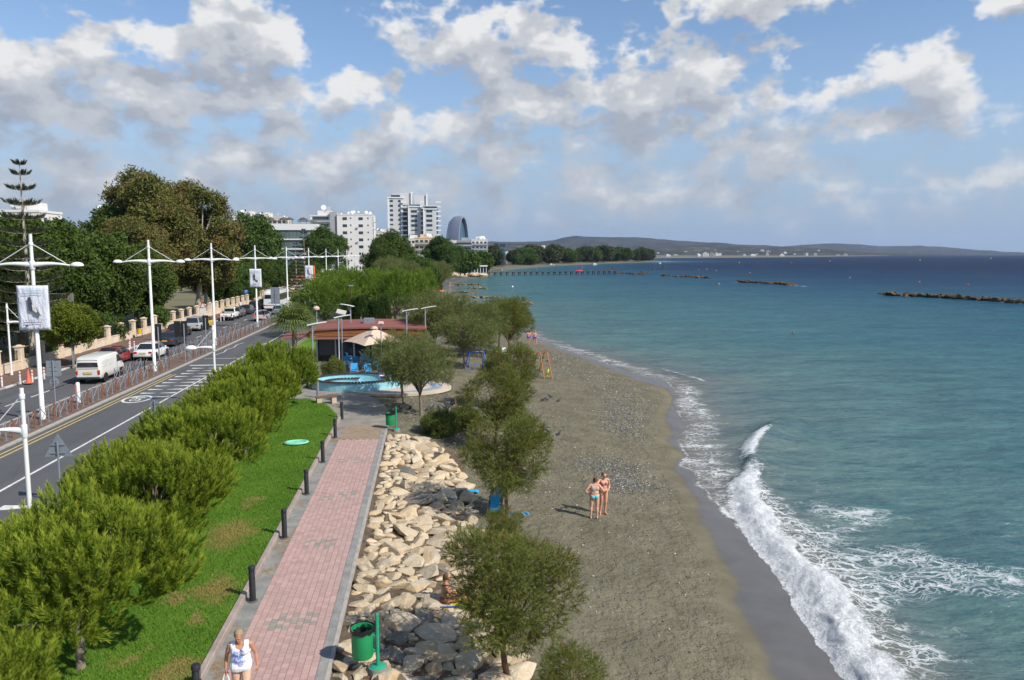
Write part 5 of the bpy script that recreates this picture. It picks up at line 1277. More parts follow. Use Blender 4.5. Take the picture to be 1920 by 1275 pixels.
# ------------------------------------------------------------------ vehicles (rear at -Y, front at +Y)
def paint(name, col, rough=.28):
    if name in MATS: return MATS[name]
    m, nt, out = new_mat(name); co = nt.coord('Object')
    c = nt.mix(nt.rng(nt.noise(co, 1.5, 3), .35, .7, 0, .22), col, tuple(x * .8 for x in col)); sepz = nt.new('ShaderNodeSeparateXYZ'); nt.put(sepz.inputs[0], co)
    dirt = nt.math('MULTIPLY', nt.rng(sepz.outputs[2], .15, .7, .55, 0), nt.rng(nt.noise(co, 6, 4), .35, .65))
    c = nt.mix(dirt, c, (.16, .14, .115))
    principled(nt, out, c, rough, 0, None, .5, Coat_Weight=.5, Coat_Roughness=.08)
    MATS[name] = m; return m
GLASS = mat('car_glass', (.02, .025, .03), .06, .1, spec=.8); RUB = mat('tyre_rubber', (.018, .018, .018), .85); RIM = mat('alloy_rim', (.35, .36, .37), .35, .15, metal=.7)
TAIL = mat('tail_lamp_red', (.42, .02, .015), .25); AMBER = mat('amber_lamp', (.6, .22, .03), .3); HEADL = mat('head_lamp', (.6, .62, .64), .1); PLATE = mat('yellow_number_plate', (.68, .45, .04), .5); PLASTIC = mat('dark_bumper', (.03, .03, .032), .6)
BRAKE, nt, out = new_mat('lit_brake_lamp'); em = nt.new('ShaderNodeEmission'); em.inputs[0].default_value = (1, .05, .03, 1); em.inputs[1].default_value = .9; nt.l.new(em.outputs[0], out.inputs[0])
def section(y, zb, zt, wb, wt):
    h = zt - zb; pts = [(wb * .86, zb), (wb * .97, zb + .07 * h), (wb, zb + .3 * h), (lerp(wb, wt, .6), zb + .68 * h), (wt, zt - .10 * h), (wt * .9, zt - .015 * h), (wt * .5, zt)]
    return [(x, y, z) for x, z in pts] + [(-x, y, z) for x, z in pts[::-1]]
def loft(mb, secs):
    rings = [section(*s) for s in secs]; n = len(rings[0]); vs = [p for r in rings for p in r]
    mb.add(vs, [(i * n + k, i * n + (k + 1) % n, (i + 1) * n + (k + 1) % n, (i + 1) * n + k) for i in range(len(rings) - 1) for k in range(n)] + [tuple(range(n))[::-1], tuple((len(rings) - 1) * n + k for k in range(n))])
    return mb
def pane(t, name, c, ins=.06, m=GLASS, off=.012):
    c = [Vector(p) for p in c]; mid = sum(c, Vector()) / 4; n = (c[1] - c[0]).cross(c[3] - c[0]).normalized()
    q = [p.lerp(mid, ins) for p in c]
    if n.dot(mid - Vector((0, mid.y * .6, .5))) < 0: n = -n
    mb = MB(); mb.add([p + n * off for p in q] + [p - n * .02 for p in q], [(0, 1, 2, 3), (0, 4, 5, 1), (1, 5, 6, 2), (2, 6, 7, 3), (3, 7, 4, 0)]); return mb.build(name, m, t)
_wheel = {}
def wheels(t, W, ys, r=.31, w=.2):
    key = (r, w)
    if key not in _wheel:
        a = MB(); a.lathe([(r * .62, -w / 2), (r * .93, -w / 2), (r, -w * .35), (r, w * .35), (r * .93, w / 2), (r * .62, w / 2), (r * .6, 0)], 20); A = a.mesh('tyre', True); A.materials.append(RUB)
        b = MB(); b.lathe([(0, -w * .40), (r * .2, -w * .42), (r * .6, -w * .34), (r * .63, -w * .46), (r * .63, w * .46), (r * .6, w * .34), (r * .2, w * .42), (0, w * .40)], 16); B = b.mesh('rim', True); B.materials.append(RIM); _wheel[key] = (A, B)
    A, B = _wheel[key]
    for y in ys:
        for s in (-1, 1):
            d = MB(); d.lathe([(0, 0), (r * 1.16, 0), (r * 1.16, .02), (0, .02)], 20, (s * (W / 2 - .10), y, r * 1.02), rx=0); 
            wh = obj('wheel', A, None, t, (s * (W / 2 - w / 2 + .01), y, r), (0, PI / 2, 0)); obj('rim', B, None, wh)
            arch = MB(); arch.lathe([(0, -.02), (r * 1.17, -.02), (r * 1.17, .02), (0, .02)], 20); arch.build('wheel_arch', BLK, t, loc=(s * (W / 2 - .015), y, r * 1.05), rot=(0, PI / 2, 0))
def car(label, loc, col, kind='saloon', rz=0., name='car', braking=False, plate=True, extra=None):
    K = {'saloon': dict(L=4.5, W=1.78, H=1.42, belt=.90, hood=.86, boot=.96, rb=-1.75, rt=-1.05, ft=.45, fb=1.25),
         'hatch': dict(L=4.0, W=1.72, H=1.48, belt=.93, hood=.88, boot=.95, rb=-1.93, rt=-1.62, ft=.35, fb=1.15),
         'suv': dict(L=4.5, W=1.84, H=1.66, belt=1.02, hood=1.0, boot=1.04, rb=-2.12, rt=-1.9, ft=.45, fb=1.2)}[kind]
    L, W, H = K['L'], K['W'], K['H']; b = K['belt']; h2 = L / 2
    t = thing(name, label, 'car', loc, rz); pm = paint(*col)
    B = MB(); loft(B, [(-h2, .38, .78, W / 2 - .14, W / 2 - .2), (-h2 + .05, .26, K['boot'] - .06, W / 2 - .05, W / 2 - .12), (-h2 + .4, .2, K['boot'], W / 2, W / 2 - .07), (-.6, .2, b + .01, W / 2, W / 2 - .06), (.7, .2, b, W / 2, W / 2 - .06), (h2 - .8, .2, K['hood'], W / 2, W / 2 - .1), (h2 - .18, .24, K['hood'] - .14, W / 2 - .05, W / 2 - .15), (h2, .34, .62, W / 2 - .2, W / 2 - .26)])
    B.build('body', pm, t, True)
    wb, wt = W / 2 - .09, W / 2 - .26; rb, rt, ft, fb = K['rb'], K['rt'], K['ft'], K['fb']; z0 = b - .03
    G = MB(); loftv = [(rb, z0, wb), (rt, H, wt), (ft, H, wt), (fb, z0, wb)]
    Bs = [(wb, rb, z0), (wb, fb, z0), (-wb, fb, z0), (-wb, rb, z0)]; Ts = [(wt, rt, H - .02), (wt, ft, H - .03), (-wt, ft, H - .03), (-wt, rt, H - .02)]; C_ = [(wt * .55, rt + .15, H + .02), (wt * .55, ft - .1, H + .02), (-wt * .55, ft - .1, H + .02), (-wt * .55, rt + .15, H + .02)]
    G.add(Bs + Ts + C_, [(0, 1, 5, 4), (1, 2, 6, 5), (2, 3, 7, 6), (3, 0, 4, 7), (4, 5, 9, 8), (5, 6, 10, 9), (6, 7, 11, 10), (7, 4, 8, 11), (8, 9, 10, 11)]); G.build('cabin', pm, t, True)
    pane(t, 'rear_window', [Bs[3], Bs[0], Ts[0], Ts[3]], .10); pane(t, 'windscreen', [Bs[1], Bs[2], Ts[2], Ts[1]], .08)
    for s in (0, 1):
        A_ = [Vector(p) for p in ((Bs[0], Bs[1], Ts[1], Ts[0]) if s == 0 else (Bs[3], Bs[2], Ts[2], Ts[3]))]; f = .47
        m0 = A_[0].lerp(A_[1], f); m1 = A_[3].lerp(A_[2], f)
        pane(t, 'side_window', [A_[0].lerp(A_[1], .06), m0, m1, A_[3]], .09); pane(t, 'side_window', [m0, A_[1], A_[2], m1], .09)
    for s in (-1, 1):
        MB().box((s * (W / 2 - .27), -h2 + .035, .72 if kind != 'hatch' else .80), (.30, .12, .17 if kind != 'hatch' else .26)).build('tail_lamp', BRAKE if braking else TAIL, t, bevel=.03)
        MB().box((s * (W / 2 - .32), h2 - .09, .62), (.36, .14, .13)).build('headlight', HEADL, t, bevel=.03)
        MB().box((s * (W / 2 + .05), .78, b + .04), (.16, .10, .11)).build('mirror', pm, t, bevel=.025)
    if braking: MB().box((0, rt - .08, H - .1), (.4, .04, .04)).build('brake_lamp', BRAKE, t)
    MB().box((0, -h2 - .012, .66 if kind == 'saloon' else .52), (.52, .03, .12)).build('number_plate', PLATE, t)
    MB().box((0, -h2 + .02, .33), (W - .3, .10, .10)).build('rear_bumper', PLASTIC, t, bevel=.02)
    for s in (0, 1): 
        q = MB(); q.box(((W / 2 - .003) * (1 if s else -1), -.05, .62), (.012, .012, .5)); q.build('door_gap', BLK, t)
    wheels(t, W, (-h2 + .82, h2 - .86), .31 if kind != 'suv' else .35)
    if extra: extra(t, L, W, H)
    return t
def rear(px, py, L, xmin=-99): p = at(px, py); return (max(p.x, xmin), p.y + L / 2, .012)
WHITEP = ('white_car_paint', (.78, .78, .76)); BLKP = ('black_car_paint', (.012, .013, .016)); SILV = ('silver_car_paint', (.42, .44, .46)); REDP = ('dark_red_car_paint', (.26, .02, .018)); YELP = ('yellow_car_paint', (.75, .50, .02)); BLUP = ('light_blue_car_paint', (.22, .42, .55)); NAVY = ('navy_car_paint', (.022, .030, .045)); GRYP = ('grey_car_paint', (.10, .105, .11))
car('white saloon car with red tail lamps in the right lane', rear(268, 677, 4.5), WHITEP)
car('dark saloon car ahead of the white saloon', rear(309, 652, 4.5), NAVY)
car('dark red car half hidden ahead of the white van', rear(195, 688, 4.5), REDP)
car('black car cut off by the left edge of the picture', (-27.0, 46.4, .012), BLKP)
car('black hatchback parked behind the silver one near the lamp mast', rear(318, 634, 4.0, -28.2), BLKP, 'hatch')
car('silver car parked at the kerb ahead of the black hatchback', rear(337, 622, 4.5, -28.4), SILV, 'suv')
car('yellow car parked at the kerb', rear(370, 617, 4.0, -28.4), YELP, 'hatch')
car('silver hatchback with its brake lamps lit, in the left lane beyond the crossing', rear(487, 603, 4.0), SILV, 'hatch', braking=True)
car('light blue hatchback behind the coach', rear(520, 591, 4.0, -24.5), BLUP, 'hatch')
car('grey car parked ahead of the white pickup', (-28.3, 118, .012), GRYP, 'hatch')
car('dark blue car parked two ahead of the white pickup', (-28.2, 123.5, .012), NAVY)
car('dark estate car third ahead of the white pickup', (-28.1, 129.5, .012), BLKP, 'suv')
car('black car parked farthest up the road beside the coach', (-28.0, 136, .012), BLKP, 'suv')
car('white car on the road ahead, right of the coach', (-24.3, 142, .012), WHITEP, 'hatch')
car('white car coming towards the camera on the near carriageway', (-18.6, 125, .012), WHITEP, 'saloon', PI)
# white panel van
def van(label, loc):
    t = thing('panel_van', label, 'van', loc); pm = paint('dirty_white_van_paint', (.70, .69, .64), .4); L, W, H = 4.5, 1.70, 1.98; h = L / 2
    B = MB(); loft(B, [(-h, .45, H - .30, W / 2 - .06, W / 2 - .12), (-h + .08, .38, H - .06, W / 2, W / 2 - .08), (-h + .6, .34, H, W / 2, W / 2 - .07), (.9, .34, H, W / 2, W / 2 - .07), (1.25, .34, H - .06, W / 2, W / 2 - .08), (1.95, .34, 1.15, W / 2, W / 2 - .06), (h - .06, .36, .98, W / 2 - .03, W / 2 - .08), (h, .42, .8, W / 2 - .1, W / 2 - .14)]); B.build('body', pm, t, True)
    pane(t, 'rear_window', [(-W / 2 + .10, -h + .0, 1.22), (W / 2 - .10, -h + .0, 1.22), (W / 2 - .16, -h + .03, 1.74), (-W / 2 + .16, -h + .03, 1.74)], .04, off=.02)
    pane(t, 'windscreen', [(-W / 2 + .1, 1.9, 1.2), (W / 2 - .1, 1.9, 1.2), (W / 2 - .16, 1.3, 1.86), (-W / 2 + .16, 1.3, 1.86)], .05, off=.03)
    for s in (-1, 1):
        x = s * (W / 2 - .03); pane(t, 'side_window', [(x, .85, 1.22), (x, 1.75, 1.22), (x - s * .05, 1.28, 1.72), (x - s * .05, .85, 1.76)], .05, off=.03)
        for j in (-1.35, -.35): MB().box((s * (W / 2 - .012), j, 1.42), (.03, .88, .5)).build('side_panel', pm, t, bevel=.02)
        MB().box((s * (W / 2 - .10), -h + .0, .86), (.15, .08, .34)).build('tail_lamp', TAIL, t, bevel=.02); MB().box((s * (W / 2 - .10), -h - .002, .99), (.13, .09, .09)).build('indicator', AMBER, t)
        MB().box((s * (W / 2 + .1), 1.55, 1.28), (.12, .08, .2)).build('mirror', PLASTIC, t, bevel=.02)
        MB().box((s * (W / 2 - .003), .80, 1.0), (.012, .015, 1.1)).build('door_gap', BLK, t)
    MB().box((0, -h - .03, .45), (W - .06, .16, .16)).build('rear_bumper', PLASTIC, t, bevel=.03); MB().box((0, -h - .015, .82), (.62, .03, .17)).build('plate_recess', mat('worn_panel', (.42, .40, .36), .6), t); MB().box((0, -h - .04, .80), (.50, .02, .12)).build('number_plate', PLATE, t)
    MB().box((0, -h + .01, 1.12), (W - .25, .05, .025)).build('door_gap', BLK, t)
    wheels(t, W, (-h + .95, h - .75), .33)
van('white panel van seen from behind in the right lane, nearest vehicle to the median', rear(166, 721, 4.5))
# pickup
t = thing('pickup_truck', 'white pickup truck parked at the kerb', 'pickup', (-28.1, 112.5, .012)); pm = paint(*WHITEP)
B = MB(); loft(B, [(-2.45, .5, .98, .84, .8), (-2.38, .45, 1.06, .88, .84), (.0, .42, 1.06, .88, .84), (1.2, .42, 1.06, .88, .82), (2.3, .42, 1.0, .86, .74), (2.45, .5, .8, .74, .66)]); B.build('body', pm, t, True)
B = MB(); loft(B, [(-.35, 1.0, 1.2, .8, .74), (-.25, 1.0, 1.72, .8, .64), (.75, 1.0, 1.74, .8, .64), (1.35, 1.0, 1.08, .8, .76)]); B.build('cabin', pm, t, True)
pane(t, 'rear_window', [(-.66, -.33, 1.14), (.66, -.33, 1.14), (.58, -.27, 1.62), (-.58, -.27, 1.62)], .03, off=.03)
MB().box((0, -1.45, 1.04), (1.5, 1.8, .04)).build('load_bed', PLASTIC, t)
for s in (-1, 1):
    MB().box((s * .8, -2.42, .85), (.16, .1, .28)).build('tail_lamp', TAIL, t); MB().tube([(s * .7, -.42, 1.05), (s * .6, -.42, 1.75)], .03, 6).build('roll_bar', PLASTIC, t); MB().box((s * .98, .95, 1.18), (.16, .1, .16)).build('mirror', PLASTIC, t)
    pane(t, 'side_window', [(s * .79, -.2, 1.15), (s * .79, 1.1, 1.15), (s * .66, .7, 1.62), (s * .66, -.2, 1.62)], .05, off=.03)
MB().box((0, -2.5, .55), (1.6, .12, .14)).build('rear_bumper', PLASTIC, t); MB().box((0, -2.47, .78), (.5, .03, .12)).build('number_plate', PLATE, t); wheels(t, 1.76, (-1.5, 1.55), .36, .24)
# coach
t = thing('coach', 'white coach seen from behind with a blue and yellow swoosh', 'bus', (-25.55, 134, .012)); pm = paint(*WHITEP); L = 11.5; h = L / 2
B = MB(); loft(B, [(-h, .5, 3.0, 1.15, 1.0), (-h + .12, .42, 3.2, 1.25, 1.1), (-h + .8, .4, 3.28, 1.25, 1.1), (h - .8, .4, 3.28, 1.25, 1.1), (h, .45, 2.9, 1.15, 1.0)]); B.build('body', pm, t, True)
MB().box((0, -h + 2.6, 3.36), (1.7, 3.0, .2)).build('roof_unit', pm, t, bevel=.06)
pane(t, 'rear_window', [(-1.0, -h - .0, 2.05), (1.0, -h - .0, 2.05), (.95, -h + .05, 2.85), (-.95, -h + .05, 2.85)], .03, off=.04)
for s in (-1, 1):
    for j in range(6): pane(t, 'side_window', [(s * 1.2, -h + .5 + j * 1.75, 1.75), (s * 1.2, -h + 2.15 + j * 1.75, 1.75), (s * 1.13, -h + 2.15 + j * 1.75, 2.8), (s * 1.13, -h + .5 + j * 1.75, 2.8)], .03, off=.06)
    MB().box((s * 1.05, -h + .0, .98), (.2, .08, .2)).build('tail_lamp', TAIL, t); MB().box((s * 1.08, -h + .03, 2.95), (.16, .06, .08)).build('marker_lamp', TAIL, t)
    MB().tube([(s * 1.0, h - .1, 2.9), (s * 1.35, h + .25, 2.7)], .04, 6).build('mirror_arm', BLK, t); MB().box((s * 1.35, h + .25, 2.45), (.16, .12, .5)).build('mirror', BLK, t)
MB().box((0, -h - .015, .98), (1.9, .04, .08)).build('red_stripe', TAIL, t)
sw = MB(); n = 12
sw.add([(lerp(-.5, .75, i / n), -h - .03, 1.32 + .45 * (i / n - .4) ** 2 - .0 + dz * math.sin(PI * i / n)) for dz in (0, .16) for i in range(n + 1)], [(i, i + 1, n + 2 + i, n + 1 + i) for i in range(n)]); sw.build('swoosh', mat('coach_blue', (.05, .40, .65)), t)
sw = MB(); sw.add([(lerp(.1, .8, i / n), -h - .034, 1.5 + .35 * (i / n) ** 2 + dz * math.sin(PI * i / n)) for dz in (0, .10) for i in range(n + 1)], [(i, i + 1, n + 2 + i, n + 1 + i) for i in range(n)]); sw.build('swoosh', mat('coach_yellow', (.75, .55, .05)), t)
MB().lathe([(0, 0), (.34, 0), (.34, .01), (0, .01)], 18, (1.262, -h + .9, 1.45)).build('side_emblem', mat('coach_blue', (.05, .4, .65)), t, rot=None)
wheels(t, 2.5, (-h + 2.6, h - 2.4), .5, .3)
t = thing('box_truck', 'white box truck beyond the coach, beside a lamp mast', 'truck', (-24.4, 160, .012)); B = MB(); B.box((0, -.6, 2.05), (2.3, 4.8, 2.5)); B.build('box', paint(*WHITEP), t, bevel=.04); B = MB(); loft(B, [(1.85, .5, 2.1, 1.0, .95), (3.2, .5, 2.1, 1.0, .9), (3.7, .5, 1.3, 1.0, .9)]); B.build('cab', paint(*WHITEP), t, True); MB().box((0, .2, .6), (1.0, 6, .2)).build('chassis', BLK, t); wheels(t, 2.2, (-1.6, 2.6), .42, .26)
# ------------------------------------------------------------------ buildings
PLASTER = mat('white_render', (.66, .62, .58), .85, .08, .12, col2=(.70, .68, .65)); PEACH = mat('peach_render', (.66, .48, .31), .85, .08, .2); CREAMB = mat('cream_render', (.62, .56, .48), .85, .1, .2); GREYB2 = mat('grey_render', (.34, .34, .35), .8, .1, .2)
WGLASS = mat('window_glass', (.035, .05, .06), .08, .2, 1, spec=.7); GGLASS = mat('green_curtain_glass', (.10, .14, .14), .12, .15, .6, spec=.6); BLUEG = mat('blue_glass', (.06, .12, .17), .08, .2, .4, spec=.7); DGLASS = mat('dark_glass', (.03, .04, .055), .1, .2, .4, spec=.7)
SHELL = mat('silver_shell', (.36, .38, .44), .45, .08, .3, metal=.5); TILE = mat('terracotta_tile', (.45, .16, .08), .8, .2, 2)
_win = {}
def win_mesh(w, h, sill=True):
    k = (round(w, 2), round(h, 2))
    if k not in _win:
        a = MB(); a.box((0, .03, 0), (w, .12, h)); A = a.mesh('window'); A.materials.append(WGLASS); _win[k] = A
    return _win[k]
def facade(t, origin, ux, W, H, cols, floors, w=1.5, h=1.4, z0=1.6, fh=3.2, m=None, name='window', skip=None, off=.03, x0=None, gap=None):
    "row and column grid of windows on a wall; ux is the wall direction, outward is to the right of it"
    ux = Vector(ux).normalized(); n = Vector((ux.y, -ux.x, 0)); rz = math.atan2(ux.y, ux.x)
    me = win_mesh(w, h); 
    if m is not None: me = me.copy(); me.materials.clear(); me.materials.append(m)
    for f in range(floors):
        for c in range(cols):
            if skip and skip(f, c): continue
            u = (c + .5) * W / cols if x0 is None else x0 + c * gap
            o = obj(name, me, None, t, Vector(origin) + ux * u + n * off + Vector((0, 0, z0 + f * fh)), (0, 0, rz))
def block(t, x0, x1, y0, y1, z0, z1, m, name='wall', bevel=0): return MB().box(((x0 + x1) / 2, (y0 + y1) / 2, (z0 + z1) / 2), (x1 - x0, y1 - y0, z1 - z0)).build(name, m, t, bevel=bevel)
def dish(t, loc, r=.7, rz=0.):
    d = MB(); d.lathe([(0, 0), (r * .5, r * .08), (r, r * .3)], 14, loc, rx=-.9 + 2.2, rz=rz); d.build('satellite_dish', mat('dish_white', (.62, .62, .60), .5), t)
    MB().tube([(loc[0], loc[1], loc[2] - r * 1.1), loc], .06, 5).build('dish_stand', GREYM, t)
def tank(t, loc):
    MB().lathe([(.45, 0), (.45, .8), (.4, .9), (0, .95)], 12, loc).build('water_tank', mat('dish_white', (.62, .62, .60), .5), t, True)
def bpos(px, y): b = aty(px, 500, y); return b.x
def zz(py, y): return aty(800, py, y).z
RB = random.Random(5)
# white apartment block
def apartment():
    y = 352; x0, x1, xm = bpos(583, y), bpos(700, y), bpos(634, y); t = thing('apartment_block', 'white apartment block with stacked balconies and rooftop dishes', 'building', (x0, y, 0)); W = x1 - x0; a = xm - x0
    top = zz(404, y); tl = zz(406, y)
    block(t, 0, a, 2, 20, 0, tl, PLASTER); block(t, a + .0, W, 0, 20, 0, top, PLASTER); block(t, a - 3.2, a, .8, 6, 0, top + 1.5, GREYB2, 'stair_shaft')
    block(t, a - 9, a - 3, 4, 10, tl, tl + 2.6, PLASTER, 'roof_room'); block(t, -.15, a, 1.85, 20, tl, tl + .5, PLASTER, 'parapet'); block(t, a, W + .1, -.1, 20, top, top + .4, PLASTER, 'parapet')
    fl = int(top / 3.12)
    facade(t, (a, 0, 0), (1, 0, 0), W - a, top, 2, fl, 1.9, 1.25, top - fl * 3.12 + 1.55, 3.12, x0=3.4, gap=7.0); facade(t, (a, 0, 0), (1, 0, 0), W - a, top, 2, fl, .55, .7, top - fl * 3.12 + 1.75, 3.12, x0=6.0, gap=7.6)
    for f in range(fl):
        z = top - (f + 1) * 3.12 + .1
        block(t, .3, a - 3.2, .6, 2.0, z, z + .18, PLASTER, 'balcony_slab'); b = MB(); b.box(((.3 + a - 3.2) / 2, .62, z + .55), (a - 3.5, .05, .8)); b.build('balcony_rail', mat('rail_glass', (.22, .26, .28), .3), t); block(t, 1, a - 4, 1.93, 1.98, z + .3, z + 2.3, WGLASS, 'balcony_door')
        bs = MB(); bs.box((W + .8, 3.5, z), (1.7, 5.5, .18)); bs.build('balcony_slab', PLASTER, t); bs = MB(); bs.box((W + 1.6, 3.5, z + .5), (.06, 5.5, .85)); bs.build('balcony_rail', mat('rail_glass', (.22, .26, .28)), t); block(t, W, W + .06, 1.5, 5.5, z + .3, z + 2.4, WGLASS, 'balcony_door')
    for i in range(9): dish(t, (RB.uniform(a - 8, W - 1), RB.uniform(1.5, 8), top + RB.uniform(1.0, 1.6)), RB.uniform(.4, .75), RB.uniform(-1, 1))
    dish(t, (a - 6.5, 6, tl + 4.0), 1.2, .3); dish(t, (a - 4, 6, tl + 3.6), 1.1, -.5)
    for i in range(5): tank(t, (RB.uniform(1, W - 1), RB.uniform(3, 9), top + .2))
    for i in range(6): MB().box((a + RB.choice([2.0, 8.8]), -.3, 4 + i * 3.4 + RB.uniform(-.5, .5)), (.9, .45, .6)).build('air_conditioner', mat('grey_unit', (.4, .41, .42), .5), t)
    MB().tube([(a - 5, 7, tl + 2.6), (a - 5, 7, tl + 10)], .06, 5).build('mast', GREYM, t)
apartment()
# glass hotel with slanting ends
def hotel():
    y = 292; x0, x1 = bpos(488, y), bpos(597, y); t = thing('glass_hotel', 'grey glass hotel with slanted ends and a white top band', 'building', (x0, y, 0)); W = x1 - x0; top = zz(422, y); fh = 3.55; b0 = 3.2
    sl = MB(); sl.add([(5.5, 0, 1), (W - 3.5, 0, 1), (W, 0, top - 2), (0, 0, top - 2), (5.5, 16, 1), (W - 3.5, 16, 1), (W, 16, top - 2), (0, 16, top - 2)], [(0, 1, 2, 3), (4, 7, 6, 5), (0, 4, 5, 1), (1, 5, 6, 2), (2, 6, 7, 3), (3, 7, 4, 0)]); sl.build('wall', GREYB2, t)
    block(t, 1.4, W + .2, -.6, 16, top - 2, top + .2, mat('white_band', (.70, .69, .66), .7, .05), 'top_band')
    k = 0; z = top - 2
    while z - fh > 1:
        f = (z - 1) / (top - 3); l = lerp(5.5, 0, f) + 1.0; r = lerp(W - 3.5, W, f) - 3.2; l2 = lerp(5.5, 0, (z - fh - 1) / (top - 3)) + 1.2; r2 = lerp(W - 3.5, W, (z - fh - 1) / (top - 3)) - 3.2
        n = 12
        for i in range(n):
            a, b = lerp(l, r, i / n), lerp(l, r, (i + 1) / n); c, d = lerp(l2, r2, i / n), lerp(l2, r2, (i + 1) / n)
            p = MB(); p.add([(c + .05, -.12, z - fh + .45), (d - .05, -.12, z - fh + .45), (b - .05, -.12, z - .1), (a + .05, -.12, z - .1), (c + .05, .1, z - fh + .45), (d - .05, .1, z - fh + .45), (b - .05, .1, z - .1), (a + .05, .1, z - .1)], [(0, 1, 2, 3), (0, 4, 5, 1), (1, 5, 6, 2), (2, 6, 7, 3), (3, 7, 4, 0)]); p.build('pane', GGLASS if (i * 7 + k * 3) % 11 else BLUEG, t)
        block(t, l2 - .4, r2 + 1.6, -.7, 1, z - fh - .05, z - fh + .4, mat('white_band', (.7, .69, .66)), 'floor_band'); z -= fh; k += 1
    THA = mat('thatch', (.10, .075, .06), .95, .3, 3)
    for i, u in enumerate((.12, .36, .46, .70)):
        cx = lerp(0, W, u) + .5; MB().lathe([(1.9, 0), (1.2, .55), (.12, 1.0), (0, 1.02)], 12, (cx, 5, top + 1.9)).build('thatched_canopy', THA, t); 
        for dx in (-1.1, 1.1): MB().tube([(cx + dx, 5, top), (cx + dx, 5, top + 2.0)], .07, 5).build('canopy_post', THA, t)
    for (a, b) in ((.02, .33), (.62, .93)): block(t, a * W + .5, b * W + .5, 1, 6, top + 1.35, top + 1.5, THA, 'pergola'); 
    for u in (.05, .18, .3, .64, .78, .9): MB().tube([(u * W + .5, 1.3, top), (u * W + .5, 1.3, top + 1.4)], .07, 5).build('pergola_post', THA, t)
hotel()
# tower
def tower():
    y = 560; X = lambda px: bpos(px, y) - bpos(730, y); t = thing('high_rise_tower', 'tall white apartment tower of three joined slabs', 'building', (bpos(730, y), y, 0)); Z = lambda py: zz(py, y)
    G = mat('tower_grey', (.56, .55, .545), .8, .06, .1); Wt = mat('tower_white', (.74, .74, .74), .75, .05, .1)
    for (a, b, py, dy, nm) in ((730, 757, 372, 0, 'slab'), (768, 791, 389, -4, 'slab'), (796, 819, 394, -8, 'slab')):
        block(t, X(a), X(b), dy, dy + 16, 0, Z(py), G, nm); block(t, X(a) - .5, X(a) + .4, dy - .4, dy + 6, 0, Z(py) + .3, Wt, 'white_fin'); block(t, X(a) - .5, X(b) + .6, dy - .5, dy + 16, Z(py), Z(py) + .8, Wt, 'cornice')
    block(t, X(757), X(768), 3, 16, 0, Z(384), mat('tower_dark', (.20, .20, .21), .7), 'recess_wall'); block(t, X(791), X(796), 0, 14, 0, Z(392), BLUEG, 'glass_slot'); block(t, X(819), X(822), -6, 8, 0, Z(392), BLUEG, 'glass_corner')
    block(t, X(737), X(775), 6, 16, 0, Z(361), G, 'core'); block(t, X(775) - 1.2, X(775), 5, 16, Z(384), Z(359), Wt, 'white_fin'); block(t, X(778), X(803), 5, 14, 0, Z(365), G, 'core'); block(t, X(803) - 1, X(803), 4, 14, Z(392), Z(363), Wt, 'white_fin')
    block(t, X(735), X(752), 1, 9, Z(371), Z(366), DGLASS, 'penthouse_glass'); block(t, X(770), X(789), -3, 4, Z(389), Z(384), BLUEG, 'penthouse_glass'); block(t, X(798), X(820), -7, 2, Z(394), Z(388), BLUEG, 'penthouse_glass'); block(t, X(796), X(822), -8, 3, Z(388), Z(387), Wt, 'canopy')
    fh = 3.3; top = Z(372); n = int(top / fh)
    for f in range(n):
        z = top - 2.0 - f * fh
        if z < 6: break
        for (px, w, dy) in ((733, 2.2, 0), (748.5, 1.7, 0)): obj('window', win_mesh(w, 1.5 if f < 5 else .9), None, t, (X(px) + w / 2, dy - .1, z))
        if z < Z(389): obj('window', win_mesh(4.2, 1.7 if f < 6 else .8), None, t, (X(778), -4.1, z - .8))
        if z < Z(394): obj('window', win_mesh(4.2, 1.7 if f < 6 else .8), None, t, (X(806), -8.1, z - .8))
        for (px, dy, wd) in ((759, .5, 4.2), (793, -4, 3.0), (823, -5, 3.6)): MB().box((X(px), dy, z - .9), (wd, 3, .9 if f % 1 == 0 else .4)).build('balcony', Wt, t)
tower()
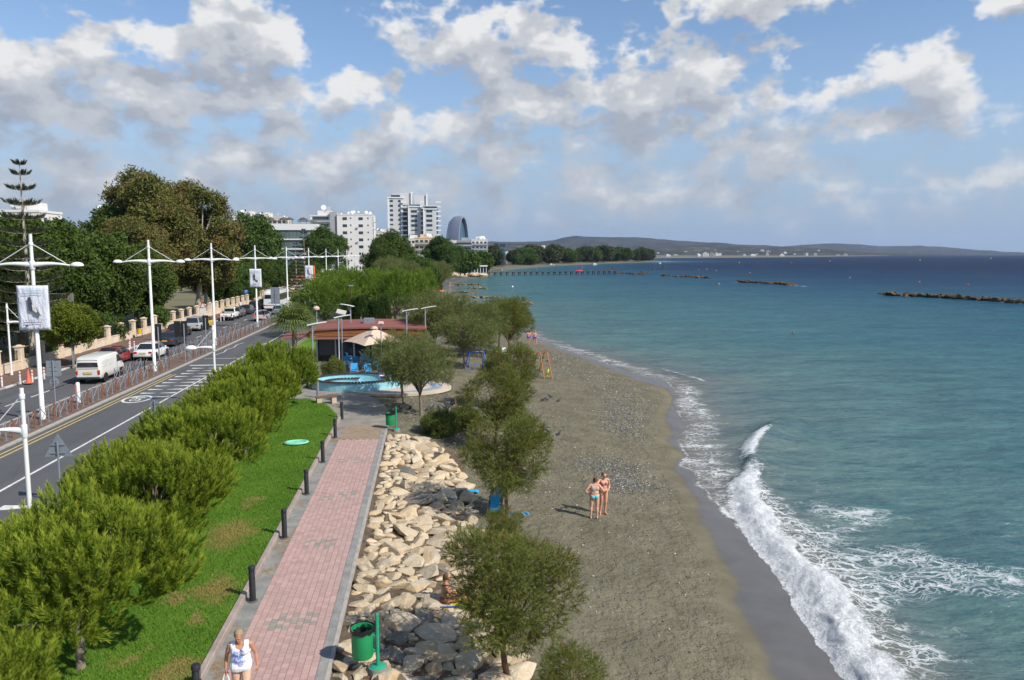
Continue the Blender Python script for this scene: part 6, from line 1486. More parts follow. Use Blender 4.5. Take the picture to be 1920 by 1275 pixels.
# oval shell building
def oval():
    y = 700; x0, x1 = bpos(829.5, y), bpos(877, y); W = x1 - x0; cx = W / 2; top = zz(404.5, y); t = thing('oval_building', 'silver oval tower with a glass front set in an arched shell', 'building', (x0 + .58 * W, y, 0), .95)
    a, H = W * .38, top; n = 26; D = W * .62
    def arch(s, inset=0):  # half-oval outline
        P = []
        for i in range(n + 1):
            th = lerp(-.35, PI + .35, i / n); P.append((cx + (a * s - inset) * math.cos(th) * (1 if math.sin(th) > 0 else .98), H * .42 + (H * .58 * s - inset) * math.sin(th) if math.sin(th) > 0 else max(0, H * .42 + H * 1.2 * math.sin(th))))
        return P
    S = MB(); rings = [(0, 1.0), (D * .35, 1.04), (D * .7, 1.0), (D, .86), (D * 1.15, .6)]
    vs = []
    for d, s in rings: vs += [(x, d, z) for x, z in arch(s)]
    m = n + 1
    fs = [(i * m + k, i * m + k + 1, (i + 1) * m + k + 1, (i + 1) * m + k) for i in range(len(rings) - 1) for k in range(n)] + [tuple((len(rings) - 1) * m + k for k in range(m))]
    S.add(vs, fs); inn = arch(1.0, 1.1); b = len(S.v); S.add([(x, 0, z) for x, z in arch(1.0)] + [(x, 0, z) for x, z in inn] + [(x, 3.2, z) for x, z in inn], [(k, k + 1, m + k + 1, m + k) for k in range(n)] + [(m + k, m + k + 1, 2 * m + k + 1, 2 * m + k) for k in range(n)]); S.build('shell', SHELL, t, True)
    g = MB(); g.add([(x, 3.0, z) for x, z in inn], [tuple(range(m))]); g.build('glass_front', BLUEG, t)
    for f in range(12):
        z = 3 + f * 3.1
        xs2 = [x for x, zq in inn if abs(zq - z) < 2.4]
        if z > H - 6 or not xs2: break
        l, r = min(xs2), max(xs2); MB().box(((l + r) / 2, 2.2, z), (r - l, 1.4, .5)).build('balcony_band', mat('pale_band', (.55, .58, .58), .5), t)
oval()
def simple(name, label, px0, px1, py, y, m, depth=14, cols=4, w=1.4, h=1.3, rails=False, py0=None, dishes=0, fh=3.1, side=True, glass=None):
    x0, x1 = bpos(px0, y), bpos(px1, y); W = x1 - x0; top = zz(py, y); t = thing(name, label, 'building', (x0, y, 0)); block(t, 0, W, 0, depth, 0, top, m); fl = max(1, int((top - 1) / fh))
    block(t, -.15, W + .15, -.15, depth, top, top + .5, m, 'parapet')
    if rails:
        for f in range(fl):
            z = top - (f + 1) * fh + .2; block(t, .4, W + .3, -1.3, 0, z, z + .2, PLASTER, 'balcony_slab'); MB().box((W / 2 + .3, -1.27, z + .55), (W - .2, .05, .7)).build('balcony_rail', mat('rail_glass', (.22, .26, .28)), t)
    facade(t, (0, 0, 0), (1, 0, 0), W, top, cols, fl, w, h, top - fl * fh + 1.5, fh, glass)
    if side: facade(t, (W, 0, 0), (0, 1, 0), depth, top, max(2, int(depth / 4)), fl, w, h, top - fl * fh + 1.5, fh, glass)
    block(t, W * .3, W * .3 + 4, 3, 7, top, top + 2.2, m, 'roof_room')
    for i in range(dishes): dish(t, (RB.uniform(1, W - 1), RB.uniform(1, 6), top + 1.6), RB.uniform(.6, 1.0), RB.uniform(-1, 1)); tank(t, (RB.uniform(1, W - 1), RB.uniform(1, 6), top + .3))
    return t
simple('apartment_house', 'peach apartment house in front of the tower', 778, 813, 447, 400, PEACH, 14, 4, 1.6, 1.5, True, dishes=4)
simple('apartment_house', 'pale apartment house left of the peach one', 765, 779, 448, 420, PLASTER, 12, 2, dishes=2)
simple('apartment_house', 'cream building seen between the white apartment block and the tower', 705, 724, 436, 470, CREAMB, 12, 3, dishes=3)
simple('apartment_house', 'low cream building under the oval tower', 836, 862, 457, 480, CREAMB, 12, 4, dishes=4)
t = simple('office_block', 'grey office block with open steel frames near the oval tower', 858, 884, 452, 470, GREYB2, 12, 5, 2.0, 1.6, True, glass=DGLASS)
simple('apartment_house', 'white flats with curved balconies right of the oval tower', 884, 914, 450, 490, PLASTER, 18, 4, 1.5, 1.4, True, dishes=6)
simple('dark_office', 'dark blue glass office tower right of the white flats', 924, 931, 461, 620, DGLASS, 12, 2, 1.2, 2.4, glass=BLUEG); simple('dark_office', 'second dark glass office tower with a blue corner', 935, 948, 462, 610, DGLASS, 12, 3, 1.6, 2.6, glass=BLUEG)
simple('apartment_house', 'white building behind the drooping eucalyptus', 440, 470, 410, 250, PLASTER, 14, 4, dishes=4); simple('apartment_house', 'grey side wall and orange shuttered balconies seen beneath the eucalyptus', 414, 447, 448, 205, CREAMB, 10, 3, 1.3, 1.5, True)
simple('apartment_house', 'white rooftops just showing over the dark trees at the left', 5, 80, 402, 170, PLASTER, 10, 6, dishes=6); simple('apartment_house', 'cream house between the dark trees and the tall eucalyptus', 183, 250, 405, 210, CREAMB, 10, 5, dishes=3); simple('apartment_house', 'long pale building behind the glass hotel', 470, 540, 410, 340, CREAMB, 10, 8, dishes=6)
t = thing('tiled_house', 'small house with a red tiled roof behind the road sign', 'house', (bpos(540, 200), 200, 0)); block(t, 0, 7.5, 0, 8, 0, zz(527, 200), PLASTER); z = zz(527, 200)
MB().add([(-.4, -.4, z), (7.9, -.4, z), (7.9, 8.4, z), (-.4, 8.4, z), (2.5, 4, z + 2.0), (5.0, 4, z + 2.0)], [(0, 1, 5, 4), (1, 2, 5), (2, 3, 4, 5), (3, 0, 4), (0, 3, 2, 1)]).build('roof', TILE, t); facade(t, (0, 0, 0), (1, 0, 0), 7.5, z, 2, 1, 1.3, 1.3, z - 1.5, 3)
t = thing('white_shop', 'long low white building behind the banner masts', 'building', (bpos(535, 240), 240, 0)); block(t, 0, 13, 0, 9, 0, zz(505, 240), PLASTER); facade(t, (0, 0, 0), (1, 0, 0), 13, 5, 5, 1, 1.6, 1.4, 1.8, 3)
# far along the bay
simple('white_hotel', 'white hotel block standing above the trees across the bay', 1010, 1030, 464, 830, PLASTER, 26, 3, 2.2, 1.6, False, fh=3.2); simple('hotel_wing', 'striped cream wing of the white hotel across the bay', 1031, 1049, 466, 840, CREAMB, 14, 1, 9.0, .9, False, fh=3.0)
# ------------------------------------------------------------------ hills
HILLG = []
def hill_z(x, y):
    z = -.1
    for x0, x1, yc, d, Z in HILLG:
        i = (y - yc) / d * .5 + .5; j = (x - x0) / (x1 - x0)
        if 0 <= i <= 1 and 0 <= j <= 1: z = max(z, float(Z[int(i * 59), int(j * 259)]) - 1)
    return z
def hill(name, crest, y, depth, col, seed):
    "crest given in picture pixels at distance y; built as a real ridge with depth"
    px = np.array([c[0] for c in crest], float); hz = np.array([max(0, zz(c[1], y)) for c in crest]); xw = np.array([aty(p, 476, y).x for p in px])
    X = np.linspace(xw[0], xw[-1], 260)[None, :] + np.zeros((60, 1)); v = np.linspace(-1, 1, 60)[:, None]; Y = y + v * depth + 0 * X
    Hc = np.interp(X, xw, hz); prof = (1 - np.abs(v) ** 1.6); n = fbm(X / 420, Y / 420, seed, 5); n2 = fbm(X / 130, Y / 130, seed + 3, 3)
    Z = Hc * prof * (1 - .55 * (1 - np.abs(2 * n - 1)) * (np.abs(v) > .03) * np.clip(np.abs(v) * 3, 0, 1)) + (n2 - .5) * 14 * prof * np.clip(Hc / 60, 0, 1) - 2
    m, nt, out = new_mat(name + '_earth'); co = nt.coord('Object'); c = nt.mix(nt.rng(nt.noise(co, .004, 6, .65), .4, .62), col[0], col[1]); c = nt.mix(nt.rng(nt.noise(co, .012, 4, .7), .58, .68, 0, .8), c, col[2]); principled(nt, out, c, 1, 0, None, 0)
    HILLG.append((xw[0], xw[-1], y, depth, Z)); o = obj(name, grid_mesh(name, X, Y, Z), m); o['kind'] = 'structure'
hill('hills', [(600, 470), (700, 466), (800, 462), (880, 457), (920, 452), (960, 453), (1010, 452), (1040, 450), (1055, 445), (1075, 441), (1110, 443), (1170, 443), (1220, 445), (1260, 450), (1300, 452), (1340, 454), (1380, 457), (1440, 459), (1500, 464), (1600, 474)], 8200, 1900, ((.028, .032, .026), (.06, .056, .045), (.17, .15, .12)), 2)
hill('hills', [(860, 472), (930, 458), (980, 456), (1040, 459), (1100, 462), (1180, 463), (1260, 461), (1330, 459), (1390, 461), (1440, 464), (1500, 462), (1560, 467), (1640, 474)], 5600, 1000, ((.032, .036, .028), (.075, .068, .05), (.30, .27, .23)), 5)
hill('hills', [(1380, 474), (1430, 466), (1480, 460), (1520, 457), (1560, 455), (1600, 456), (1650, 460), (1690, 460), (1720, 459), (1780, 463), (1830, 468), (1870, 472), (1900, 474.5), (1915, 476)], 9500, 1900, ((.03, .034, .027), (.065, .06, .046), (.22, .2, .165)), 9)
for i in range(84):
    if i < 40: px = RB.uniform(930, 1260); y = RB.uniform(1000, 2100); 
    else: px = RB.uniform(1000, 1640); y = RB.uniform(2600, 5350)
    p = aty(px, 476, y)
    if p.x > xs(y) - 60: p.x = float(xs(y)) - RB.uniform(60, 500)
    w = RB.uniform(10, 26); hh = RB.choice([4, 6, 7, 9, 12])
    t = thing('far_building', 'tiny pale building in the town across the bay', 'building', (p.x, y, hill_z(p.x, y)), RB.uniform(-.4, .4), 'small pale buildings across the bay')
    m = RB.choice([PLASTER, PLASTER, CREAMB, mat('pale_render', (.72, .71, .69), .8, .05)]); block(t, -w / 2, w / 2, -6, 6, 0, hh, m); block(t, -w / 4, w / 6, -4, 3, hh, hh + 2.2, m, 'roof_room')
    for f in range(int(hh / 3)): MB().box((0, -6.03, 1.7 + f * 3), (w * .8, .1, 1.1)).build('window_band', WGLASS, t)
# trees across the bay
for i in range(96):
    if i < 30: y = RB.uniform(420, 700); x = float(xs(y)) - RB.uniform(14, 70) 
    else: y = RB.uniform(700, 1118); x = float(xs(y)) - RB.uniform(8, 40) * (1 + (y - 700) / 260)
    k = RB.choice(['far0', 'far1', 'far2', 'fardark0', 'fardark1'] if i < 30 else ['fardark0', 'fardark1', 'far2'])
    tree(k, 'shore_tree', 'rounded tree in the belt along the far side of the bay', (x, y, -.1), RB.uniform(.8, 1.3) * (1 if i < 30 else 1.25), RB.uniform(0, 6), 'tree belt across the bay')
# ------------------------------------------------------------------ jetty, breakwaters, rocks, buoys
def rock_group(name, label, pts, n, s, wide, seed, meshes, cat='rocks', zoff=0.):
    r = random.Random(seed); P = [Vector(p) for p in pts]; c = sum(P, Vector()) / len(P); t = thing(name, label, cat, (c.x, c.y, SEA)); 
    for i in range(n):
        u = (i + r.random()) / n * (len(P) - 1); k = min(int(u), len(P) - 2); p = P[k].lerp(P[k + 1], u - k)
        o = obj('rock', r.choice(meshes), None, t, (p.x - c.x + r.gauss(0, wide), p.y - c.y + r.gauss(0, wide), zoff + r.uniform(-.1, .35) * s), (r.uniform(-.4, .4), r.uniform(-.4, .4), r.uniform(0, 6))); q = s * r.uniform(.7, 1.4); o.scale = (q * 1.4, q, q * .9)
    return t
ROCKSW = [m.copy() for m in ROCKS[:10]]
for me in ROCKSW: me.materials.clear(); me.materials.append(M_ROCKW)
def sp(px, py): return at(px, py, SEA)
rock_group('breakwater', 'dark rock breakwater cut off by the right edge of the picture', [sp(1650, 553), sp(1750, 558), sp(1850, 564), sp(1990, 575)], 120, .95, .55, 1, ROCKSW, 'breakwater', .3)
rock_group('breakwater', 'dark rock breakwater in the middle distance, left of the one at the edge', [sp(1382, 529), sp(1440, 532), sp(1490, 535)], 64, 1.0, .6, 2, ROCKSW, 'breakwater', .2)
rock_group('breakwater', 'low rock breakwater just beyond the end of the jetty', [sp(1240, 517.5), sp(1290, 519.5), sp(1328, 522)], 50, .9, .7, 3, ROCKSW, 'breakwater', .2)
rock_group('breakwater', 'low breakwater curving out from the far shore', [sp(1155, 512), sp(1200, 515), sp(1210, 511), sp(1275, 493)], 80, .9, 1.4, 4, ROCKSW, 'breakwater', .1)
FLATW = []
for me in ROCKS[:6]: q = me.copy(); q.materials.clear(); q.materials.append(rock_mat('tan_shelf_rock', [(.34, .23, .10), (.22, .16, .09), (.12, .10, .07)], (.05, .045, .04)) if not FLATW else FLATW[0].materials[0]); FLATW.append(q)
for i, (a, b, px0, py0, lab) in enumerate(((852, 899, 535, 534.5, 'upper flat tan rock shelf at the waterline by the jetty cafe'), (879, 914, 541, 541, 'dark low rock shelf in the water below the upper tan shelf'), (850, 892, 549, 549, 'long tan and black rock shelf near the kiosk'), (868, 932, 558.5, 558.5, 'thin grey rock shelf in the water right of the kiosk'), (932, 996, 571, 570.5, 'flat tan rock shelf farthest out from the beach'))):
    t = rock_group('rock_shelf', lab, [sp(a, px0), sp((a + b) / 2, (px0 + py0) / 2), sp(b, py0)], 26, .95, .35, 20 + i, FLATW, 'rocks', -.05)
    for o in t.children: o.scale.z *= .55
JW = mat('dark_jetty_timber', (.07, .055, .045), .9, .3, 1)
def jetty():
    a, b = sp(903, 517), sp(1156, 513.5); t = thing('jetty', 'long dark wooden jetty on posts reaching out into the sea', 'jetty', (a.x, a.y, SEA)); d = b - a; L = d.length; rz = math.atan2(d.y, d.x); t.rotation_euler.z = rz
    MB().box((L / 2, 0, 1.65), (L, 2.4, .3)).build('deck', JW, t)
    n = 23
    for i in range(n):
        x = 4 + i * (L - 5) / (n - 1)
        for s in (-1, 1): MB().tube([(x, s * 1.0, -1), (x, s * 1.0, 1.5)], .2, 6).build('post', JW, t)
        MB().box((x, 0, 1.2), (.35, 2.6, .35)).build('cross_beam', JW, t)
    for s in (-1, 1):
        MB().box((L / 2, s * 1.15, 2.75), (L, .06, .06)).build('handrail', JW, t)
        r = MB()
        for i in range(40): r.box((1 + i * (L - 2) / 39, s * 1.15, 2.27), (.07, .07, .95))
        r.build('rail_posts', JW, t)
    for i, x in enumerate((L * .38, L * .72, .15 * L)): MB().tube([(x, -1, 1.8), (x, -1, 6)], .06, 5).build('lamp_pole', GREYM, t)
    return a, d, L
JA, JD, JL = jetty()
JC = thing('jetty_cafe', 'white flat-roofed cafe at the landward end of the jetty', 'building', (bpos(868, 372), 372, 0)); Wc = bpos(912, 372) - bpos(868, 372)
MB().box((Wc / 2, 4, 3.5), (Wc + 1, 9, .6)).build('roof', PLASTER, JC); MB().box((Wc / 2, 5, .1), (Wc, 8, .4)).build('floor', CONC, JC)
for i in range(9): MB().box((i * Wc / 8, .2, 1.8), (.22, .22, 3.0)).build('column', PLASTER, JC)
for i in range(8): MB().box(((i + .5) * Wc / 8, .8, 1.75), (Wc / 8 - .4, .06, 2.7)).build('window', DGLASS, JC)
MB().box((Wc * .3, 5, 1.8), (Wc * .5, 6, 3)).build('wall', PLASTER, JC)
RK = [m for m in ROCKS[:8]]
rock_group('rock_bank', 'pale rock bank under the jetty cafe', [Vector((bpos(845, 362), 358, 0)), Vector((bpos(880, 362), 360, 0)), Vector((bpos(906, 366), 364, 0))], 90, 1.7, 1.1, 31, RK, 'rock bank', .8)
MB().prism([(bpos(842, 365), 363), (bpos(904, 368), 366), (bpos(912, 372), 385), (bpos(842, 372), 385)], -1.8, -.1).build('jetty_quay', CONC)['kind'] = 'structure'
KR = thing('beach_kiosk', 'small wooden kiosk with an orange pyramid roof', 'kiosk', (bpos(817, 150), 150, -.2)); 
MB().lathe([(1.75, 2.3), (1.2, 2.75), (.12, 3.6), (0, 3.65)], 8, (0, 0, .0)).build('roof', mat('orange_roof', (.42, .14, .06), .8), KR); MB().box((0, 0, 1.15), (2.3, 2.3, 2.3)).build('wall', mat('kiosk_wood', (.20, .085, .045), .8), KR)
for s in (-1, 1): MB().box((s * 1.0, -1.16, 1.2), (.12, .08, 2.2)).build('blue_post', mat('kiosk_blue', (.05, .12, .4), .6), KR)
MB().box((.3, -1.17, 1.3), (.8, .06, 1.3)).build('shutter', GREYM, KR)
BUOYS = [(1484, 493, 'r'), (1815, 534, 'r'), (1724, 529, 'o'), (1594, 521, 'o'), (1556, 490, 'o'), (1725, 488, 'y'), (1406, 512, 'o'), (1310, 506, 'r'), (1325, 505, 'o'), (1343, 508, 'o'), (1386, 493, 'y'), (1348, 533, 'o'), (961, 538, 'w'), (1858, 485, 'y')]
bm_ = MB(); bm_.lathe([(.0, -.5), (.45, -.35), (.6, .05), (.42, .45), (.12, .62), (.1, .8), (0, .82)], 12); BUO = {k: bm_.mesh('buoy', True) for k in 'royw'}
for k, c in (('r', (.6, .03, .04)), ('o', (.7, .22, .08)), ('y', (.7, .45, .03)), ('w', (.75, .75, .72))): BUO[k].materials.append(mat('buoy_' + k, c, .5))
BN = {'r': 'red', 'o': 'orange', 'y': 'yellow', 'w': 'white'}; 
for px, py, k in BUOYS: p = sp(px, py); o = obj('buoy', BUO[k], None, None, (p.x, p.y, SEA), (random.uniform(-.2, .2), random.uniform(-.2, .2), 0), (max(.55, p.y / 620),) * 3); tag(o, 'small %s mooring buoy floating in the bay' % BN[k], 'buoy', '%s buoys in the bay' % BN[k])
rd = sp(1086, 510); o = MB().lathe([(0, 0), (2.2, .1), (2.5, .7), (1.6, 1.2), (0, 1.3)], 14, sy=.5).build('inflatable_float', mat('float_red', (.75, .04, .06), .5), None, True, loc=(rd.x, rd.y, SEA)); tag(o, 'bright red inflatable float behind the jetty', 'float')
# a few moored boats by the far beach
for i, (px, py) in enumerate(((1034, 498), (1115, 497), (1237, 495))):
    p = sp(px, py); t = thing('moored_boat', 'small white boat moored off the far beach, %s from the left' % ORD[i], 'boat', (p.x, p.y, SEA), .5 * i, 'boats off the far beach')
    MB().add([(-3, -1, .9), (2, -1, .9), (3.6, 0, 1.1), (2, 1, .9), (-3, 1, .9), (-2.6, -.5, -.3), (2, -.4, -.3), (2, .4, -.3), (-2.6, .5, -.3)], [(0, 1, 6, 5), (1, 2, 6), (2, 3, 7, 6), (3, 4, 8, 7), (4, 0, 5, 8), (0, 4, 3, 2, 1), (5, 6, 7, 8)]).build('hull', PLASTER, t); MB().box((-.3, 0, 1.4), (2, 1.4, 1.0)).build('cabin', PLASTER, t)
# ------------------------------------------------------------------ cafe, basin, playground and small things
WOOD = mat('orange_brown_wood', (.30, .13, .045), .75, .25, 3, bump=.2); ROOFR = mat('red_felt_roof', (.23, .082, .065), .9, .12, .8); CANVAS = mat('beige_canvas', (.58, .44, .33), .85, .08, 1.5)
t = thing('beach_cafe', 'low timber cafe with a dull red flat roof behind the terrace', 'building', (-9.6, 67, .06)); LW = 9.4
rf = MB(); n = 12
rf.add([(lerp(-.6, LW, i / n), yy_, 2.86 + .16 * math.sin(PI * i / n) + dz) for yy_, dz in ((-.5, -.02), (7.2, .05), (7.2, -.10), (-.5, -.16)) for i in range(n + 1)], [(a * (n + 1) + i, a * (n + 1) + i + 1, ((a + 1) % 4) * (n + 1) + i + 1, ((a + 1) % 4) * (n + 1) + i) for a in range(4) for i in range(n)]); rf.build('roof', ROOFR, t, True)
for k in range(4): MB().box((LW / 2 - .3, -.35 + k * .03, 2.66 - k * .13), (LW + .6 - .05 * k, .06, .115)).build('fascia_board', WOOD, t)
MB().box((LW / 2, -.9, 2.12), (LW + .2, 1.4, .06)).build('front_canopy', ROOFR, t); MB().box((LW / 2, 3.5, 1.1), (LW, 6.6, 2.1)).build('wall', mat('dark_cafe_wall', (.035, .03, .028), .7), t)
for k in range(7): MB().box((k * LW / 6, -.1, 1.1), (.14, .14, 2.2)).build('post', mat('white_post', (.5, .5, .48)), t)
for k in range(6): MB().box(((k + .5) * LW / 6, .12, 1.25), (LW / 6 - .3, .05, 1.5)).build('window', DGLASS, t)
MB().box((4.2, 3.2, 3.2), (1.0, .9, .55)).build('roof_unit', GREYM, t, bevel=.06); MB().tube([(3.5, 3, 2.9), (3.5, 3, 3.6)], .05, 6).build('flue', GREYM, t)
for k in range(2): MB().box((-1.9, .8 + k * 2.2, 2.1 + .1 * k), (2.6, 2.0, .06), ry=-.08).build('side_roof', ROOFR, t)
def parasol(label, loc, r, h, rz=0.):
    t = thing('parasol', label, 'parasol', loc, rz); MB().tube([(0, 0, 0), (0, 0, h)], .04, 8).build('pole', WHITE, t)
    c = MB(); R_ = []; n = 4; sub = 5
    pts = []
    for i in range(4):
        a0 = PI / 4 + i * PI / 2; a1 = a0 + PI / 2
        for j in range(sub): q = j / sub; x = lerp(math.cos(a0), math.cos(a1), q) * r * 1.414; y = lerp(math.sin(a0), math.sin(a1), q) * r * 1.414; pts.append((x, y, h - 1.05 - .06 + .10 * math.sin(PI * q)))
    m = len(pts); mid = [(x * .5, y * .5, h - .52 + .0) for x, y, z in pts]
    c.add(pts + mid + [(0, 0, h)], [(k, (k + 1) % m, m + (k + 1) % m, m + k) for k in range(m)] + [(m + k, m + (k + 1) % m, 2 * m) for k in range(m)]); cv = c.build('canopy', CANVAS, t); cv.modifiers.new('s', 'SOLIDIFY').thickness = .012
    c = MB(); c.lathe([(.34, h - .02), (.2, h + .12), (.04, h + .17), (0, h + .18)], 8); c.build('top_vent', CANVAS, t); MB().lathe([(.35, 0), (.35, .07), (.06, .1)], 12).build('base', CONC, t)
parasol('large open beige parasol on the cafe terrace', (-4.35, 61.8, .06), 1.85, 3.35, .55)
t = thing('folded_parasol', 'folded beige parasol at the left end of the cafe', 'parasol', (*at(604, 668, .06)[:2], .06)); MB().tube([(0, 0, 0), (0, 0, 2.6)], .03, 8).build('pole', WHITE, t); MB().lathe([(.05, 1.0), (.16, 1.1), (.12, 1.9), (.2, 2.25), (.1, 2.5), (.03, 2.62), (0, 2.63)], 10).build('canopy', CANVAS, t, True)
# blue sling chairs and tables
BLUECL = mat('bright_blue_sling', (.035, .33, .66), .6, .15, 4)
def chair_src():
    S = MB(); S.box((0, 0, .44), (.46, .44, .025)); a = S.mesh('seat'); a.materials.append(BLUECL)
    B = MB(); B.box((0, .27, .72), (.46, .025, .48), rx=-.2); b = B.mesh('backrest'); b.materials.append(BLUECL)
    L = []
    for sx in (-1, 1):
        for sy in (-1, 1): q = MB(); q.tube([(sx * .25, sy * .24, 0), (sx * .24, sy * .2, .45)], .016, 6); m = q.mesh('leg'); m.materials.append(GREYM); L.append(m)
    A = MB()
    for sx in (-1, 1): A.tube([(sx * .25, -.22, .45), (sx * .25, -.2, .64), (sx * .25, .22, .64), (sx * .24, .2, .45), (sx * .24, .33, .97)], .016, 6)
    f = A.mesh('frame'); f.materials.append(GREYM); return a, b, L, f
CS, CBK, CL, CF = chair_src()
CH = [(652, 690, .3), (660, 699, 1.9), (668, 689, 3.0), (664, 705, .1), (677, 693, -.4), (686, 700, 2.4), (690, 688, .5), (696, 693, 2.8), (681, 683, 3.3), (705, 688, -.2), (715, 690, 1.2), (703, 698, 3.6), (657, 682, 2.0), (722, 684, .6), (690, 706, .2), (735, 694, 2.6)]
for i, (px, py, rz) in enumerate(CH):
    p = at(px, py, .06); t = thing('terrace_chair', 'blue sling chair on the cafe terrace, %s from the left' % ordw(sorted(CH).index((px, py, rz))), 'chair', (p.x, p.y, .06), rz, 'blue chairs on the cafe terrace'); obj('seat', CS, None, t); obj('backrest', CBK, None, t); obj('frame', CF, None, t)
    for m in CL: obj('leg', m, None, t)
for i, (px, py) in enumerate(((671, 697), (697, 699), (688, 692), (712, 695))):
    p = at(px, py, .06); t = thing('terrace_table', 'dark table among the blue chairs, %s from the left' % ORD[i], 'table', (p.x, p.y, .06), 0, 'dark tables on the terrace'); MB().lathe([(0, .70), (.4, .70), (.4, .735), (0, .735)], 16).build('tabletop', mat('dark_table', (.05, .04, .035), .5), t); MB().tube([(0, 0, .02), (0, 0, .7)], .035, 8).build('leg', GREYM, t); MB().lathe([(.25, 0), (.25, .03), (.03, .05)], 12).build('base', GREYM, t)
# lamps with a curved wing, and the solar lamp
def wing_lamp(label, loc, h, rz=0., solar=False):
    t = thing('wing_lamp', label, 'street lamp', loc, rz, 'lamps with curved wings round the cafe'); MB().lathe([(.1, 0), (.1, .3), (.06, .35), (.055, h)], 10).build('pole', GREYM, t, True)
    MB().tube([(0, 0, h - .55), (.28, 0, h + .05)], .035, 6).build('bracket', GREYM, t); MB().tube([(0, 0, h - .1), (-.02, 0, h + .02)], .09, 8).build('lamp_can', GREYM, t)
    n = 8; w = MB(); w.add([(lerp(-.35, .95, i / n), sy * .2, h + .02 + .30 * (i / n) - .10 * (i / n) ** 2 + dz) for dz in (0, .035) for sy in (-1, 1) for i in range(n + 1)], [(i, i + 1, n + 2 + i, n + 1 + i) for i in range(n)] + [(2 * n + 2 + i, 3 * n + 3 + i, 3 * n + 4 + i, 2 * n + 3 + i) for i in range(n)] + [(i, 2 * n + 2 + i, 2 * n + 3 + i, i + 1) for i in range(n)] + [(n + 1 + i, n + 2 + i, 3 * n + 4 + i, 3 * n + 3 + i) for i in range(n)]); w.build('wing', WHITE, t)
for px, py, y, h, rz, lab in ((797, 580, 67.5, 4.45, .1, 'wing-topped lamp highest on the right, above the leaning tree'), (762, 584, 64.5, 4.45, .1, 'wing-topped lamp left of the highest one'), (657, 575, 71, 4.45, 2.8, 'wing-topped lamp behind the cafe roof'), (585, 606, 53.0, 4.4, .2, 'wing-topped lamp among the pines at the lawn end'), (634, 592, 61.5, 4.2, .3, 'wing-topped lamp in front of the terrace chairs')):
    b = aty(px, py, y); wing_lamp(lab, (b.x, y, .06), h, rz)
b = aty(640, 588, 62.6); t = thing('solar_lamp', 'tall pole with a tilted solar panel in front of the terrace', 'street lamp', (b.x, 62.6, .06)); MB().lathe([(.12, 0), (.12, .4), (.065, .45), (.055, 4.45)], 10).build('pole', GREYM, t, True); MB().box((0, 0, 4.6), (.75, .6, .05), rx=.5, ry=.25).build('solar_panel', mat('panel_back', (.42, .40, .36), .5), t)
b = aty(714, 605, 60); t = thing('flood_lamp', 'square headed lamp in front of the large parasol', 'street lamp', (b.x, 60, .06)); MB().tube([(0, 0, 0), (0, 0, 3.9)], .04, 8).build('pole', GREYM, t); MB().box((0, 0, 3.95), (.5, .4, .2), taper=.7).build('lamp_head', CANVAS, t, bevel=.03)
b = aty(597, 580, 75); t = thing('flood_lamp', 'small cream lamp head beside the farther low lamp', 'street lamp', (b.x - .2, 75, 0)); MB().tube([(0, 0, 0), (0, 0, 4.0)], .05, 8).build('pole', GREYM, t); MB().lathe([(.0, -.2), (.3, -.1), (.32, .05), (.2, .2), (0, .22)], 12, (0, 0, 4.1)).build('lamp_head', CANVAS, t, True)
b = aty(658, 545, 85); t = thing('tall_thin_lamp', 'tall thin brown lamp post rising behind the cafe', 'street lamp', (b.x, 85, 0)); MB().tube([(0, 0, 0), (0, 0, 5.8)], .05, 8).build('pole', mat('brown_pole', (.12, .06, .04), .6), t); MB().box((0, 0, 5.85), (.5, .3, .14)).build('lamp_head', GREYM, t, bevel=.03)
# blue basin with timber caps
BASIN = mat('pale_blue_paint', (.22, .50, .58), .6, .12, 1.5, col2=(.30, .58, .64)); CAP = mat('dark_timber_cap', (.045, .03, .025), .8, .3, 5); STONE = mat('cream_stone', (.52, .43, .33), .9, .15, 1.5)
bc = at(668, 727, .0); t = thing('blue_basin', 'pale blue curved basin with dark timber capping beside the pavement', 'fountain', (bc.x, bc.y, .06))
def arcwall(t, rx, ry, a0, a1, h0, h1, th=.22, n=30, cx=0, cy=0, slats=True):
    w = MB(); pts = []
    for i in range(n + 1):
        a = lerp(a0, a1, i / n); h = lerp(h0, h1, i / n); c, s = math.cos(a), math.sin(a); pts.append(((cx + rx * c, cy + ry * s), (cx + (rx - th) * c, cy + (ry - th) * s), h))
    vs = []
    for o_, i_, h in pts: vs += [(*o_, 0), (*o_, h), (*i_, h), (*i_, 0)]
    w.add(vs, [(k * 4 + j, k * 4 + (j + 1) % 4, (k + 1) * 4 + (j + 1) % 4, (k + 1) * 4 + j) for k in range(n) for j in range(4)] + [(0, 1, 2, 3), (n * 4 + 3, n * 4 + 2, n * 4 + 1, n * 4)]); w.build('wall', BASIN, t)
    if slats:
        L = (rx + ry) / 2 * abs(a1 - a0); m = int(L / .2)
        for i in range(m):
            a = lerp(a0, a1, (i + .5) / m); h = lerp(h0, h1, (i + .5) / m); MB().box((0, 0, 0), (th + .16, .17, .06)).build('cap_board', CAP, t, loc=(cx + (rx - th / 2) * math.cos(a), cy + (ry - th / 2) * math.sin(a), h + .035), rot=(0, 0, math.atan2(math.sin(a) * rx, math.cos(a) * ry)))
arcwall(t, 3.0, 2.2, .62, 2 * PI - .62, .62, .62); arcwall(t, 1.7, 1.15, 1.2, 4.6, .45, .45, .2, 20, -.4, -.2); arcwall(t, 4.6, 3.4, -1.25, -.5, .6, .42, .25, 14, -.6, 1.15, False)
MB().lathe([(0, .03), (2.85, .03)], 40, sy=.73).build('floor', BASIN, t)
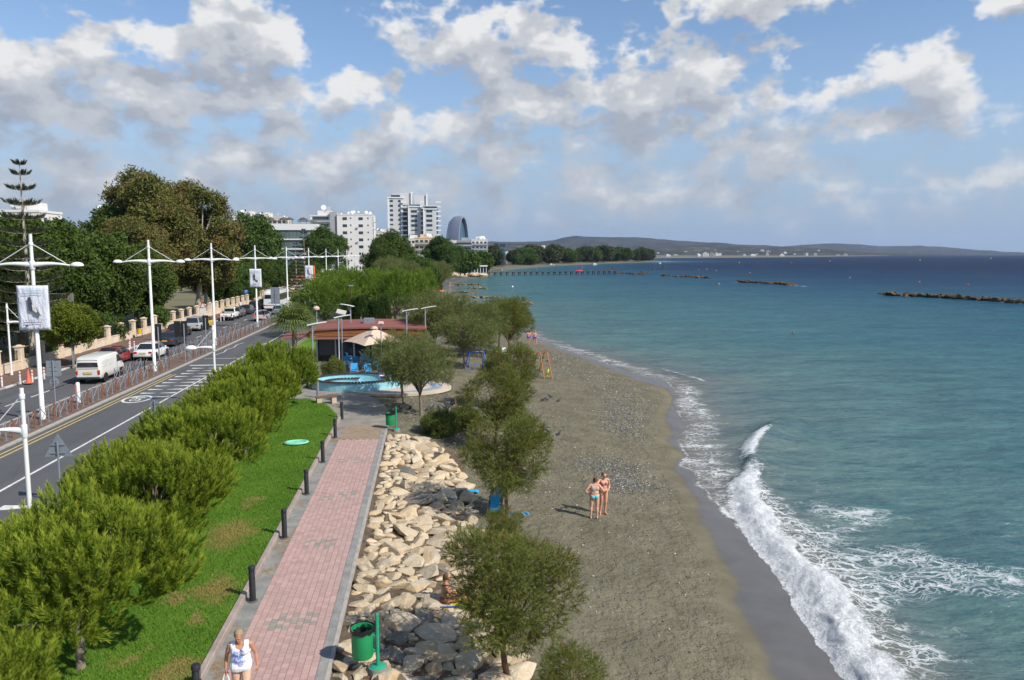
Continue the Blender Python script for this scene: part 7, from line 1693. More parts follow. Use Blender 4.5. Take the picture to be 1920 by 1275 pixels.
MB().lathe([(0, -.1), (3.6, -.1), (3.6, .07), (3.4, .09), (0, .09)], 36, (3.0, -.8, 0), sy=.75).build('stone_apron', STONE, t, True); MB().lathe([(2.3, .10), (3.0, .10)], 36, (3.0, -.8, 0), sy=.75).build('blue_ring', mat('grey_blue_paint', (.25, .32, .40), .7), t)
# pushchair by the basin
p = at(719, 722, .06); t = thing('pushchair', 'purple and white pushchair standing by the basin', 'pushchair', (p.x, p.y, .08), .6)
MB().box((0, 0, .55), (.42, .5, .1), rx=.2).build('seat', mat('pushchair_purple', (.10, .06, .22), .7), t, bevel=.03); MB().box((0, .25, .85), (.42, .08, .6), rx=-.3).build('backrest', mat('pushchair_white', (.7, .7, .72), .7), t, bevel=.03); MB().lathe([(.36, 0), (.32, .18), (.15, .28), (0, .3)], 12, (0, .12, 1.0), sy=.8).build('hood', mat('pushchair_purple', (.10, .06, .22)), t, True)
for sx in (-1, 1):
    MB().tube([(sx * .24, -.35, .1), (sx * .24, .3, .7), (sx * .22, .5, 1.05)], .016, 6).build('frame', GREYM, t)
    for sy in (-.35, .3): MB().lathe([(0, -.03), (.11, -.03), (.11, .03), (0, .03)], 12, (0, 0, 0)).build('wheel', RUB, t, loc=(sx * .26, sy, .11), rot=(0, PI / 2, 0))
# stone bench and post at the pavement corner
p = at(612, 757, .1); t = thing('stone_bench', 'short stone bench with a timber top at the lawn corner', 'bench', (p.x, p.y, .1), .3)
for s in (-1, 1): MB().box((s * .45, 0, .2), (.3, .4, .4)).build('leg', STONE, t, bevel=.02)
MB().box((0, 0, .44), (1.3, .45, .08)).build('seat', mat('bench_timber', (.16, .09, .06), .8), t, bevel=.015)
p = at(596, 745, .1); o = MB().lathe([(.09, 0), (.09, 1.0), (.0, 1.02)], 12).build('steel_post', GREYM, None, True, loc=(p.x, p.y, .1)); tag(o, 'short grey steel post at the left end of the basin', 'post')
p = at(735, 708, .06); o = MB().box((0, 0, .35), (.5, .35, .7)).build('green_crate', mat('green_plastic', (.03, .30, .12), .5), None, loc=(*at(727, 705, .06)[:2], .06), bevel=.03); tag(o, 'small green box behind the pushchair', 'box')
# green litter bins with a swinging post
BING = mat('green_bin_plastic', (.015, .26, .09), .45, .15, 3); BINP = mat('green_bin_post', (.02, .30, .17), .5, .15, 4)
def bin_(label, loc, rz, s=1.):
    t = thing('litter_bin', label, 'litter bin', loc, rz, 'green litter bins', s)
    MB().lathe([(.0, .28), (.20, .28), (.215, .32), (.225, .82), (.235, .83), (.235, .88), (.205, .88), (.20, .4), (0, .36)], 20, (-.17, 0, 0)).build('bucket', BING, t, True)
    bag = MB(); n = 24; bag.add([((-.17 + (.24 + .012 * (k % 2)) * math.cos(2 * PI * k / n)), (.24 + .012 * (k % 2)) * math.sin(2 * PI * k / n), z + .015 * ((k * 7) % 3)) for z in (.80, .90) for k in range(n)] + [(-.17 + .17 * math.cos(2 * PI * k / n), .17 * math.sin(2 * PI * k / n), .72) for k in range(n)], [(k, (k + 1) % n, n + (k + 1) % n, n + k) for k in range(n)] + [(n + k, n + (k + 1) % n, 2 * n + (k + 1) % n, 2 * n + k) for k in range(n)]); bag.build('bin_bag', mat('black_bag', (.015, .015, .018), .25), t, True)
    MB().box((.13, -.04, .62), (.07, .07, 1.15)).build('post', BINP, t, bevel=.02)
    for z in (.42, .74): MB().box((.06, -.03, z), (.12, .05, .05)).build('clamp', BINP, t)
    MB().lathe([(.21, 0), (.19, .16), (.0, .17)], 18, (.13, -.02, -.10)).build('foot', mat('bin_concrete_foot', (.20, .21, .20), .85), t, True); MB().lathe([(.17, .0), (.12, .03), (0, .035)], 16, (.13, -.02, .065)).build('foot_cap', BINP, t, True)
p = onsand(702, 1263); bin_('green litter bin with a black bag among the foreground rocks', (p.x - .06, p.y, p.z + .12), 0, 1.12); p = onsand(738, 808); bin_('green litter bin standing on the sand by the grey pavement', (p.x, p.y, p.z + .05), .2, 1.05)
# mint ring on the lawn
p = at(556, 832, .2); t = thing('mint_ring', 'mint-green oval ring lying on the lawn', 'ring', (p.x, p.y, .225), .1)
rg = MB(); n = 28; rg.add([((.50 + .09 * math.cos(b_)) * math.cos(a), (.36 + .09 * math.cos(b_)) * math.sin(a), .05 + .05 * math.sin(b_)) for a in (2 * PI * k / n for k in range(n)) for b_ in (2 * PI * j / 8 for j in range(8))], [(k * 8 + j, ((k + 1) % n) * 8 + j, ((k + 1) % n) * 8 + (j + 1) % 8, k * 8 + (j + 1) % 8) for k in range(n) for j in range(8)]); rg.build('tube', mat('mint_plastic', (.20, .58, .40), .4), t, True); MB().lathe([(0, .03), (.46, .035)], 24, sy=.72).build('centre', mat('mint_plastic_pale', (.28, .60, .46), .5), t)
# wooden climbing frame, swing, stake
PW = mat('playset_wood', (.30, .145, .065), .8, .25, 4)
p = onsand(1022, 708); t = thing('climbing_frame', 'wooden climbing frame with a ladder at the edge of the sand', 'climbing frame', p, .25)
for s in (-1, 1):
    MB().bar((s * .35, -.7, -.1), (s * .30 - .0, .35, 2.1), .08).build('rail', PW, t); MB().bar((s * .4 - .55, 1.2, -.1), (s * .3 - .2, .35, 2.1), .08).build('leg', PW, t)
for k in range(6): f = .12 + k * .15; MB().bar((-.33, lerp(-.7, .35, f), lerp(-.1, 2.1, f)), (.33, lerp(-.7, .35, f), lerp(-.1, 2.1, f)), .05).build('rung', PW, t)
MB().bar((-.9, .35, 2.1), (.6, .35, 2.1), .1).build('top_beam', mat('playset_red', (.30, .08, .06), .7), t); MB().bar((.2, .2, 1.35), (.95, .1, 1.45), .09).build('side_beam', PW, t); MB().box((-.55, .1, .5), (.6, .3, .08)).build('seat', mat('playset_green', (.03, .16, .10), .6), t)
for s in (-1, 1): MB().tube([(-.55 + s * .2, .1, .5), (-.55 + s * .2, .3, 2.1)], .015, 5).build('rope', PW, t)
MB().lathe([(.0, 0), (.10, .0), (.12, .3), (.06, .7), (0, .75)], 10).build('lime_float', mat('lime_plastic', (.45, .75, .03), .4), t, True, loc=(.05, -.1, .05), rot=(.25, .2, 0))
p = onsand(893, 694); t = thing('swing_frame', 'bright blue steel swing frame under the spreading tree', 'swing', p, .35); BS = mat('swing_blue', (.02, .13, .52), .5)
for s in (-1, 1):
    for q in (-1, 1): MB().tube([(s * .85, q * .6, -.05), (s * .65, 0, 1.55)], .045, 8).build('leg', BS, t)
    MB().tube([(s * .78, -.35, .65), (s * .78, .35, .65)], .03, 6).build('brace', BS, t)
MB().tube([(-.75, 0, 1.55), (.75, 0, 1.55)], .05, 8).build('top_bar', BS, t); MB().box((0, 0, .5), (.45, .2, .04)).build('seat', BS, t)
for s in (-1, 1): MB().tube([(s * .2, 0, .5), (s * .2, 0, 1.55)], .012, 5).build('chain', GREYM, t)
p = onsand(857, 782); t = thing('wooden_stake', 'thin wooden post with a short crossbar on the sand beside a tamarisk', 'stake', p); MB().bar((0, 0, -.1), (-.1, 0, 1.25), .06).build('post', PW, t); MB().bar((-.05, 0, .62), (.5, 0, .62), .05).build('crossbar', PW, t); MB().bar((.5, 0, -.1), (.5, 0, .62), .05).build('post', PW, t)
# blue towel on a folding chair, sandals, bag, clothes
p = onsand(929, 964); TOW = mat('turquoise_towel', (.03, .34, .62), .85, .15, 5); t = thing('beach_chair', 'folding beach chair draped with a turquoise towel beside a tamarisk', 'chair', p, -.5)
for s in (-1, 1): MB().bar((s * .26, -.3, 0), (s * .26, .25, .9), .04).build('leg', PW, t); MB().bar((s * .24, .3, 0), (s * .24, -.1, .5), .04).build('leg', PW, t)
tw = MB(); n = 8; tw.add([(lerp(-.30, .30, j / 5) * (1 - .25 * i / n) + .05 * math.sin(i), lerp(-.18, .30, i / n) - .03 * math.sin(j * 2.), lerp(.12, 1.06, i / n)) for i in range(n + 1) for j in range(6)], [(i * 6 + j, i * 6 + j + 1, (i + 1) * 6 + j + 1, (i + 1) * 6 + j) for i in range(n) for j in range(5)]); q = tw.build('towel', TOW, t, True); q.modifiers.new('s', 'SOLIDIFY').thickness = .03
MB().box((.0, .12, .45), (.5, .04, .6), rx=-.5).build('sling', mat('dark_sling', (.04, .03, .03), .8), t)
p = onsand(944, 962); t = thing('beach_bag', 'pale striped beach bag at the foot of a tamarisk', 'bag', p); MB().lathe([(.0, 0), (.16, 0), (.2, .2), (.18, .32), (.16, .32), (.17, .2), (0, .05)], 12, sy=.6).build('body', mat('bag_cream', (.5, .46, .36), .8, .3, 6), t, True); MB().tube([(-.1, 0, .3), (-.06, 0, .45), (.06, 0, .45), (.1, 0, .3)], .012, 5).build('handle', mat('bag_cream', (.5, .46, .36)), t)
for i, (px, py, lab) in enumerate(((960, 964, 'left pair of turquoise sandals on the sand by the tamarisk'), (985, 964, 'right pair of turquoise sandals on the sand'))):
    p = onsand(px, py); t = thing('sandals', lab, 'sandals', p + Vector((0, 0, .01)), .4 * i)
    for s in (-1, 1): MB().prism([(s * .09 - .045, -.12), (s * .09 + .045, -.12), (s * .09 + .05, .08), (s * .09, .13), (s * .09 - .05, .08)], 0, .03).build('sole', TOW, t); MB().tube([(s * .09 - .05, .0, .02), (s * .09, .05, .06), (s * .09 + .05, .0, .02)], .012, 5).build('strap', TOW, t)
p = onsand(885, 924); X, Y = np.meshgrid(np.linspace(-.28, .28, 12), np.linspace(-.16, .16, 8)); Z = .04 + .10 * fbm(X * 7, Y * 7, 3); o = obj('crumpled_towel', grid_mesh('crumpled_towel', X, Y, Z), TOW, None, p); o.modifiers.new('s', 'SOLIDIFY').thickness = .03; tag(o, 'crumpled turquoise towel on the sand at the rock edge', 'towel')
# white plastic chairs under the trees
WPL = mat('white_plastic', (.72, .72, .72), .4, .05)
for i, (px, py, rz, lab) in enumerate(((930, 683, 1.6, 'white plastic chair with a person in it under the trees'), (948, 672, .5, 'white plastic chair beside the seated person under the trees'))):
    p = onsand(px, py); t = thing('plastic_chair', lab, 'chair', p, rz); MB().box((0, 0, .43), (.5, .5, .05)).build('seat', WPL, t, bevel=.02); MB().box((0, .26, .72), (.5, .05, .6), rx=-.2).build('backrest', WPL, t, bevel=.02)
    for sx in (-1, 1):
        MB().box((sx * .27, 0, .65), (.05, .48, .04)).build('armrest', WPL, t)
        for sy in (-1, 1): MB().bar((sx * .25, sy * .25, 0), (sx * .22, sy * .2, .43), .05).build('leg', WPL, t)
# pigeons
PG = mat('pigeon_grey', (.045, .048, .058), .7, .4, 9); PGN = mat('pigeon_light', (.085, .09, .105), .7, .3, 9)
def pig_src():
    b = MB(); b.ell((0, 0, .15), (.075, .15, .075), 12, 8, Matrix.Rotation(.35, 3, 'X')); b.ell((0, .15, .27), (.036, .042, .038), 10, 6); b.tube([(0, .09, .19), (0, .14, .25)], [.05, .032], 8); b.add([(-.04, -.12, .12), (.04, -.12, .12), (.05, -.28, .075), (-.05, -.28, .075), (0, -.12, .15)], [(0, 1, 2, 3), (0, 3, 4), (3, 2, 4), (2, 1, 4)]); b.tube([(0, .185, .27), (0, .215, .262)], [.01, .003], 5)
    B = b.mesh('body', True); l = MB()
    for s in (-1, 1): l.tube([(s * .03, .01, .09), (s * .03, .02, 0)], .008, 5); l.tube([(s * .03, .02, .004), (s * .03, .06, .004)], .006, 4)
    Lg = l.mesh('legs'); w = MB()
    for s in (-1, 1): w.ell((s * .068, -.03, .155), (.018, .14, .055), 8, 6, Matrix.Rotation(.25, 3, 'X'))
    return B, Lg, w.mesh('wings', True)
GB, GL, GW = pig_src(); GB.materials.append(PG); GL.materials.append(mat('pigeon_leg', (.3, .08, .06))); GW.materials.append(PGN)
for i, (a, b) in enumerate(((990, 695), (1035, 700), (795, 680), (985, 855), (1055, 820), (1040, 842), (1080, 835), (1130, 852), (910, 862), (785, 860), (770, 887), (995, 872), (1045, 865), (1715, 800), (1745, 796), (1770, 775), (1835, 798), (1755, 1025), (1835, 1035), (1090, 872), (1130, 876), (715, 857), (1660, 745), (945, 850))):
    p = onsand(560 + a / 3.75, 540 + b / 3.75); t = thing('pigeon', 'dark grey pigeon standing on the sand', 'pigeon', p, random.uniform(0, 6.28), 'pigeons on the beach', .95); obj('body', GB, None, t); obj('legs', GL, None, t); obj('wings', GW, None, t)
# ------------------------------------------------------------------ people: bodies are unions of tapered limbs fused by a voxel remesh into one skin
def cap_mesh(mb, p0, p1, r0, r1, n=12):
    p0, p1 = Vector(p0), Vector(p1); d = p1 - p0; L = max(d.length, 1e-4); x, y, d = frame(d)
    prof = [(r0 * math.sin(t), -r0 * math.cos(t)) for t in (0.01, .5, 1.0, PI / 2)] + [(r1 * math.cos(t), L + r1 * math.sin(t)) for t in (0, .55, 1.05, 1.56)]
    vs = [p0 + x * (r * math.cos(2 * PI * k / n)) + y * (r * math.sin(2 * PI * k / n)) + d * z for r, z in prof for k in range(n)]; m = len(prof)
    mb.add(vs, [(i * n + k, i * n + (k + 1) % n, (i + 1) * n + (k + 1) % n, (i + 1) * n + k) for i in range(m - 1) for k in range(n)] + [tuple(range(n))[::-1], tuple((m - 1) * n + k for k in range(n))])
def fuse(name, caps, ells=(), voxel=.012, grow=0., keep=None, smooth=4):
    mb = MB()
    for p0, p1, r0, r1 in caps: cap_mesh(mb, p0, p1, r0 + grow, r1 + grow)
    for c, r, *R in ells: mb.ell(c, tuple(q + grow for q in r), 16, 12, R[0] if R else None)
    me = bpy.data.meshes.new(name); me.from_pydata(mb.v, [], mb.f); o = bpy.data.objects.new(name, me); COL.objects.link(o)
    md = o.modifiers.new('r', 'REMESH'); md.mode = 'VOXEL'; md.voxel_size = voxel; md.use_smooth_shade = True
    sm = o.modifiers.new('s', 'SMOOTH'); sm.iterations = smooth; sm.factor = .5
    out = eval_mesh(o)
    if keep:
        import bmesh
        bm = bmesh.new(); bm.from_mesh(out); bmesh.ops.delete(bm, geom=[v for v in bm.verts if not keep(v.co)], context='VERTS'); bm.to_mesh(out); bm.free()
    out.name = name
    for p in out.polygons: p.use_smooth = True
    return out
def skin_mat(name, col):
    m, nt, out = new_mat(name); co = nt.coord('Object'); c = nt.mix(nt.rng(nt.noise(co, 7, 4), .35, .7, 0, .5), col, tuple(x * y for x, y in zip(col, (1.1, .86, .80)))); principled(nt, out, c, .5, 0, None, .35); return m
def hand(caps, w, d, side, fwd, s=1., curl=.5):
    "palm, four fingers and a thumb; d points down the fingers, side to the thumb, fwd is where the fingers curl"
    w, d, side, fwd = Vector(w), Vector(d).normalized(), Vector(side).normalized(), Vector(fwd).normalized()
    for k, (off, L) in enumerate(((.028, .072), (.010, .080), (-.009, .074), (-.027, .058))):
        b = w + side * off * s + d * .075 * s; caps.append((w + side * off * .6 * s + d * .01, b, .0135 * s, .0115 * s))
        m = b + (d * math.cos(curl * .8) + fwd * math.sin(curl * .8)) * L * .5 * s; e = m + (d * math.cos(curl * 1.9) + fwd * math.sin(curl * 1.9)) * L * .5 * s
        caps.append((b, m, .0088 * s, .0082 * s)); caps.append((m, e, .0082 * s, .0065 * s))
    a = w + side * .022 * s + d * .018 * s; b = a + (side * .75 + d * .65 + fwd * .25).normalized() * .042 * s; caps.append((a, b, .0115 * s, .0095 * s)); caps.append((b, b + (d * .85 + side * .25 + fwd * .35).normalized() * .032 * s, .009 * s, .007 * s))
def human(J, W=1., fem=True, belly=1., hands=None):
    "capsules and ellipsoids for a figure about 1.65 m tall; J overrides joints. Faces -Y; its right hand is at -X"
    j = dict(hipL=(.095, 0, .88), hipR=(-.095, 0, .88), kneeL=(.10, -.02, .48), kneeR=(-.10, -.02, .48), ankL=(.10, .03, .08), ankR=(-.10, .03, .08), toeL=(.115, -.13, .028), toeR=(-.115, -.13, .028),
             shL=(.175, 0, 1.345), shR=(-.175, 0, 1.345), elL=(.245, .04, 1.08), elR=(-.245, .04, 1.08), wrL=(.25, -.05, .86), wrR=(-.25, -.05, .86), pel=(0, 0, .93), waist=(0, 0, 1.05), chest=(0, 0, 1.23), neck=(0, 0, 1.38), head=(0, -.02, 1.535)); j.update(J)
    j = {k: Vector(v) for k, v in j.items()}; legs, arms, torso, ells, head = [], [], [], [], []
    for s in 'LR':
        h, k, a, t = j['hip' + s], j['knee' + s], j['ank' + s], j['toe' + s]
        legs += [(h, h.lerp(k, .5), .088 * W, .076 * W), (h.lerp(k, .5), k, .076 * W, .054 * W)]
        c = k.lerp(a, .3) + Vector((0, .016, 0)); legs += [(k, c, .052 * W, .053 * W), (c, a, .052 * W, .033)]
        sh, e, w = j['sh' + s], j['el' + s], j['wr' + s]; arms += [(sh, sh.lerp(e, .5), .050 * W, .045 * W), (sh.lerp(e, .5), e, .045 * W, .036), (e, e.lerp(w, .35), .037, .038), (e.lerp(w, .35), w, .038, .024)]
    feet = []
    for s in 'LR': a, t = j['ank' + s], j['toe' + s]; heel = a + (a - t).normalized() * .035; heel.z = t.z + .008; feet += [(a, heel, .034, .030), (a, t, .034, .024), (heel, t, .030, .026)]
    p, w, c = j['pel'], j['waist'], j['chest']; X = (j['hipL'] - j['hipR']).normalized(); XS = (j['shL'] - j['shR']).normalized()
    torso += [(p - X * .07 * W, p + X * .07 * W, .112 * W, .112 * W), (w - X * .045 * W, w + X * .045 * W, .098 * W * belly, .098 * W * belly), (c - XS * .065 * W, c + XS * .065 * W, .108 * W, .108 * W), (j['shR'].lerp(j['neck'], .12), j['shL'].lerp(j['neck'], .12), .052 * W, .052 * W), (p, w, .115 * W, .10 * W * belly), (w, c, .10 * W * belly, .11 * W)]
    if fem:
        f = X.cross(Vector((0, 0, 1))).normalized()
        for s in (-1, 1): ells.append((c + X * s * .072 * W + f * .085 * W + Vector((0, 0, .0)), (.062 * W, .058 * W, .060 * W)))
        for s in (-1, 1): ells.append((p + X * s * .062 * W - f * .062 * W + Vector((0, 0, -.03)), (.085 * W, .075 * W, .085 * W)))
    n, h = j['neck'], j['head']; head += [(c.lerp(n, .6), n.lerp(h, .45), .055, .046)]
    return dict(j=j, legs=legs, arms=arms, torso=torso, ells=ells, head=head, feet=feet)
def head_ells(h, R, s=1.):
    "skull, jaw, nose, ears; R turns the head"
    q = lambda v: h + R @ Vector(v) * s
    return [(q((0, .01, .02)), (.073 * s, .090 * s, .090 * s), R), (q((0, -.028, -.045)), (.054 * s, .058 * s, .062 * s), R), (q((0, -.093, -.012)), (.011 * s, .016 * s, .022 * s), R), (q((.075, .01, -.01)), (.010 * s, .02 * s, .03 * s), R), (q((-.075, .01, -.01)), (.010 * s, .02 * s, .03 * s), R), (q((0, -.070, .022)), (.052 * s, .02 * s, .014 * s), R), (q((0, -.078, -.058)), (.024 * s, .012 * s, .013 * s), R), (q((0, -.068, -.088)), (.026 * s, .02 * s, .018 * s), R)]
def face(t, h, R, skin_lip=(.34, .10, .08), k=1.):
    q = lambda v: h + R @ Vector(v) * k
    for s in (-1, 1): MB().ell(q((s * .030, -.079, .006)), (.010, .006, .006), 8, 6, R).build('eye', mat('eye_dark', (.03, .022, .018), .25), t, True)
    MB().ell(q((0, -.0895, -.052)), (.021, .006, .006), 8, 6, R).build('mouth', mat('lip', skin_lip, .5), t, True)
def hair(t, h, R, m, long=0., voxel=.012, bun=False, k=1.):
    q = lambda v: h + R @ Vector(v) * k; E = [(q((0, .022, .036)), (.080 * k, .094 * k, .088 * k), R), (q((0, .05, -.01)), (.074 * k, .064 * k, .080 * k), R)]; C_ = []
    if long: C_ += [(q((.04, .05, 0)), q((.05, .06, -long)), .05, .025), (q((-.04, .05, 0)), q((-.05, .06, -long)), .05, .025), (q((0, .07, 0)), q((0, .09, -long)), .05, .03)]
    if bun: E.append((q((0, .11, .05)), (.04, .04, .04), R))
    RT = R.transposed()
    kp = lambda v: (lambda u: u.y > -.035 + max(0, (.05 - u.z)) * .9 or u.z > .085)(RT @ (Vector(v) - h) / k)
    obj('hair', fuse('hair', C_, E, voxel, 0, kp, 2), m, t)
# ---- the woman walking on the path
def walker():
    wp = at(455, 1322, .095); t = thing('person', 'person walking on the brick path in a white printed vest and beige trousers, looking down', 'person', (wp.x, wp.y, .098), .10, None, .985)
    S = skin_mat('tanned_skin', (.44, .215, .125)); W = 1.16
    J = dict(head=(-.015, -.07, 1.55), neck=(0, -.02, 1.395), kneeL=(.10, -.10, .49), ankL=(.095, -.06, .09), toeL=(.105, -.22, .045), kneeR=(-.10, .0, .48), ankR=(-.095, .16, .10), toeR=(-.105, .02, .035), elR=(-.285, .05, 1.08), wrR=(-.30, -.03, .85), elL=(.295, .05, 1.09), wrL=(.325, -.04, .87), shL=(.20, 0, 1.335), shR=(-.20, 0, 1.335))
    H = human(J, W, True, 1.22); arms = list(H['arms']); j = H['j']
    hand(arms, j['wrR'], (0, -.12, -1), (.25, -1, 0), (1, 0, 0), 1.05, 1.15); hand(arms, j['wrL'], (.08, -.15, -1), (-.3, -1, 0), (-1, 0, 0), 1.05, .7)
    R = Matrix.Rotation(.50, 3, 'X') @ Matrix.Rotation(-.10, 3, 'Z')
    body = fuse('body', H['legs'] + arms + H['torso'] + H['head'], H['ells'] + head_ells(j['head'], R, 1.13), .0085); obj('body', body, S, t)
    m, nt, out = new_mat('printed_white_vest'); co = nt.coord('Object'); d = nt.vec('LENGTH', nt.vec('MULTIPLY', nt.vec('SUBTRACT', co, (-.01, -.17, 1.13)), (1 / .145, 0, 1 / .23))); n = nt.noise(co, 9, 4, .6, 1.2); n2 = nt.noise(nt.vec('ADD', co, (3, 1, 2)), 13, 3, .6, .8); sy = nt.new('ShaderNodeSeparateXYZ'); nt.put(sy.inputs[0], co)
    front = nt.math('LESS_THAN', sy.outputs[1], -.03); mask = nt.math('MULTIPLY', nt.math('MULTIPLY', nt.rng(d, .75, 1.05, 1, 0), front), nt.rng(n, .43, .52)); tint = nt.math('MULTIPLY', nt.math('MULTIPLY', nt.rng(d, .7, 1.0, .7, 0), front), nt.rng(n2, .45, .6))
    c = nt.mix(tint, (.76, .76, .80), (.45, .58, .68)); c = nt.mix(mask, c, nt.mix(nt.rng(n2, .4, .6), (.10, .09, .42), (.22, .32, .70))); principled(nt, out, c, .8, 0, nt.bump(nt.noise(nt.mapping(co, (1, 1, .4)), 12, 3), .5, .03), .2)
    tor = [x for x in H['torso']] + [(Vector((-.08, -.02, .88)), Vector((.08, -.02, .88)), .112 * W, .112 * W)]
    def keep(v):
        if v.z < .80 + .02 * math.sin(v.x * 20): return False
        if v.z > 1.25 and abs(v.x) > .185: return False
        if abs(v.x) < .078 and v.z > 1.345 - (.06 if v.y < 0 else 0) + .9 * v.x * v.x * 8: return False
        return True
    obj('vest', fuse('vest', tor, H['ells'], .010, .016, keep), m, t)
    TR = mat('beige_trousers', (.60, .40, .27), .85, .1, 6, bump=.4, bscale=18)
    obj('trousers', fuse('trousers', H['legs'] + [tor[0]], H['ells'][2:], .011, .012, lambda v: .17 < v.z < .97), TR, t)
    obj('shoes', fuse('shoes', H['feet'], (), .010, .008), mat('pale_shoes', (.5, .45, .40), .7), t)
    hair(t, j['head'], R, mat('fair_hair', (.30, .21, .12), .7, .4, 25), 0, .009, k=1.16); face(t, j['head'], R, k=1.13)
    # plastic bag in the right hand
    hw = j['wrR'] + Vector((0, -.02, -.10)); wpos = t.matrix_basis @ hw if False else Vector(t.location) + Matrix.Rotation(.10, 3, 'Z') @ hw * .985
    b = thing('plastic_bag', 'white plastic carrier bag hanging from the walking person\'s hand', 'bag', wpos, .3); BM = mat('white_bag_film', (.66, .67, .66), .35, .15, 10)
    for s in (-1, 1): MB().tube([(s * .02, 0, .012), (s * .05, 0, -.10), (s * .07, 0, -.2)], [.008, .018, .02], 6).build('handle', BM, b, True)
    MB().lathe([(.0, -.50), (.09, -.50), (.125, -.42), (.115, -.28), (.085, -.17), (.07, -.17), (.1, -.3), (0, -.45)], 14, sy=.6).build('pouch', BM, b, True); MB().box((.075, -.035, -.36), (.05, .03, .16), ry=.15).build('yellow_print', mat('bag_yellow', (.65, .5, .05)), b)
walker()
# ---- two bathers
def bathers():
    p = onsand(1114, 972); t = thing('person', 'person in a turquoise bikini seen from behind, hands on hips', 'person', p + Vector((0, 0, .0)), PI - .1, None, 1.0)
    S = skin_mat('pink_skin', (.60, .335, .235)); W = 1.12
    H = human(dict(elL=(.355, .06, 1.13), elR=(-.355, .06, 1.13), wrL=(.20, -.03, .985), wrR=(-.20, -.03, .985), hipL=(.10, 0, .88), hipR=(-.10, 0, .88), kneeL=(.12, -.01, .48), kneeR=(-.11, -.01, .48), ankL=(.14, .03, .08), ankR=(-.12, .03, .08), toeL=(.17, -.12, .028), toeR=(-.15, -.12, .028), head=(-.02, -.05, 1.525)), W, True, 1.12)
    arms = list(H['arms']); j = H['j']; hand(arms, j['wrL'], (-.6, -.75, -.25), (0, .2, 1), (-.4, .6, -.3), 1, .5); hand(arms, j['wrR'], (.6, -.75, -.25), (0, .2, 1), (.4, .6, -.3), 1, .5); R = Matrix.Rotation(.3, 3, 'X')
    obj('body', fuse('body', H['legs'] + arms + H['torso'] + H['head'] + H['feet'], H['ells'] + head_ells(j['head'], R), .011), S, t)
    BK = mat('turquoise_bikini', (.08, .52, .56), .6, .1, 8)
    obj('bikini_bottom', fuse('bikini_bottom', [H['torso'][0], (Vector((0, -.02, .80)), Vector((0, .02, .80)), .07, .07)] + H['legs'][:1] + H['legs'][4:5], H['ells'][2:], .011, .010, lambda v: v.z < .965 and v.z > .80 + abs(v.x) * .72), BK, t)
    obj('bikini_top', fuse('bikini_top', H['torso'][2:3], H['ells'][:2], .011, .010, lambda v: 1.165 < v.z < (1.205 if v.y > 0 else 1.28)), BK, t)
    for s in (-1, 1): MB().tube([(s * .085, .128, 1.20), (s * .095, .10, 1.31), (s * .10, .03, 1.395), (s * .09, -.1, 1.30)], .008, 5).build('strap', BK, t)
    hair(t, j['head'], R, mat('auburn_hair', (.10, .04, .025), .6, .4, 25), 0.05, .011, True); face(t, j['head'], R)
    p = onsand(1131, 964); t = thing('person', 'person in swimwear facing the camera behind the one in turquoise', 'person', p, .15, None, 1.06); S2 = skin_mat('light_tan_skin', (.58, .31, .20)); W = .95
    H = human(dict(elR=(-.33, -.12, 1.20), wrR=(-.36, -.16, 1.42), elL=(.26, .06, 1.09), wrL=(.16, -.10, .96), kneeL=(.08, -.05, .48), ankL=(.07, .0, .08), toeL=(.10, -.15, .028), kneeR=(-.07, .02, .48), ankR=(-.10, .05, .08), toeR=(-.16, -.09, .028), head=(-.01, -.055, 1.53)), W, True, .95)
    arms = list(H['arms']); j = H['j']; hand(arms, j['wrR'], (-.05, -.1, 1), (.6, -.6, 0), (.3, -.7, .2), 1, .5); hand(arms, j['wrL'], (-.7, -.4, -.2), (0, 0, 1), (0, -1, 0), 1, .4); R = Matrix.Rotation(.32, 3, 'X') @ Matrix.Rotation(.35, 3, 'Z')
    obj('body', fuse('body', H['legs'] + arms + H['torso'] + H['head'] + H['feet'], H['ells'] + head_ells(j['head'], R), .011), S2, t)
    BN_ = mat('nude_pink_swimwear', (.46, .22, .16), .7); obj('bikini_bottom', fuse('bikini_bottom', [H['torso'][0]] + H['legs'][:1] + H['legs'][4:5], H['ells'][2:], .011, .010, lambda v: v.z < .955 and v.z > .80 + abs(v.x) * .8), BN_, t); obj('bikini_top', fuse('bikini_top', H['torso'][2:3], H['ells'][:2], .011, .010, lambda v: 1.175 < v.z < (1.205 if v.y > 0 else 1.275)), BN_, t)
    hair(t, j['head'], R, mat('light_brown_hair', (.20, .10, .05), .6, .4, 25), .0, .011, True); face(t, j['head'], R)
bathers()
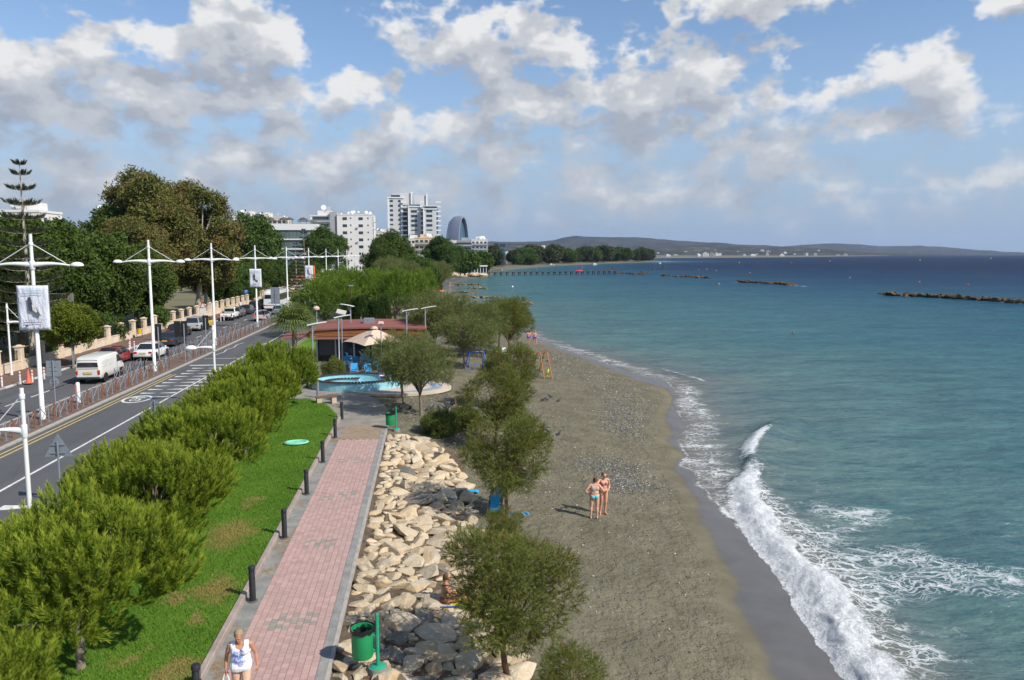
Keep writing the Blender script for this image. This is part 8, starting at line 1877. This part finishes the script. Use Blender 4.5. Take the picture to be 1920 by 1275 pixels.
def sunbather():
    p = onsand(846, 1142); t = thing('person', 'person with brown hair and sunglasses sitting half hidden behind the foreground tamarisk', 'person', p + Vector((-.15, .0, .18)), PI / 2 + .1)
    S = MATS.get('skin3') or skin_mat('warm_tan_skin', (.50, .255, .155)); MATS['skin3'] = S
    J = dict(pel=(0, 0, .14), waist=(0, .02, .27), chest=(0, .01, .45), neck=(0, -.01, .60), head=(0, -.04, .755), hipL=(.10, -.02, .12), hipR=(-.10, -.02, .12), kneeL=(.13, -.44, .22), kneeR=(-.13, -.44, .20), ankL=(.12, -.84, .0), ankR=(-.12, -.84, .0), toeL=(.13, -.92, .10), toeR=(-.13, -.92, .10), shL=(.175, 0, .565), shR=(-.175, 0, .565), elL=(.24, -.10, .34), elR=(-.24, -.10, .34), wrL=(.18, -.30, .30), wrR=(-.18, -.30, .30))
    H = human(J, 1.05, True, 1.0); arms = list(H['arms']); j = H['j']; hand(arms, j['wrL'], (0, -1, -.1), (-1, 0, .2), (0, 0, -1)); hand(arms, j['wrR'], (0, -1, -.1), (1, 0, .2), (0, 0, -1)); R = Matrix.Rotation(.05, 3, 'X')
    obj('body', fuse('body', H['legs'] + arms + H['torso'] + H['head'] + H['feet'], H['ells'] + head_ells(j['head'], R), .011), S, t); hair(t, j['head'], R, mat('brown_hair', (.12, .05, .03), .6, .4, 25), .13, .011); face(t, j['head'], R)
    g = MB()
    for s in (-1, 1): g.ell(j['head'] + Vector((s * .032, -.088, .008)), (.024, .008, .018), 10, 6)
    g.box(j['head'] + Vector((0, -.092, .012)), (.03, .006, .006)); g.build('sunglasses', mat('dark_sunglasses', (.02, .015, .015), .15), t, True); MB().box((0, 0, .45), (.40, .245, .03)).build('bikini_strap', mat('dark_red_strap', (.20, .05, .04)), t, bevel=.01) if False else None
    obj('swimsuit', fuse('swimsuit', [H['torso'][0]], H['ells'][2:], .012, .01, lambda v: v.z < .22), mat('maroon_swimsuit', (.22, .05, .04), .7), t)
    q = thing('beach_lounger', 'low blue-framed beach lounger with a yellow mat under the seated person', 'lounger', p + Vector((.25, 0, .02)), .1)
    for sy in (-1, 1): MB().tube([(-.55, sy * .3, 0), (-.6, sy * .3, .22), (1.1, sy * .3, .16), (1.1, sy * .3, 0)], .02, 6).build('frame', mat('lounger_blue', (.02, .08, .35), .5), q)
    MB().box((.3, 0, .15), (1.6, .58, .03)).build('mat', mat('yellow_mat', (.72, .60, .03), .7), q)
sunbather()
def small_people():
    SK = skin_mat('sunburnt_skin', (.52, .23, .135)); TR = mat('blue_swim_trunks', (.05, .10, .55), .7); CAPW = mat('white_cap', (.7, .7, .7), .8)
    variants = []
    for v, J in enumerate((dict(kneeL=(.10, -.10, .49), ankL=(.1, -.02, .1), toeL=(.11, -.17, .05), kneeR=(-.1, .02, .48), ankR=(-.1, .16, .1), toeR=(-.11, .04, .04)), dict(elL=(.33, .05, 1.13), wrL=(.2, -.05, 1.0), kneeR=(-.1, -.08, .49), ankR=(-.1, -.02, .1), toeR=(-.11, -.17, .05)), dict())):
        H = human(J, 1.08, False, 1.15); R = Matrix.Identity(3); arms = list(H['arms']); hand(arms, H['j']['wrL'], (0, 0, -1), (0, -1, 0), (-1, 0, 0)); hand(arms, H['j']['wrR'], (0, 0, -1), (0, -1, 0), (1, 0, 0))
        B = fuse('body', H['legs'] + arms + H['torso'] + H['head'] + H['feet'], head_ells(H['j']['head'], R), .016, smooth=3)
        T = fuse('trunks', [H['torso'][0]] + H['legs'][:1] + H['legs'][4:5], (), .016, .012, lambda q: .80 < q.z < 1.0); C_ = fuse('cap', (), [((0, .0, 1.575), (.082, .098, .075))], .014, .006, lambda q: q.z > 1.56)
        Sh = fuse('shirt', H['torso'] + [H['arms'][0], H['arms'][4]], (), .016, .014, lambda q: q.z > .90); L = fuse('trousers', H['legs'] + H['torso'][:1], (), .016, .012, lambda q: .12 < q.z < .98); Hr = fuse('hair', (), [((0, .02, 1.57), (.082, .094, .085))], .014, .003, lambda q: q.y > -.03 or q.z > 1.62)
        variants.append((B, T, C_, Sh, L, Hr))
    def person(v, label, loc, rz, mode, m1=None, m2=None, s=1., mt=None, group=None):
        B, T, C_, Sh, L, Hr = variants[v]; t = thing('person', label, 'person', loc, rz, group, s); b = obj('body', B.copy(), None, t); b.data.materials.append(mt or SK)
        def ch(nm, me, m): me = me.copy(); me.materials.clear(); me.materials.append(m); obj(nm, me, None, t)
        if mode == 'swim': ch('trunks', T, m1 or TR); ch('cap' if m2 else 'hair', C_ if m2 else Hr, m2 or mat('grey_hair', (.3, .28, .26), .7))
        else: ch('shirt', Sh, m1); ch('trousers', L, m2); ch('hair', Hr, mat('brown_hair', (.12, .05, .03)))
        return t
    p = onsand(991, 647); person(1, 'left one of the two bathers in blue trunks walking away along the waterline', p, PI + .2, 'swim', TR, CAPW, 1.03); p = onsand(1003, 648); person(0, 'right one of the two bathers in blue trunks walking away along the waterline', p, PI + .1, 'swim', TR, None, 1.05)
    p = onsand(844, 537); person(2, 'distant bather standing in the surf by the tan rock shelves', p, .4, 'swim', mat('dark_trunks', (.04, .03, .05)), None); p = onsand(875, 567); person(0, 'bather in dark swimwear in the surf right of the kiosk', p, .8, 'swim', mat('dark_trunks', (.04, .03, .05)), None)
    JE = mat('denim', (.05, .08, .16), .8); RDS = mat('red_shirt', (.45, .05, .04), .8)
    for i, (x, y, a, b, lab) in enumerate(((-30.3, 128, WHITE, JE, 'person in a white shirt on the far pavement by the parking sign'), (-30.6, 130, RDS, JE, 'person in a red shirt on the far pavement by the parking sign'))): person(i, lab, (x, y, .12), i * 2., 'dress', a, b)
    dn = JD.normalized()
    for i, (f, a, b, lab) in enumerate(((.14, WHITE, WHITE, 'person in white walking on the landward end of the jetty'), (.72, JE, JE, 'person in dark clothes near the far end of the jetty'), (.98, RDS, JE, 'person standing at the very end of the jetty'))): q = JA + dn * JL * f; person(i, lab, (q.x, q.y, SEA + 1.8), i, 'dress', a, b)
    p = sp(1487, 626); SW = thing('swimmer', 'swimmer with only head and shoulders above the water', 'person', (p.x, p.y, SEA)); MB().ell((0, 0, .16), (.10, .11, .13), 12, 8).build('head', SK, SW, True); MB().ell((0, .08, -.06), (.24, .13, .10), 12, 8).build('shoulders', SK, SW, True); MB().ell((0, .02, .2), (.105, .115, .11), 12, 8).build('hair', mat('brown_hair', (.12, .05, .03)), SW, True)
    # seated figure in the white chair
    J = dict(pel=(0, 0, .14), waist=(0, .04, .27), chest=(0, .06, .45), neck=(0, .05, .60), head=(0, .03, .755), hipL=(.10, -.02, .12), hipR=(-.10, -.02, .12), kneeL=(.13, -.42, .14), kneeR=(-.13, -.42, .14), ankL=(.12, -.46, -.34), ankR=(-.12, -.46, -.34), toeL=(.13, -.6, -.4), toeR=(-.13, -.6, -.4), shL=(.175, .04, .565), shR=(-.175, .04, .565), elL=(.26, -.05, .34), elR=(-.26, -.05, .34), wrL=(.22, -.28, .26), wrR=(-.22, -.28, .26))
    H = human(J, 1.05, False, 1.0); p = onsand(930, 683); t = thing('person', 'bare-chested person in pale shorts sitting in the white plastic chair', 'person', p + Vector((0, 0, .36)), PI / 2 + .1)
    arms = list(H['arms']); hand(arms, H['j']['wrL'], (0, -1, 0), (-1, 0, 0), (0, 0, -1)); hand(arms, H['j']['wrR'], (0, -1, 0), (1, 0, 0), (0, 0, -1))
    obj('body', fuse('body', H['legs'] + arms + H['torso'] + H['head'] + H['feet'], head_ells(H['j']['head'], Matrix.Identity(3)), .016), SK, t); obj('shorts', fuse('shorts', [H['torso'][0]] + H['legs'][:2] + H['legs'][4:6], (), .016, .014, lambda q: q.y > -.36 and q.z < .26), mat('pale_shorts', (.5, .55, .6), .8), t); obj('hair', fuse('hair', (), [(H['j']['head'] + Vector((0, .02, .035)), (.082, .094, .085))], .014, .003, lambda q: q.y > 0), mat('brown_hair', (.12, .05, .03)), t)
small_people()
# ------------------------------------------------------------------ air: one even haze over the whole place
hz, nt, out = new_mat('haze_air')
pv = nt.new('ShaderNodeVolumePrincipled'); pv.inputs['Color'].default_value = (.55, .72, 1, 1); pv.inputs['Density'].default_value = HAZE = 4.0e-5; pv.inputs['Anisotropy'].default_value = .2
nt.l.new(pv.outputs[0], out.inputs['Volume'])
o = MB().box((5000, 6600, 197), (30000, 15600, 406)).build('haze', hz); tag(o, 'thin bluish haze hanging over the bay and the hills', 'haze', kind='stuff')
